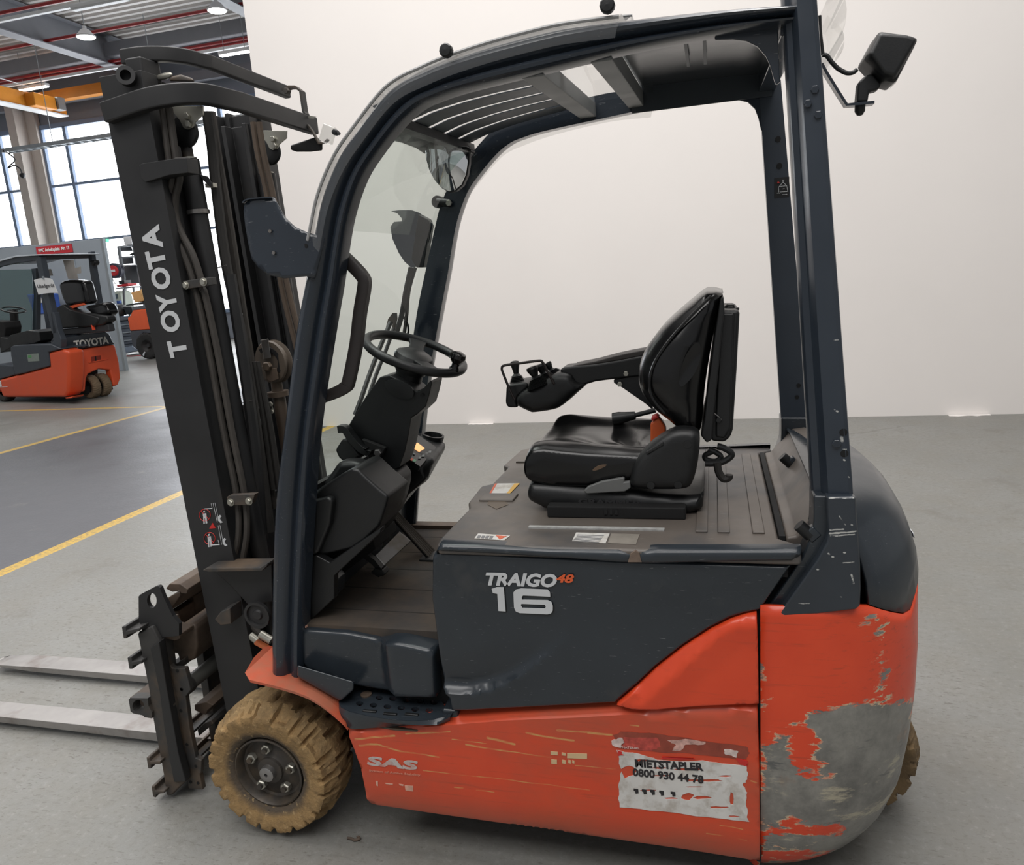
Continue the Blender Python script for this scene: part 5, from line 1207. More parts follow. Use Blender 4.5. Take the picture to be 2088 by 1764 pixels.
# warning pictograms: two crossed-out figures, mast outlines, a red triangle
yq = 0.1985
def dp(a, b): return PY('D', a, b, yq)
def mline(pts, r, m, nm='pictogram_line'): return tube(nm, [dp(*p) for p in pts], r, m, r1, n=4, sub=1)
def mpoly(pts, m, nm='pictogram'): return plate(nm, [(dp(*p).x, dp(*p).z) for p in pts], yq-0.0008, yq+0.002, m, r1)
for cx, cy in ((560, 1545), (590, 1694)):
    sweep('ban_ring', [dp(cx+36*math.cos(t), cy+38*math.sin(t)) for t in [6.2832*k/20 for k in range(20)]], circ(0.0011, 4), M_REDDEC, r1, closed=True)
    mline([(cx-26, cy-27), (cx+26, cy+27)], 0.0011, M_REDDEC)
    mpoly([(cx-9+5*math.cos(t)+5, cy-22+7*math.sin(t)) for t in [6.2832*k/8 for k in range(8)]], M_DECAL)
    mpoly([(cx-13, cy-10), (cx+8, cy-12), (cx+12, cy+12), (cx+16, cy+52), (cx+6, cy+54), (cx+2, cy+20), (cx-2, cy+20), (cx, cy+56), (cx-8, cy+56), (cx-10, cy+10)], M_DECAL)
mpoly([(610, 1595), (628, 1628), (588, 1632)], M_REDDEC, 'warning_triangle')
for (a, b, c, d) in ((600, 1470, 608, 1506), (612, 1468, 640, 1592), (645, 1612, 668, 1735)):
    mline([(a, b), (c, d)], 0.0010, M_DECAL); mline([(a+12, b-2), (c+12, d-2)], 0.0010, M_DECAL)
mline([(556, 1506), (606, 1503)], 0.0016, M_DECAL); mline([(600, 1738), (655, 1735)], 0.0016, M_DECAL); mline([(652, 1735), (645, 1705)], 0.0012, M_DECAL)
for cx, cy in ((655, 1570), (685, 1718)):
    mpoly([(cx, cy-26), (cx-12, cy-12), (cx-10, cy+10), (cx+6, cy+26), (cx+18, cy+22), (cx+6, cy+10), (cx+2, cy-6), (cx+10, cy-16)], M_DECAL)

# ---- carriage with its bars, plates and side-shift cylinder
CY = 0.095; CF = 0.985
def ybar(nm, c, pts, y0=CY, y1=CF, m=M_CARR, par=FK, bevel=0.003, trace=None):
    return plate(nm, xz(c, pts, y0 if trace is None else trace), y0, y1, m, par, bevel=bevel)
for c, pts in (('W', [(48, 745), (100, 738), (108, 800), (280, 760), (280, 800), (190, 830), (115, 850), (112, 900), (72, 900)]), ('W', [(120, 1140), (172, 1135), (182, 1195), (300, 1180), (310, 1220), (190, 1245), (188, 1292), (145, 1290)]),
               ('X', [(365, 912), (402, 915), (418, 965), (545, 960), (548, 1000), (425, 1010), (430, 1058), (388, 1058)]), ('X', [(428, 1283), (470, 1283), (480, 1340), (595, 1345), (600, 1375), (492, 1385), (488, 1432), (452, 1418)])):
    ybar('carriage_bar', c, pts, 0.075, 0.97)
def hole(c, cx, cy, rx, ry, y, n=18): return xz(c, [(cx+rx*math.cos(6.2832*k/n), cy+ry*math.sin(6.2832*k/n)) for k in range(n)], y)
pa = plate('carriage_plate', xz('W', [(282, 350), (300, 325), (345, 300), (500, 218), (530, 215), (555, 235), (600, 350), (665, 490), (720, 600), (800, 700), (800, 850), (540, 880), (520, 960), (330, 800), (320, 740), (285, 650)], 0.12), 0.115, 0.130, M_MASTB, FK, holes=[hole('W', 452, 400, 62, 96, 0.12)])
pa['label'] = 'black carriage side plate with a lifting eye'
pb = plate('carriage_rail', xz('W', [(240, 830), (330, 790), (430, 735), (535, 930), (570, 1100), (620, 1500), (640, 1764), (395, 1764), (380, 1650), (345, 1300), (265, 1000)], 0.10)[:6]+xz('X', [(700, 250), (745, 640), (820, 1130), (885, 1210), (700, 1395), (650, 1420), (610, 1395), (580, 1160), (530, 880), (480, 640), (440, 410), (385, 30)], 0.10), 0.10, 0.165, M_CARR, FK, bevel=0.012, seg=1)
pb2 = plate('rail_face', xz('W', [(430, 1010), (540, 930), (575, 1120), (640, 1520), (540, 1590), (500, 1400)], 0.095)[:4]+xz('X', [(640, 10), (720, 450), (790, 850), (885, 1210), (735, 1220), (690, 1000), (600, 480), (555, 100)], 0.095), 0.09, 0.12, M_MASTB, FK, bevel=0.006)
pc = plate('carriage_bracket', xz('W', [(620, 1230), (660, 1215), (700, 1280), (860, 1280), (900, 1420), (935, 1560), (880, 1640), (900, 1764), (700, 1764)], 0.13)[:6]+xz('X', [(870, 130), (925, 560), (1000, 920), (1075, 950), (1070, 1100), (1050, 1130), (1092, 1330), (908, 1312), (850, 950), (760, 560), (690, 80), (655, 10)], 0.13), 0.13, 0.15, M_CARR, FK, bevel=0.003)
for c, a, b in (('W', 665, 1305), ('W', 765, 1310), ('W', 820, 1545), ('X', 818, 38), ('X', 810, 308), ('X', 890, 745), ('X', 1003, 1023), ('X', 937, 1228), ('X', 1032, 1240)):
    q = PY(c, a, b, 0.129); cyl('bracket_hole', q, q-Vector((0, 0.001, 0)), 0.0055, M_DARK, pc, n=12)
# lug with a round eye on the carriage rail
lg = plate('carriage_lug', xz('X', [(140, 170), (165, 148), (385, 152), (395, 250), (440, 330), (440, 410), (345, 395), (320, 370), (200, 345), (165, 320)], 0.09), 0.09, 0.125, M_CARR, FK, holes=[hole('X', 264, 252, 76, 82, 0.09)])
cyl('lug_pin', PY('X', 290, 262, 0.14), PY('X', 280, 258, 0.118), 0.022, M_RUST, lg); box('lug_shelf', PY('X', 290, 120, 0.16)+Vector((0, 0.05, 0)), (0.05, 0.14, 0.006), M_RUST, lg)
# upper bars behind the plate, side-shift cylinder, roller
ybar('upper_bar', 'W', [(615, 255), (665, 190), (800, 195), (900, 262), (885, 325), (815, 320), (790, 285), (700, 300)], 0.17, 0.93, M_RUST)
ybar('upper_bar', 'W', [(620, 385), (720, 330), (790, 300), (800, 350), (690, 525), (650, 470)], 0.17, 0.93, M_RUST, trace=0.17)
ybar('shift_cylinder_housing', 'W', [(560, 880), (720, 800), (800, 735), (960, 700), (1010, 760), (1020, 1000), (980, 1180), (800, 1220), (760, 1100), (580, 1080)], 0.20, 0.90, M_RUST, bevel=0.03)
ybar('carriage_block', 'W', [(455, 770), (560, 705), (600, 700), (640, 800), (800, 845), (800, 900), (730, 925), (540, 885)], 0.13, 0.20, M_RUST)
for (a, b) in ((860, 590), (1090, 430)):
    q = PY('W', a, b, 0.32 if a < 1000 else 0.50); box('cylinder_lug', q, (0.035, 0.09, 0.075), M_RUST, FK, bevel=0.004)
q = PY('W', 940, 540, 0.40); cyl('grease_nipple', q-Vector((0, 0, 0.02)), q+Vector((0, 0, 0.014)), 0.006, mat('brass', (150, 118, 62), 0.4, metal=0.7), FK, n=10)
lathe('cylinder_port', PY('W', 690, 1190, 0.17), (-0.2, -1, 0), [(0, 0.02), (0.012, 0.02), (0.012, 0.012), (0, 0.010)], M_CARR, FK, n=18)
ybar('lower_bar', 'W', [(640, 1240), (700, 1290), (810, 1285), (860, 1200), (850, 1150), (760, 1215)], 0.18, 0.92, M_CARR)
p0, p1 = PY('W', 910, 1480, 0.20), PY('W', 1225, 1290, 0.44)
ro = cyl('side_roller', p0, Vector((p0.x, 0.85, p0.z)), 0.026, mat('grey_roller', (88, 88, 84), 0.45, var=0.15), FK, n=24); cyl('roller_end', p0+Vector((0, -0.02, 0)), p0+Vector((0, 0.004, 0)), 0.030, M_CARR, ro, n=24)
ybar('lower_shelf', 'X', [(980, 240), (1140, 200), (1230, 240), (1150, 310), (1130, 370), (990, 310)], 0.22, 0.86, M_RUST)
ybar('lower_bar', 'X', [(1020, 560), (1100, 480), (1200, 440), (1230, 480), (1040, 640)], 0.22, 0.86, M_CARR)
# ---- forks
def fork(y0, y1, tip):
    zt_, zb_ = 0.060, 0.022
    sec = [(-0.48, zb_, zt_), (-0.60, zb_, zt_), (-1.2, zb_+0.004, zt_-0.002), (tip+0.25, zb_+0.008, zt_-0.006), (tip+0.04, zb_+0.016, zt_-0.014), (tip, zb_+0.02, zt_-0.022)]
    rings = []
    for x, zb1, zt1 in sec:
        w_ = 0 if x > tip+0.1 else (0.006 if x > tip+0.02 else 0.028)
        rings.append([Vector((x, y0+w_, zb1)), Vector((x, y1-w_, zb1)), Vector((x, y1-w_, zt1)), Vector((x, y0+w_, zt1))])
    f = loft('fork', rings, M_FORK, FK, bevel=0.004); f['label'] = 'bright worn steel fork blade'
    sh = box('fork_shank', (-0.475, (y0+y1)/2, 0.33), (0.035, y1-y0, 0.62), M_CARR, f, bevel=0.004)
fork(0.355, 0.455, -1.98); fork(0.722, 0.828, -2.00)
# ================================================================== steering, dash, pedals, seat, mirrors
# ---- steering wheel
wc = PY('P', 912, 706, 0.50); tl = math.radians(23); nrm = Vector((math.sin(tl), -0.05, math.cos(tl))).normalized()
u_ = Vector((math.cos(tl), 0, -math.sin(tl))); v_ = nrm.cross(u_).normalized(); RW = 0.160
ring = [wc+(u_*math.cos(t)+v_*math.sin(t))*RW for t in [6.2832*k/72 for k in range(72)]]
sw = sweep('steering_wheel', ring, circ(0.0145, 12), M_BLACK, FK, closed=True, smooth=True, up=nrm); sw['label'] = 'black steering wheel with a turning knob'
lathe('wheel_hub', wc-nrm*0.035, nrm, [(-0.03, 0.05), (0.0, 0.062), (0.018, 0.066), (0.03, 0.060), (0.040, 0.040), (0.043, 0)], M_BLACK, sw, n=32)
for a in (110, 20, 225, 315):
    t = math.radians(a); d = u_*math.cos(t)+v_*math.sin(t); e = nrm.cross(d)
    if a in (225, 20): continue
    loft('spoke', [[wc+d*r+e*w_*s+nrm*h for s, h in ((-1, hz-0.006), (1, hz-0.006), (1, hz+0.006), (-1, hz+0.006))] for r, w_, hz in ((0.045, 0.026, -0.012), (0.10, 0.024, -0.004), (0.155, 0.034, 0))], M_BLACK, sw, bevel=0.004)
t = math.radians(-12); kp = PY('P', 1265, 810, 0.42)
kd = (u_*math.cos(0.35)-v_*math.sin(0.35))*0; kp = wc+(u_*0.965-v_*0.26)*RW*0.98
kn = lathe('turning_knob', kp+nrm*0.008, nrm, [(-0.006, 0.016), (0.004, 0.017), (0.012, 0.012), (0.022, 0.012), (0.03, 0.020), (0.042, 0.026), (0.054, 0.024), (0.060, 0.012), (0.061, 0)], mat('glossy_black', (14, 14, 15), 0.12), sw, n=20)
# ---- steering column
def body(nm, c, pts, y0, y1, m, par=FK, bevel=0.01, trace=None, seg=3):
    return plate(nm, xz(c, pts, y0 if trace is None else trace), y0, y1, m, par, bevel=bevel, seg=seg)
cyl('column_neck', wc-nrm*0.13, wc-nrm*0.04, 0.045, M_BLACK, FK, n=24)
colm = body('steering_column', 'P', [(650, 900), (735, 885), (850, 940), (945, 1000), (980, 1030), (1035, 1000), (1100, 928), (1110, 950), (1085, 1060), (1055, 1160), (985, 1225), (925, 1265), (905, 1400), (870, 1560), (820, 1700), (700, 1750), (560, 1700), (540, 1560), (390, 1480), (335, 1390), (400, 1280), (520, 1080)], 0.425, 0.525, M_BLACK, bevel=0.022, seg=4, trace=0.475)
colm['label'] = 'black plastic steering column cover'
q = PY('P', 972, 1087, 0.418); 
cyl('column_hole', PY('P', 972, 1087, 0.421), PY('P', 972, 1087, 0.418), 0.006, M_DARK, colm, n=14)
relief('column_recess', smooth2(xz('P', [(630, 980), (680, 945), (760, 950), (860, 1000), (895, 1060), (880, 1110), (810, 1120), (700, 1080)], 0.416), 3), M_BLACK, colm, lambda x, z, d: 0.4175-min(d, 0.012)*0.25, h=0.02, back=0.425)
# tilt lever
tilt = sweep('tilt_lever', cat([PY('P', a, b, 0.395) for a, b in ((230, 1385), (290, 1390), (340, 1460), (420, 1550), (490, 1590), (500, 1570))], 4), rect(0.024, 0.030), M_BLACK, FK, up=(0, 1, 0), bevel=0.007)
body('lever_mount', 'P', [(185, 1580), (250, 1480), (300, 1470), (420, 1640), (300, 1720), (220, 1650)], 0.40, 0.50, M_BLACK, bevel=0.01)
mp = body('lock_plate', 'P', [(430, 1480), (640, 1560), (600, 1650), (510, 1615)], 0.402, 0.42, M_DARK, bevel=0.002)
hexnut('lock_nut', PY('P', 582, 1600, 0.402), (0, -1, 0), 0.013, 0.012, M_STEEL, mp)
# ---- dashboard: middle body, near pod, speaker-like box, kick panel
db = body('dashboard', 'G', [(200, 760), (330, 600), (390, 510), (500, 505), (600, 560), (700, 640), (745, 700), (735, 780), (690, 880), (650, 980), (560, 1050), (440, 1110), (300, 1200), (150, 1200)], 0.27, 0.34, M_BLACK, bevel=0.02, trace=0.31)
body('column_base', 'G', [(560, 620), (640, 560), (720, 570), (800, 535), (845, 585), (846, 640), (822, 740), (792, 838), (770, 850), (720, 930), (650, 985), (540, 1040), (480, 1000), (500, 800)], 0.34, 0.50, M_BLACK, bevel=0.015, trace=0.49)
db['label'] = 'black dashboard body'
pod = body('dash_pod', 'G', [(160, 780), (240, 700), (380, 610), (450, 575), (490, 580), (560, 650), (640, 720), (690, 760), (680, 800), (650, 900), (630, 960), (540, 1050), (450, 1110), (250, 1150), (200, 1150)], 0.14, 0.30, M_BLACK, bevel=0.016)
# slot in the pod's sloping top
s0 = [PY('G', a, b, 0.20) for a, b in ((480, 620), (520, 600), (640, 690), (600, 725))]
nn_ = (s0[2]-s0[0]).normalized()
pa_, pb_ = PY('G', 490, 585, 0.16), PY('G', 660, 740, 0.16); mid_ = (pa_+pb_)/2; dirv = (pb_-pa_).normalized(); nv = Vector((-dirv.z, 0, dirv.x)); nv = nv if nv.z > 0 else -nv
Rm = Matrix((dirv, Vector((0, 1, 0)), nv)).transposed()
sl = box('pod_slot', mid_+nv*0.0075+Vector((0, 0.06, 0)), (0.085, 0.05, 0.004), M_DARK, pod, rot=Rm); box('slot_frame', mid_+nv*0.005+Vector((0, 0.06, 0)), (0.105, 0.07, 0.005), mat('grey_black_plastic', (44, 45, 46), 0.5), pod, rot=Rm, bevel=0.002)
body('dash_corner', 'G', [(130, 840), (150, 800), (290, 765), (320, 790), (300, 950), (220, 1140), (110, 1175)], 0.115, 0.16, M_BLACK, bevel=0.018)
kickp = body('kick_panel', 'G', [(110, 1180), (210, 1150), (300, 1200), (640, 970), (640, 1000), (330, 1290), (330, 1440), (160, 1600), (110, 1600)], 0.12, 0.15, M_BLACK, bevel=0.004)
body('kick_wedge', 'G', [(275, 1280), (328, 1340), (320, 1440), (220, 1430)], 0.16, 0.24, M_SLATE, bevel=0.004)
body('under_dash_dark', 'G', [(300, 1200), (560, 1040), (720, 930), (735, 1000), (560, 1130), (420, 1270), (320, 1330)], 0.34, 0.52, M_DARK, bevel=0.004, trace=0.50)  # near-black block added in place of the shade under the dash
q = PY('G', 130, 1622, 0.085); box('paint_chip', q, (0.02, 0.012, 0.006), mat('pale_chip', (206, 160, 140), 0.6), FK)
# ---- right-hand console with the display
con = loft('display_console', [[PY('G', a, b, y) for a, b in pts] for y, pts in ((0.62, ((830, 560), (850, 540), (905, 560), (950, 640), (830, 745), (780, 830), (735, 800))), (0.66, ((800, 520), (850, 440), (1000, 520), (955, 645), (825, 745), (790, 830), (740, 790))), (0.86, ((850, 350), (905, 330), (1075, 405), (1065, 450), (960, 640), (900, 680), (820, 600))), (0.92, ((850, 360), (900, 345), (1060, 400), (1040, 450), (940, 630), (900, 660), (830, 600))))], M_BLACK, FK, bevel=0.012)
con['label'] = 'black console with orange display'
# display plane through three sight points
A3, B3, C3 = PY('G', 870, 340, 0.86), PY('G', 1010, 440, 0.84), PY('G', 830, 480, 0.68)
nd = (B3-A3).cross(C3-A3).normalized(); nd = nd if nd.z > 0 else -nd
def onp(a, b, lift=0.0): return PN('G', a, b, A3+nd*(0.034+lift), nd)
def quad(nm, pts, m, par, lift=0.0, th=0.002):
    P_ = [onp(a, b, lift) for a, b in pts]; n = len(P_)
    return mk(nm, P_+[p-nd*th for p in P_], [tuple(range(n)), tuple(range(n, 2*n))]+[(i, (i+1) % n, n+(i+1) % n, n+i) for i in range(n)], m, par)
quad('display_panel', [(868, 335), (1012, 432), (905, 560), (810, 500), (800, 470)], mat('panel_black', (24, 25, 27), 0.35), con, 0.0, 0.02)
quad('display', [(885, 400), (935, 438), (898, 462), (848, 428)], emit('orange_display', (0.95, 0.45, 0.18), 0.75), con, 0.003)
for k in range(4): quad('button', [(962-22*k, 455+13*k), (978-22*k, 453+13*k), (976-22*k, 468+13*k), (958-22*k, 468+13*k)], mat('grey_button', (120, 122, 122), 0.5), con, 0.003)
for k, m_ in enumerate((mat('grey_button', (120, 122, 122), 0.5), mat('red_button', (196, 84, 60), 0.5), mat('green_button', (92, 140, 110), 0.5))): quad('button', [(822+20*k, 490+9*k), (840+20*k, 498+9*k), (830+20*k, 512+9*k), (812+20*k, 504+9*k)], m_, con, 0.003)
for k in range(3): quad('button', [(830+16*k, 452+8*k), (842+16*k, 458+8*k), (836+16*k, 466+8*k), (824+16*k, 460+8*k)], mat('grey_button', (120, 122, 122), 0.5), con, 0.003)
quad('indicator', [(860, 392), (870, 394), (866, 402), (858, 400)], emit('green_led', (0.2, 0.9, 0.4), 0.8), con, 0.003)
cu = PY('G', 965, 362, 0.86); lathe('cup_holder', cu+Vector((0.005, 0, -0.04)), (0.25, 0, 1), [(0.0, 0.02), (0.0, 0.034), (0.040, 0.042), (0.050, 0.042), (0.05, 0.035), (0.02, 0.030), (0.012, 0)], M_BLACK, con, n=28)
# ---- pedals
bp_ = [PY('G', a, b, y) for a, b, y in ((600, 1155, 0.30), (660, 1225, 0.30), (840, 1060, 0.42), (760, 995, 0.42))]
n_ = (bp_[1]-bp_[0]).cross(bp_[2]-bp_[0]).normalized()*0.008
pd = mk('brake_pedal', bp_+[p+n_ for p in bp_], [(0, 1, 2, 3), (4, 5, 6, 7), (0, 1, 5, 4), (1, 2, 6, 5), (2, 3, 7, 6), (3, 0, 4, 7)], M_STEEL, FK, bevel=0.003)
sweep('pedal_arm', [PY('G', a, b, 0.36) for a, b in ((520, 1130), (600, 1190), (640, 1240), (620, 1280))], rect(0.02, 0.02), M_BLACK, pd, up=(0, 1, 0))
body('pedal_foot', 'G', [(575, 1265), (600, 1240), (650, 1250), (670, 1280), (650, 1292), (590, 1280)], 0.34, 0.38, M_BLACK, pd, 0.003)
ap = [PY('G', a, b, y) for a, b, y in ((740, 850, 0.62), (720, 905, 0.58), (965, 1180, 0.62), (1005, 1125, 0.70))]
n_ = (ap[1]-ap[0]).cross(ap[2]-ap[0]).normalized()*0.006; n_ = n_ if n_.y > 0 else -n_
ac = mk('accelerator_pedal', ap+[p+n_ for p in ap], [(0, 1, 2, 3), (4, 5, 6, 7), (0, 1, 5, 4), (1, 2, 6, 5), (2, 3, 7, 6), (3, 0, 4, 7)], M_BLACK, FK)
for k in range(5):
    t = 0.1+0.2*k; a, b = ap[0].lerp(ap[1], t), ap[3].lerp(ap[2], t); tube('pedal_rib', [a-n_*0.4, b-n_*0.4], 0.005, mat('worn_rib', (74, 68, 62), 0.6), ac, n=6)
box('pedal_hinge', ap[2]+Vector((0, 0.02, 0.0)), (0.06, 0.09, 0.02), M_BLACK, ac, bevel=0.003)
tube('far_pillar_trim', [PY('G', 890, 700, 0.955), PY('G', 870, 950, 0.955)], 0.004, mat('light_trim', (150, 152, 152), 0.4), FK, n=6)
# ---- grab handle on the near pillar
hp_ = [PY('H', a, b, 0.13) for a, b in ((690, 1150), (740, 1160), (815, 1230), (885, 1310), (893, 1370), (862, 1560), (838, 1764))]+[PY('P', a, b, 0.13) for a, b in ((316, 955), (285, 1010), (200, 1060), (60, 1110), (-10, 1130))]
hp_s = []
for i, p in enumerate(hp_): hp_s.append(p)
sweep('grab_handle', cat(hp_s, 3), [(-0.0165, -0.010), (-0.012, -0.0135), (0.012, -0.0135), (0.0165, -0.010), (0.0165, 0.010), (0.012, 0.0135), (-0.012, 0.0135), (-0.0165, 0.010)], mat('brown_black_plastic', (40, 35, 34), 0.5, grain=0.1), FK, up=(0, 1, 0), smooth=True, angle=50)
# ---- mirror shields on both pillars
shp = [(52, 850), (58, 800), (78, 778), (110, 765), (265, 757), (300, 820), (340, 892), (410, 960), (480, 995), (510, 1004), (585, 1035), (530, 1320), (480, 1302), (338, 1316), (220, 1292), (150, 1235), (108, 1180), (85, 1080), (62, 950)]
S2 = xz('H', shp, 0.015); xb_, xc_ = PY('H', 385, 1100, 0.015).x, PY('H', 515, 1100, 0.015).x
def y_sh(x, z, d):
    return 0.015 + (0.18*max(0, (xb_-x))**1.0*0.15) + (0.30*(x-xb_) if x > xb_ else 0)*(1 if x < xc_ else 1) - (0.05 if False else 0)
msh = relief('mirror_shield', S2, M_POST, FK, y_sh, h=0.012); sol = msh.modifiers.new('thick', 'SOLIDIFY'); sol.thickness = 0.004; sol.offset = 1
msh['label'] = 'slate sheet-metal shield on the near pillar'
sweep('shield_lip', [PY('H', a, b, 0.02) for a, b in ((62, 792), (80, 776), (110, 766), (190, 760), (262, 757))], rect(0.003, 0.02), M_POST, msh, up=(0, 1, 0))
for a, b in ((243, 988), (268, 1138)):
    q = PY('H', a, b, 0.014); cyl('rivet', q, q-Vector((0, 0.004, 0)), 0.0045, M_STEEL, msh, n=12)
for a, b in ((490, 1090), (470, 1237)):
    q = PY('H', a, b, 0.028); cyl('shield_hole', q-Vector((0, 0.003, 0)), q-Vector((0, 0.001, 0)), 0.0055, M_DARK, msh, n=12)
far = xz('H', [(1075, 850), (1140, 842), (1220, 843), (1270, 860), (1330, 905), (1365, 940), (1340, 1060), (1300, 1230), (1215, 1240), (1170, 1200), (1130, 1140), (1085, 1040), (1072, 960), (1095, 925), (1152, 920), (1150, 900), (1120, 865)], 1.0)
fs_ = plate('mirror_shield', far, 1.0, 1.005, M_POST, FK)
body('far_mirror_back', 'H', [(1265, 870), (1330, 905), (1345, 950), (1300, 1240), (1250, 1240), (1215, 1180)], 0.985, 1.03, M_BLACK, FK, 0.004, trace=0.985)
# ---- convex mirror under the far roof
mir = [(1325, 412), (1400, 408), (1500, 412), (1600, 418), (1620, 435), (1618, 520), (1605, 600), (1575, 670), (1530, 708), (1490, 716), (1440, 690), (1395, 640), (1355, 570), (1332, 490)]
my = 0.80; m2 = xz('H', mir, my); cxm = sum(p[0] for p in m2)/len(m2); czm = max(p[1] for p in m2)
M_MIR = NT('convex_mirror_glass'); M_MIR.b.inputs['Metallic'].default_value = 1; M_MIR.b.inputs['Roughness'].default_value = 0.03; M_MIR.b.inputs['Base Color'].default_value = (0.86, 0.87, 0.88, 1); M_MIR = M_MIR.m
wid = max(p[0] for p in m2)-min(p[0] for p in m2)
mr = relief('driver_mirror', m2, M_MIR, FK, lambda x, z, d: my-0.05*(1-((x-cxm)/(wid*0.62))**2)*(1-((z-czm)/(wid*1.25))**2), h=0.008, back=my+0.01); mr['label'] = 'half-round convex mirror under the roof'
sweep('mirror_rim', [PY('H', a, b, my) for a, b in mir], rect(0.006, 0.02), M_BLACK, mr, up=(0, 1, 0), closed=True)
plate('mirror_cap', xz('H', [(1318, 398), (1400, 392), (1600, 402), (1630, 420), (1628, 436), (1600, 426), (1400, 414), (1322, 420)], my-0.03), my-0.03, my+0.02, M_BLACK, mr, bevel=0.002)
cyl('mirror_stem', PY('H', 1490, 395, my), PY('H', 1490, 412, my), 0.012, M_ZINC, mr, n=12)
q = PY('H', 1395, 785, 0.93); cyl('clamp_knob', q, q+Vector((0, 0.03, 0)), 0.022, M_BLACK, FK, n=20); q2 = PY('H', 1482, 795, 0.93); cb = cyl('clamp_body', q, q2, 0.014, M_BLACK, FK, n=16); hexnut('clamp_screw', q2+Vector((0, -0.006, 0)), (0, -1, 0), 0.012, 0.008, M_ZINC, cb)
# ---- wiper on the windscreen
wy = 0.80
GC = [PO[i]*0.7+PI[i]*0.3 for i in range(len(PO)) if PO[i].z < 2.12]
def onglass(c, a, b, off=0.03):               # follow a sight line to just outside the windscreen
    d = sight(c, a, b).normalized(); t = 1.5; best = None
    while t < 4.5:
        p = CAM+d*t; xg = None
        for g, h_ in zip(GC, GC[1:]):
            if h_.z <= p.z <= g.z: xg = g.x+(h_.x-g.x)*(g.z-p.z)/(g.z-h_.z+1e-9); break
        if xg is not None and p.x < xg-off: return p
        t += 0.005
    return PY(c, a, b, 0.8)
for pts, r in ((((1215, 1240), (1180, 1400), (1150, 1570), (1110, 1700)), 0.010), (((1245, 1240), (1200, 1400), (1185, 1560), (1165, 1720)), 0.007), (((1155, 1570), (1190, 1630), (1195, 1690), (1170, 1740)), 0.004)):
    tube('wiper_arm', [onglass('H', a, b) for a, b in pts], r, M_BLACK, FK, n=8)
tube('wiper_blade', [onglass('P', a, b) for a, b in ((690, 430), (600, 640), (500, 900), (420, 1130), (370, 1260))], 0.008, M_BLACK, FK, n=8); tube('wiper_arm', [onglass('P', a, b) for a, b in ((720, 480), (640, 700), (560, 900), (480, 1130))], 0.007, M_BLACK, FK, n=8)
body('wiper_bracket', 'P', [(665, 400), (705, 345), (740, 345), (745, 400), (720, 500), (690, 510), (710, 430), (650, 530), (636, 510)], 0.74, 0.75, M_CARR, FK, 0.002)

# ---- seat
SEATL = 0.26; SEATR = 0.76
base = xz('K', [(245, 1400), (260, 1365), (300, 1355), (600, 1380), (930, 1410), (1200, 1440), (1400, 1440), (1420, 1400), (1415, 1520), (1380, 1545), (1330, 1562), (1000, 1555), (700, 1540), (400, 1540), (330, 1515), (260, 1480), (240, 1440)], SEATL+0.01)
seat = cushion('seat_suspension', smooth2(base, 2), SEATL, SEATR, 0.03, M_BLACK, FK, h=0.025); seat['label'] = 'black ribbed seat suspension cover'
box('seat_rail_base', ((PY('K', 400, 1600, SEATL).x+PY('K', 1305, 1600, SEATL).x)/2, 0.46, DZ+0.017), (PY('K', 1305, 1600, SEATL).x-PY('K', 400, 1600, SEATL).x, 0.476, 0.034), M_DARK, seat, bevel=0.004)
for k in range(3): box('rail_slot', (PY('K', 790+35*k, 1595, 0.28).x, 0.2205, DZ+0.02), (0.008, 0.003, 0.014), M_BLACK, seat)
fitline('GRAMMER', 'K', (585, 1495), (1010, 1510), 0.0155, mat('raised_black', (40, 40, 41), 0.4), SEATL-0.0015, 0.001, 0, 'lettering', seat)
cush = xz('K', [(215, 1250), (225, 1190), (260, 1150), (330, 1110), (420, 1040), (560, 1000), (760, 985), (950, 985), (1060, 1010), (1100, 1060), (1090, 1150), (1000, 1250), (950, 1330), (700, 1390), (560, 1395), (400, 1385), (260, 1355), (220, 1310)], SEATL+0.14)
# cushion: lofted across the width so that its bolsters rise on both sides and the middle dips
prof0 = xz('K', [(222, 1300), (216, 1250), (228, 1195), (262, 1150), (340, 1135), (480, 1150), (650, 1165), (850, 1175), (1000, 1185), (1090, 1180), (1090, 1300), (940, 1340), (700, 1390), (560, 1392), (400, 1385), (270, 1358), (235, 1330)], SEATL+0.005)
prof0 = dens(prof0, 0.014)
rings = []
ncs = 46
for k in range(ncs+1):
    s = -1+2*k/ncs; y = (SEATL+SEATR)/2 + s*(SEATR-SEATL)/2*0.99; e = abs(s)
    edgeR = 1 if e < 0.9 else math.sqrt(max(0.0, 1-((e-0.9)/0.1)**2))*0.28+0.72
    zc_ = sum(p[1] for p in prof0)/len(prof0); xc_ = sum(p[0] for p in prof0)/len(prof0)
    row = []
    for (x, z) in prof0:
        top_ = z > zc_
        dip = 0.0
        if top_ and 0.84 < x < 1.2: dip = -0.012*max(0, 1-(e/0.62)**2) + 0.016*math.exp(-((e-0.78)/0.16)**2)
        if top_:
            an = math.atan2(y-0.30, 1.18-x); rd_ = math.hypot(y-0.30, 1.18-x)
            dip += 0.0085*math.sin(an*15+1.3*math.sin(rd_*14))*max(0, 1-abs(rd_-0.17)/0.17)*max(0, 1-(e/0.9)**4)
        xf = -0.015*max(0, 1-e*e) if x < 0.85 else 0
        row.append(Vector((xc_+(x-xc_)*(0.9+0.1*edgeR)+xf, y, zc_+(z-zc_)*edgeR+dip)))
    rings.append(row)
cu_ = loft('seat_cushion', rings, M_BLACKV, seat, smooth=True, angle=70); su = cu_.modifiers.new('sub', 'SUBSURF'); su.levels = 1; su.render_levels = 1
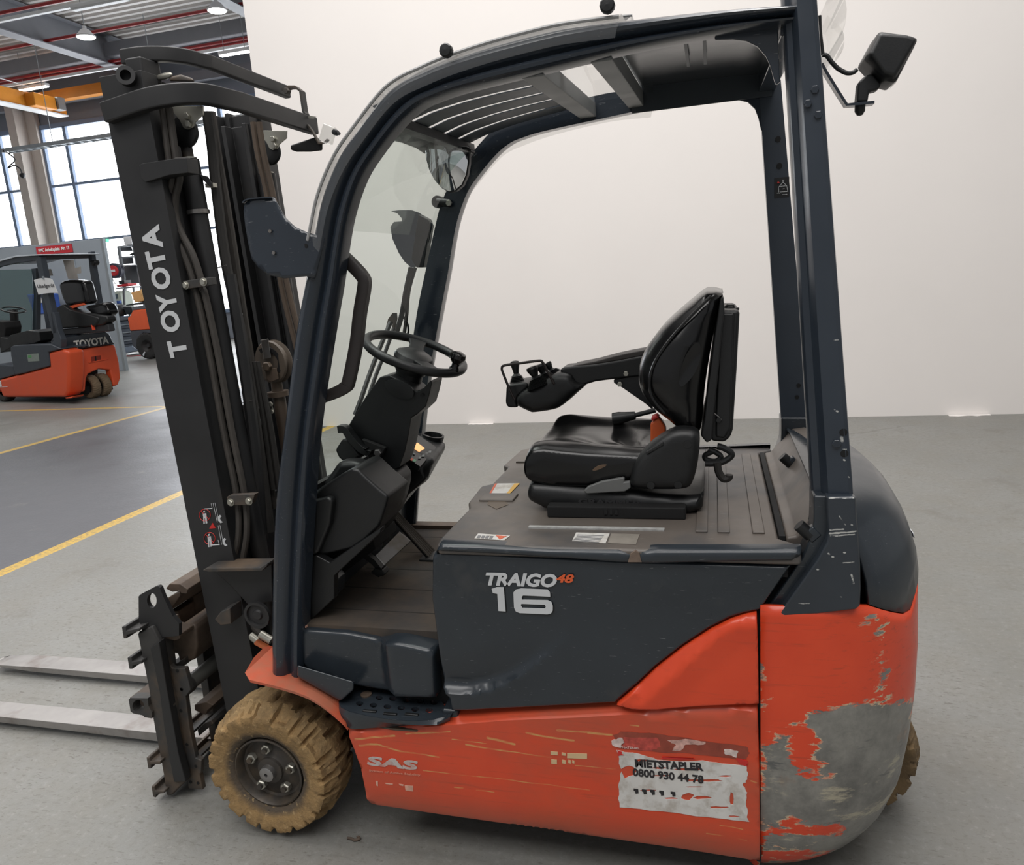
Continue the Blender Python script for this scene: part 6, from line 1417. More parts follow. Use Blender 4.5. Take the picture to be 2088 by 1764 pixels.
# backrest: silhouette body with bolster
bk = xz('K', [(1440, 85), (1350, 150), (1240, 240), (1120, 350), (1040, 450), (995, 540), (975, 640), (985, 740), (1030, 820), (1100, 900), (1180, 960), (1240, 1010), (1300, 1040), (1380, 1060), (1410, 950), (1420, 800), (1440, 640), (1480, 400), (1535, 120), (1550, 98)], SEATL+0.04)
def sagb(x, z): return 0.0
bck = cushion('seat_backrest', smooth2(bk, 2), SEATL+0.01, SEATR-0.01, 0.085, M_BLACKV, FK, h=0.022); bck['label'] = 'black vinyl backrest'
body('backrest_shell', 'K', [(1400, 1040), (1425, 940), (1450, 700), (1490, 400), (1530, 130), (1552, 110), (1560, 215), (1545, 330), (1520, 600), (1490, 900), (1475, 1070), (1440, 1090)], SEATL+0.05, SEATR-0.05, M_BLACK, bck, 0.01)
sh_ = xz('K', [(1480, 130), (1545, 105), (1520, 300), (1490, 520), (1450, 800), (1430, 1000), (1400, 1060), (1395, 900), (1420, 600)], SEATL+0.05)
relief('backrest_inlay', smooth2(xz('K', [(1370, 420), (1400, 440), (1395, 540), (1350, 640), (1280, 710), (1255, 690), (1265, 600), (1310, 490)], SEATL+0.012), 3), M_BLACKV, bck, lambda x, z, d: SEATL+0.0105+0.35*min(d, 0.02), h=0.012, back=SEATL+0.03)
tube('backrest_piping', [PY('K', a, b, SEATL+0.022) for a, b in ((1470, 110), (1320, 260), (1180, 420), (1090, 560), (1060, 680), (1080, 790), (1160, 890))], 0.004, M_BLACKV, bck, n=8)
doc = body('document_box', 'K', [(1520, 215), (1545, 205), (1650, 205), (1660, 225), (1640, 600), (1615, 1000), (1600, 1050), (1560, 1085), (1475, 1080), (1455, 1040), (1470, 900), (1500, 600)], SEATL+0.08, SEATR-0.08, M_BLACK, FK, 0.012); doc['label'] = 'black document box behind the backrest'
body('box_lid', 'K', [(1530, 225), (1625, 225), (1600, 990), (1560, 1060), (1500, 1050), (1500, 900)], SEATL+0.072, SEATL+0.10, M_BLACK, doc, 0.006)
sweep('box_handle', [PY('K', a, b, SEATL+0.2) for a, b in ((1555, 195), (1580, 172), (1620, 172), (1622, 192), (1655, 195))], rect(0.006, 0.04), M_BLACK, doc, up=(0, 1, 0))
hexnut('box_screw', PY('K', 1520, 935, SEATL+0.07), (0, -1, 0), 0.008, 0.008, M_BLACK, doc); tube('box_clip', [PY('K', a, b, SEATL+0.07) for a, b in ((1490, 892), (1520, 915), (1538, 935))], 0.002, M_STEEL, doc, n=6)
# side cover of the recliner
scv = xz('K', [(930, 1390), (930, 1320), (945, 1260), (990, 1180), (1080, 1090), (1190, 1020), (1260, 1000), (1320, 1000), (1365, 1015), (1390, 1045), (1390, 1150), (1370, 1280), (1340, 1370), (1300, 1400), (1200, 1408), (1050, 1405)], SEATL-0.02)
rc_ = cushion('recliner_cover', smooth2(scv, 2), SEATL-0.025, SEATL+0.06, 0.025, M_BLACK, FK, h=0.02); rc_['label'] = 'black plastic side cover of the seat'
for a, b in ((1312, 1097), (1068, 1370), (1250, 1368)):
    q = PY('K', a, b, SEATL-0.0245); cyl('cover_cap', q, q-Vector((0, 0.0022, 0)), 0.0105, M_BLACK, rc_, n=20)
body('cover_notch', 'K', [(1035, 1150), (1150, 1080), (1155, 1105), (1040, 1168)], SEATL-0.027, SEATL-0.02, M_BLACK, rc_, 0.002)
lv = body('adjust_lever', 'K', [(620, 1408), (650, 1380), (740, 1345), (880, 1320), (895, 1325), (890, 1350), (930, 1345), (935, 1390), (895, 1415), (800, 1420), (640, 1430)], SEATL-0.012, SEATL+0.004, mat('grey_lever_plastic', (96, 97, 96), 0.5), FK, 0.004)
bb = body('belt_buckle', 'K', [(1065, 960), (1120, 915), (1168, 985), (1168, 1050), (1065, 1115)], 0.40, 0.43, mat('orange_belt_buckle', (206, 92, 44), 0.5), FK, 0.006, trace=0.40); body('buckle_button', 'K', [(1070, 920), (1105, 905), (1125, 920), (1072, 945)], 0.395, 0.435, M_REDDEC, bb, 0.003, trace=0.395)
tube('recline_lever', [PY('K', a, b, 0.66) for a, b in ((1100, 870), (1040, 885), (960, 905))], 0.008, M_BLACK, FK, n=10); sweep('lever_grip', [PY('K', a, b, 0.66) for a, b in ((965, 905), (900, 915), (860, 922), (815, 928))], circ(0.02, 12), M_BLACK, FK, smooth=True, scale=[0.65, 0.85, 1.05, 1.0])
# split in the vinyl
relief('vinyl_split', smooth2(xz('K', [(680, 1268), (720, 1240), (772, 1236), (745, 1255), (700, 1272)], SEATL-0.001), 3), mat('bare_foam', (92, 74, 58), 0.8), cu_, lambda x, z, d: SEATL-0.002, h=0.01, back=SEATL+0.01)
# coiled cable behind the seat
cc_ = [PY('K', a, b, 0.36) for a, b in ((1450, 1130), (1500, 1150), (1535, 1180), (1500, 1210), (1440, 1200), (1430, 1170), (1480, 1145))]
tube('seat_cable', cc_, 0.008, M_BLACK, FK, n=10); tube('seat_cable', [PY('K', a, b, 0.35) for a, b in ((1430, 1225), (1530, 1220), (1600, 1180), (1600, 1150), (1550, 1120), (1510, 1110))], 0.009, M_BLACK, FK, n=10); tube('seat_cable', [PY('K', a, b, 0.34) for a, b in ((1510, 1220), (1520, 1280), (1550, 1325), (1585, 1320), (1590, 1300))], 0.011, M_RUB, FK, n=10)
# ---- armrest with mini levers on the far side of the seat
AY = 0.72
arm = body('armrest', 'K', [(460, 600), (490, 585), (700, 565), (850, 540), (1000, 510), (1060, 500), (1330, 465), (1330, 620), (1060, 640), (960, 650), (820, 665), (700, 680), (620, 705), (550, 700), (480, 650)], AY, AY+0.10, M_BLACK, FK, 0.008); arm['label'] = 'black armrest with joysticks'
body('arm_pad', 'K', [(545, 575), (700, 545), (830, 510), (930, 488), (1040, 468), (1200, 455), (1200, 482), (1060, 500), (850, 540), (600, 580)], AY+0.01, AY+0.11, mat('brown_grey_pad', (66, 62, 60), 0.6), arm, 0.008)
body('arm_bracket', 'K', [(820, 668), (960, 640), (1060, 640), (1080, 870), (1035, 830), (880, 722), (822, 690)], AY+0.01, AY+0.05, M_BLACK, arm, 0.003)
for a, b in ((903, 627), (862, 697)): hexnut('arm_bolt', PY('K', a, b, AY), (0, -1, 0), 0.009, 0.005, M_ZINC, arm)
pod2 = cushion('lever_pod', smooth2(xz('U', [(290, 900), (350, 800), (520, 680), (760, 580), (960, 460), (1120, 380), (1350, 420), (1450, 570), (1640, 620), (1500, 760), (1300, 940), (1100, 1080), (900, 1130), (640, 1165), (560, 1150), (350, 1050), (300, 980)], AY-0.02), 2), AY-0.03, AY+0.12, 0.03, M_BLACK, arm, h=0.02)
body('pod_nose', 'U', [(110, 640), (180, 610), (500, 560), (560, 640), (330, 850), (300, 960), (340, 1060), (140, 1060), (95, 970)], AY, AY+0.14, M_BLACK, arm, 0.012)
tube('lever_guard', [PY('U', a, b, AY-0.03) for a, b in ((275, 900), (180, 700), (60, 400), (30, 300), (80, 240), (400, 195), (740, 150), (820, 180), (900, 330), (1045, 600))], 0.0045, mat('guard_wire', (34, 26, 24), 0.4), arm, sub=4, n=8)
def stick(c, base_, top_, y, rb, rt, knob):
    p0, p1 = PY(c, *base_, y), PY(c, *top_, y); ax = (p1-p0); L = ax.length
    j = lathe('joystick', p0, ax, [(L*0.3, 0.007), (L*0.6, rt*0.7), (L*0.85, rt), (L*0.97, rt*0.9), (L, rt*0.4), (L*1.005, 0)], M_BLACK, arm, n=18)
    pr = []
    for k in range(9): pr += [(-0.006+L*0.055*k, rb*(1-0.055*k)), (-0.006+L*0.055*(k+0.5), rb*(0.84-0.055*k))]
    lathe('bellows', p0, ax, pr+[(L*0.52, 0.006)], M_BLACK, j, n=22)
stick('U', (340, 610), (275, 150), AY+0.06, 0.036, 0.016, 0); stick('U', (740, 600), (600, 260), AY+0.0, 0.046, 0.021, 0); stick('U', (880, 500), (760, 210), AY+0.04, 0.042, 0.019, 0); stick('U', (1040, 410), (900, 185), AY+0.09, 0.038, 0.015, 0)
# ================================================================== things hanging in the hall
def lampx(x, y, z): return PZ('A', x, y, z)
for i, (a, b, lab) in enumerate(((705, 312, 'lit round high-bay lamp hanging above the forklift mast, lower of the two'), (1777, 96, 'lit round high-bay lamp hanging beside the white wall top, higher of the two'))):
    q = lampx(a, b, ZB-0.4); e = empty('high_bay_lamp', q); tag(e, lab, 'lamp', 'high-bay lamps')
    h = lathe('lamp_housing', q, (0, 0, 1), [(0.02, 0.24), (0.05, 0.25), (0.12, 0.18), (0.20, 0.12), (0.24, 0.05), (0.30, 0.05), (0.30, 0)], M_WHITE, e, n=24); lathe('lamp_lens', q, (0, 0, 1), [(0.0, 0.0), (0.0, 0.20), (0.02, 0.235), (0.03, 0.235)], M_TUBE, h, n=24)
    cyl('lamp_cable', q+Vector((0, 0, 0.29)), Vector((q.x, q.y, ZC)), 0.012, M_GALV, e, n=6)
def strip(p0, p1, z, lab, lit, w_=0.16, g='strip lights'):
    a, b = PZ('A', *p0, z), PZ('A', *p1, z); y = (a.y+b.y)/2; x0, x1 = sorted((a.x, b.x)); L = x1-x0
    e = empty('strip_light', ((x0+x1)/2, y, z)); tag(e, lab, 'lamp', g)
    h = box('lamp_housing', ((x0+x1)/2, y, z+0.06), (L, w_, 0.10), M_WHITE, e, bevel=0.02)
    box('lamp_diffuser', ((x0+x1)/2, y, z+0.0), (L*0.97, w_*0.8, 0.04), M_TUBE if lit else M_WHITE, h, bevel=0.01)
    for s in (-0.35, 0.35): cyl('lamp_hanger', ((x0+x1)/2+L*s, y, z+0.1), ((x0+x1)/2+L*s, y, ZC), 0.008, M_GALV, e, n=6)
strip((580, 80), (1070, 0), ZB-0.3, 'unlit white strip light under the ceiling at the upper left', False, 0.18)
strip((165, 742), (390, 705), ZB-0.24, 'lit strip light above the yellow crane girder', True, 0.2)
strip((1800, 460), (2040, 418), ZB-0.42, 'lit strip light beside the upper left corner of the white wall', True, 0.2)
def rail_x(nm, p0, p1, z, x0, x1, m, lab, cat_, r=None, sec=None, g=None):
    a, b = PZ('A', *p0, z), PZ('A', *p1, z); y = (a.y+b.y)/2
    o = cyl(nm, (x0, y, z), (x1, y, z), r, m, None, n=10) if r else box(nm, ((x0+x1)/2, y, z), (x1-x0, sec[0], sec[1]), m, None)
    return tag(o, lab, cat_, g)
rail_x('lighting_trunking', (0, 180), (560, 45), ZB-0.12, -40, -3.9, M_WHITE, 'white lighting trunking running under the near ceiling', 'trunking', sec=(0.10, 0.08))
rail_x('lighting_trunking', (20, 682), (780, 605), ZB-0.12, -46, -5, M_WHITE, 'white lighting trunking further back above the crane', 'trunking', sec=(0.10, 0.08))
for i, (p0, p1, lab) in enumerate((((0, 112), (480, 5), 'red sprinkler pipe nearest the upper left corner'), ((760, 268), (1700, 78), 'red sprinkler pipe between the two high-bay lamps'), ((1100, 470), (1990, 312), 'red sprinkler pipe just above the mast top'), ((20, 680), (700, 572), 'red sprinkler pipe furthest back under the ceiling'))):
    rail_x('sprinkler_pipe', p0, p1, ZB+0.12, -44, -3.4, M_REDP, lab, 'pipe', r=0.045, g='red sprinkler pipes')
# yellow crane girder running towards the windows, with its end carriage and trolley
za = zt+0.38; a, b = PZ('A', 30, 800, za), PZ('A', 700, 915, za); gx = (a.x+b.x)/2
cr = empty('overhead_crane', (gx, 15, za)); tag(cr, 'yellow overhead crane girder on the left below the ceiling', 'crane')
g_ = box('girder', (gx, 12.5, za), (0.30, 18.6, 0.48), M_CRANE, cr); box('girder_flange', (gx, 12.5, za-0.26), (0.44, 18.6, 0.04), M_WHITE, g_); tube('festoon_cable', [(gx+0.3, 6+1.1*k, za+0.42-0.05*(k % 2)) for k in range(14)], 0.015, M_WHITE, g_, n=6); 
box('end_carriage', (gx+1.2, 21.75, za+0.42), (4.6, 0.32, 0.34), M_CRANE, cr)
q = PZ('A', 730, 925, za-0.05); q.y = min(q.y, 20.6); box('crane_trolley', (gx+0.25, q.y, za-0.02), (0.5, 0.9, 0.42), M_CRANE, cr, bevel=0.03); box('trolley_box', (gx+0.42, q.y+0.62, za), (0.3, 0.3, 0.4), M_GALV, cr)
struct(box('crane_rail', (-18, 22.2, za+0.45), (44, 0.25, 0.3), M_BEAM), 'crane runway beam along the far wall')
# cable tray with a power drop in front of the windows
ty = 19.6; a, b = PY('T', 60, 520, ty), PY('T', 1300, 345, ty); tz = (a.z+b.z)/2
tr = empty('cable_tray', (-18, ty, tz)); tag(tr, 'perforated grey cable tray hanging in front of the windows', 'cable tray')
for y in (ty-0.15, ty+0.15): box('tray_side', ((a.x+6)/2, y, tz), (6-a.x, 0.02, 0.12), M_GALV, tr)
for k in range(5): cyl('tray_hanger', (a.x+2+4.2*k, ty, tz), (a.x+2+4.2*k, ty, ZC), 0.012, M_GALV, tr, n=6)
for k in range(58): box('tray_rung', (a.x+0.3+0.35*k, ty, tz-0.04), (0.05, 0.3, 0.02), M_GALV, tr)
pd_ = PY('T', 150, 650, ty); dr = empty('cable_drop', (pd_.x, ty, pd_.z)); tag(dr, 'black cable and plug hanging from the cable tray by the column', 'cable')
tube('cable', [Vector((PY('T', 92, 515, ty).x, ty-0.15, tz)), Vector((PY('T', 92, 515, ty).x, ty-0.16, tz-0.05))]+[PY('T', x, y, ty) for x, y in ((90, 540), (180, 620), (120, 690), (100, 720), (170, 690), (240, 730), (262, 790))], 0.022, M_BLACK, dr, n=6); lathe('plug', PY('T', 262, 780, ty), (0.1, 0, -1), [(0, 0.03), (0.06, 0.10), (0.12, 0.08), (0.18, 0.02)], M_BLACK, dr, n=10)

# ================================================================== workplace behind: panels, sign, shelves, bench
wp = 13.4
pn = empty('partition', (-14, wp, 0)); tag(pn, 'pale grey workshop partition behind the small forklift', 'partition')
zt_p = PY('Q', 600, 180, wp).z
xr_p = PY(None, 212, 503, wp).x
seam = [-26.0, PY('Q', 640, 190, wp).x, PY('B', 600, 270, wp).x, xr_p]
for x0, x1 in zip(seam, seam[1:]): box('panel', ((x0+x1)/2, wp, zt_p/2), (x1-x0-0.02, 0.05, zt_p), M_PANEL, pn, bevel=0.008)
box('panel_post', (xr_p, wp, zt_p/2), (0.07, 0.09, zt_p), M_GALV, pn)
sgn = [PY('Q', x, y, wp-0.05) for x, y in ((665, 335), (1312, 325), (1290, 175), (645, 185))]
sx0, sx1 = sgn[0].x, sgn[1].x; sz0, sz1 = (sgn[0].z+sgn[1].z)/2, (sgn[2].z+sgn[3].z)/2
sg = empty('workplace_sign', ((sx0+sx1)/2, wp-0.05, sz0)); tag(sg, 'red sign with white lettering on the grey partition', 'sign')
box('sign_board', ((sx0+sx1)/2, wp-0.04, (sz0+sz1)/2), (sx1-sx0, 0.02, sz1-sz0), mat('sign_red', (196, 48, 58), 0.5, var=0.03), sg)
def flatline(s, p, h_, m, par, width=None, bold=0.004):
    o = text('lettering', s, m, par, p, (1, 0, 0), (0, 0, 1), h_, bold, 0, 0.004)
    if width:
        e = [v.co.x for v in o.data.vertices]; k = width/(max(e)-min(e)); x0 = min(e)
        for v in o.data.vertices: v.co.x = p[0]+(v.co.x-x0)*k
flatline('FMC Arbeitsplatz  Nr. 13', (sx0+(sx1-sx0)*0.07, wp-0.056, sz0+(sz1-sz0)*0.38), (sz1-sz0)*0.36, mat('sign_white', (240, 238, 236), 0.5, var=0.01), sg, (sx1-sx0)*0.86)
# back wall racks (grey steel shelving) in front of the window strip
ry = 19.0
def rbox(nm, pts, y, depth, m, par, bevel=0.01):
    P_ = [PY('R', a, b, y) for a, b in pts]; return plate(nm, [(p.x, p.z) for p in P_], y, y+depth, m, par, bevel=bevel)
M_RACK = mat('grey_rack_paint', (120, 124, 128), 0.5, var=0.06); M_RACKD = mat('dark_rack_panel', (84, 86, 90), 0.55, var=0.06)
rk = empty('shelf_rack', (PY('R', 520, 400, ry).x, ry, 0)); tag(rk, 'grey steel shelf rack beside the mast, below the windows', 'shelf rack')
for pts in ([(395, 150), (420, 150), (500, 600), (470, 720)], [(600, 150), (625, 130), (740, 700), (715, 710)]): rbox('rack_post', pts, ry, 0.08, M_RACK, rk)
for a, b, c, d in ((400, 150, 610, 130), (430, 300, 640, 280), (440, 415, 660, 405)): rbox('shelf', [(a, b), (c, d), (c+4, d+14), (a+4, b+14)], ry-0.1, 0.5, M_RACK, rk, 0.004)
for pts in ([(425, 155), (590, 150), (610, 215), (440, 220)], [(445, 310), (610, 300), (625, 390), (460, 400)], [(475, 430), (660, 420), (720, 660), (520, 680)]): rbox('back_panel', pts, ry+0.3, 0.02, M_RACKD, rk, 0.003)
for x_ in (PY('R', 485, 660, ry).x, PY('R', 725, 700, ry).x): box('rack_leg', (x_, ry+0.04, PY('R', 500, 690, ry).z/2), (0.06, 0.06, PY('R', 500, 690, ry).z), M_RACK, rk)
hr = empty('hose_reel', PY('R', 345, 490, ry-0.4)); tag(hr, 'red and dark blue hose reel hanging beside the rack', 'hose reel')
c_ = PY('R', 345, 490, ry-0.4); lathe('reel_drum', c_, (0.3, -1, 0), [(0.0, 0.0), (0.0, 0.20), (-0.03, 0.24), (-0.25, 0.24), (-0.28, 0.1), (-0.28, 0)], mat('dark_blue_plastic', (46, 46, 62), 0.5), hr, n=24); lathe('reel_face', c_, (0.3, -1, 0), [(0.03, 0.0), (0.03, 0.14), (0.0, 0.17)], mat('red_plastic', (190, 40, 46), 0.5), hr, n=24)
box('reel_label', c_+Vector((0.03, -0.05, 0)), (0.16, 0.012, 0.07), M_WHITE, hr); tube('reel_hose', [c_+Vector((0, -0.1, -0.2)), c_+Vector((0.04, -0.12, -0.3)), c_+Vector((0.08, -0.1, -0.42))], 0.012, M_BLACK, hr, n=6)
ob = empty('orange_toolbox', PY('R', 235, 600, ry-0.5)); tag(ob, 'small orange wall box left of the hose reel', 'box')
rbox('box_body', [(182, 455), (252, 450), (258, 580), (188, 600)], ry-0.5, 0.25, mat('orange_plastic', (206, 88, 44), 0.5), ob); rbox('box_label', [(205, 480), (246, 476), (248, 505), (208, 510)], ry-0.52, 0.02, M_WHITE, ob)
wb = empty('wall_board', PY('R', 155, 420, ry+0.1)); tag(wb, 'pale wall panel with a red push button', 'board')
rbox('board', [(103, 280), (190, 270), (205, 455), (115, 465)], ry+0.1, 0.04, M_WHITE, wb); c_ = PY('R', 158, 380, ry+0.08); cyl('push_button', c_, c_-Vector((0, 0.04, 0)), 0.07, mat('red_plastic', (190, 40, 46), 0.5), wb, n=16)
ch = empty('charger_unit', (PY('R', 340, 900, ry-0.6).x, ry-0.6, 0)); tag(ch, 'pale green charging unit with blue sockets behind the seat of the small forklift', 'charger')
rbox('unit_body', [(205, 800), (400, 770), (440, 800), (480, 1010), (300, 1030), (225, 1000)], ry-0.6, 0.5, mat('pale_green_grey', (176, 184, 170), 0.5, var=0.05), ch, 0.02); rbox('unit_screen', [(285, 825), (400, 812), (410, 875), (295, 885)], ry-0.62, 0.03, mat('unit_dark', (70, 84, 92), 0.4), ch)
for k in range(3): rbox('blue_socket', [(325+42*k, 912-2*k), (355+42*k, 908-2*k), (362+42*k, 945-2*k), (332+42*k, 948-2*k)], ry-0.66, 0.06, mat('blue_plastic', (58, 92, 166), 0.5), ch, 0.008)
x0_, x1_, z1_ = PY('R', 250, 1010, ry).x, PY('R', 480, 1010, ry).x, PY('R', 350, 1010, ry-0.5).z; box('unit_foot', ((x0_+x1_)/2, ry-0.33, z1_/2), (x1_-x0_, 0.4, z1_), M_RACKD, ch)
tl_ = empty('tool_tray', PY('R', 470, 700, ry-0.7)); tag(tl_, 'red tray of tools with a black bin on a shelf', 'tray')
rbox('tray', [(385, 690), (545, 665), (545, 700), (400, 715)], ry-0.7, 0.4, mat('red_plastic', (190, 40, 46), 0.5), tl_); rbox('bin', [(415, 628), (495, 622), (498, 670), (425, 680)], ry-0.65, 0.3, M_BLACK, tl_); rbox('tray_shelf', [(380, 725), (610, 705), (612, 722), (385, 742)], ry-0.75, 0.5, M_RACK, tl_); rbox('shelf_leg', [(605, 705), (625, 705), (640, 900), (622, 900)], ry-0.7, 0.06, M_RACK, tl_); rbox('shelf_leg', [(470, 740), (490, 740), (500, 980), (482, 980)], ry-0.7, 0.06, M_RACKD, tl_)
lmpb = empty('desk_lamp_shade', PY('R', 600, 250, ry-0.9)); tag(lmpb, 'black lamp shade in front of the shelf rack', 'lamp')
rbox('shade', [(545, 275), (590, 245), (640, 230), (645, 265), (600, 275)], ry-0.9, 0.25, M_BLACK, lmpb, 0.02); cyl('lamp_arm', PY('R', 600, 262, ry-0.8), PY('R', 632, 300, ry+0.04), 0.02, M_BLACK, lmpb, n=8)
bxs = empty('socket_box', PY('R', 540, 60, ry)); tag(bxs, 'white socket box above the rack', 'box')
rbox('socket_case', [(475, 20), (590, 15), (600, 126), (498, 136)], ry-0.1, 0.15, M_WHITE, bxs, 0.03)
es = empty('exit_light', PY('R', 235, 75, 22.38)); tag(es, 'small green light on the window transom', 'light'); rbox('green_lamp', [(220, 50), (248, 48), (250, 92), (224, 94)], 22.38, 0.14, emit('green_sign', (0.1, 0.75, 0.35), 0.5), es)
# workbench with drawers
by = 17.6
wbn = empty('workbench', (PY('R', 420, 1300, by).x, by, 0)); tag(wbn, 'dark grey workbench with a drawer cabinet left of the orange truck behind', 'workbench')
M_BEN = mat('dark_grey_cabinet', (66, 71, 80), 0.45, var=0.06)
rbox('bench_top', [(240, 1155), (560, 1122), (566, 1165), (248, 1200)], by-0.1, 0.8, mat('bench_top_grey', (92, 96, 102), 0.4), wbn)
cb = rbox('cabinet', [(408, 1185), (565, 1170), (640, 1590), (480, 1640)], by, 0.6, M_BEN, wbn)
for k in range(4):
    d0 = 1195+108*k; s0 = 428+20*k
    dw = rbox('drawer', [(s0, d0), (s0+118, d0-12), (s0+138, d0+84), (s0+20, d0+98)], by-0.03, 0.06, mat('drawer_face', (84, 90, 99), 0.45), cb, 0.012); rbox('drawer_handle', [(s0+22, d0+40), (s0+128, d0+28), (s0+132, d0+42), (s0+26, d0+56)], by-0.07, 0.04, M_GALV, dw, 0.006)
rbox('bench_back', [(270, 1200), (410, 1185), (480, 1600), (400, 1640), (300, 1400)], by+0.4, 0.05, M_DARK, wbn); rbox('cabinet_plinth', [(450, 1560), (600, 1530), (690, 1590), (490, 1640)], by-0.1, 0.3, mat('plinth_blue_grey', (124, 136, 150), 0.45), wbn)
vz = empty('bench_tool', PY('R', 470, 1100, by-0.1)); tag(vz, 'dark dome-shaped machine part on the workbench', 'machine part')
c_ = PY('R', 430, 1060, by+0.1); lathe('dome', c_+Vector((0, 0, -0.04)), (0.2, -0.3, 1), [(0, 0.28), (0.1, 0.28), (0.2, 0.22), (0.26, 0.12), (0.28, 0)], M_BLACK, vz, n=24); rbox('dome_arm', [(470, 985), (590, 990), (600, 1060), (560, 1100), (520, 1095), (500, 1050)], by-0.05, 0.25, M_BLACK, vz, 0.03)
rc2 = tube('red_cable', [PZ('R', a, b, 0.012) for a, b in ((400, 1645), (470, 1665), (600, 1672), (740, 1660), (900, 1650))], 0.012, mat('red_cable_rubber', (200, 60, 62), 0.5), None, n=6); tag(rc2, 'thin red cable lying on the floor behind the small forklift', 'cable')

# ================================================================== third truck, mostly hidden by the mast
fy = 16.05
f3 = empty('forklift', (PY('R', 800, 1540, fy).x, fy+0.5, 0)); tag(f3, 'orange truck behind the mast with a black tyre, mostly hidden', 'forklift')
M_OR3 = mat('bright_orange_paint', (226, 92, 46), 0.45, var=0.04)
rbox('truck_body', [(540, 1140), (580, 1110), (610, 1040), (815, 1015), (1100, 985), (1160, 1270), (870, 1300), (575, 1322)], fy, 1.0, M_OR3, f3, 0.03); rbox('truck_deck', [(598, 996), (640, 984), (800, 964), (1100, 936), (1105, 985), (815, 1015), (605, 1040)], fy+0.05, 0.9, mat('truck_grey', (92, 94, 98), 0.5), f3, 0.02)
rbox('truck_frame', [(575, 1322), (900, 1298), (1160, 1275), (1200, 1400), (1000, 1500), (900, 1360), (760, 1350), (690, 1420), (670, 1580), (610, 1530)], fy+0.02, 0.9, mat('truck_frame_grey', (72, 72, 76), 0.55), f3, 0.02)
wcx = PY('R', 812, 1530, fy); Rw = wcx.z
ty3 = tyre('truck_tyre', Vector((wcx.x, fy-0.02, Rw)), Rw, 0.28, Rw*0.42, mat('dark_tyre', (44, 42, 40), 0.8), f3, 1, lugs=26, seed=9, n=130, chunk=False); lathe('wheel_rim', Vector((wcx.x, fy-0.02, Rw)), (0, -1, 0), [(-0.2, Rw*0.42), (-0.02, Rw*0.43), (-0.06, Rw*0.34), (-0.10, Rw*0.2), (-0.05, Rw*0.14), (-0.05, 0)], mat('dark_rim', (46, 42, 40), 0.6), f3, n=28)
rbox('tyre_mark', [(750, 1650), (770, 1610), (782, 1618), (765, 1672)], fy-0.06, 0.03, M_WHITE, f3, 0.0)
brd = empty('dark_board', PY('R', 660, 960, fy+0.1)); tag(brd, 'thin dark board lying on the deck of the orange truck', 'board'); rbox('board', [(520, 962), (640, 936), (800, 915), (900, 902), (902, 916), (800, 930), (640, 953), (524, 976)], fy+0.05, 0.6, M_BLACK, brd, 0.0)
cbx = empty('cardboard_box', PY('R', 690, 930, fy+0.1)); tag(cbx, 'open cardboard box standing on the orange truck behind', 'box')
M_CARD = mat('cardboard', (214, 160, 100), 0.7, var=0.06)
rbox('box_side', [(590, 790), (710, 758), (765, 905), (645, 930)], fy+0.1, 0.35, M_CARD, cbx, 0.006); rbox('box_flap', [(712, 758), (748, 738), (786, 895), (768, 904)], fy+0.1, 0.3, mat('cardboard_light', (226, 178, 118), 0.7), cbx, 0.004)

# ================================================================== the small forklift at the left edge
B0 = PZ('S', 1090, 1395, 0.09); B0.z = 0
d1 = Vector((0.9757, -0.219, 0)); w1 = Vector((0.219, 0.9757, 0)); n1 = -w1
F2 = empty('forklift', B0, math.atan2(d1.y, d1.x)); tag(F2, 'small clean orange forklift standing at the left edge under the red sign', 'forklift')
def sd2(c, pts, b):                        # sight points on the truck's side plane (offset b inwards) -> local (a, z)
    out = []
    for x, y in pts:
        q = PN(c, x, y, B0+w1*b, n1); out.append(((q-B0).dot(d1), q.z))
    return out
def re2(c, pts, a):                        # on a plane across the truck at a -> local (b, z)
    out = []
    for x, y in pts:
        q = PN(c, x, y, B0+d1*a, d1); out.append(((q-B0).dot(w1), q.z))
    return out
def keep(o, p=None):
    o.parent = p or F2; o.matrix_parent_inverse = Matrix.Identity(4); return o
M_OR2 = mat('clean_orange_paint', (214, 82, 44), 0.42, var=0.04, coat=0.2); M_SL2 = mat('clean_slate_paint', (58, 64, 72), 0.4, var=0.05)
def s2(nm, c, pts, b0, b1, m, bevel=0.02, tr=None, p=None): return keep(plate(nm, sd2(c, pts, b0 if tr is None else tr), b0, b1, m, None, bevel=bevel), p)
side2 = [(-260, 1150), (0, 1075), (400, 970), (812, 858), (800, 740), (782, 632), (1000, 582), (1110, 615), (1125, 1000), (1110, 1280), (1060, 1370), (960, 1368), (40, 1370), (0, 1260), (-40, 1290), (-260, 1290)]
body2 = s2('truck_body', 'S', side2, 0.0, 0.30, M_OR2, 0.05); s2('truck_core', 'S', [(-260, 1150), (0, 1075), (400, 970), (600, 640), (700, 640), (700, 1368), (40, 1370), (-260, 1290)], 0.2, 1.03, M_DARK, 0.0, tr=0.0)
rr = re2('S', [(1110, 610), (1880, 505), (1950, 800), (1975, 1050), (1930, 1170), (1850, 1190), (1840, 1100), (1800, 920), (1620, 900), (1440, 985), (1410, 1060), (1395, 1270), (1110, 1300)], 0.03)
tailp = keep(flat('tail_panel', rr, [], lambda p: Vector((0.04, p[0], p[1])), lambda p: Vector((-0.12, p[0], p[1])), M_OR2, None, 0.03)); 
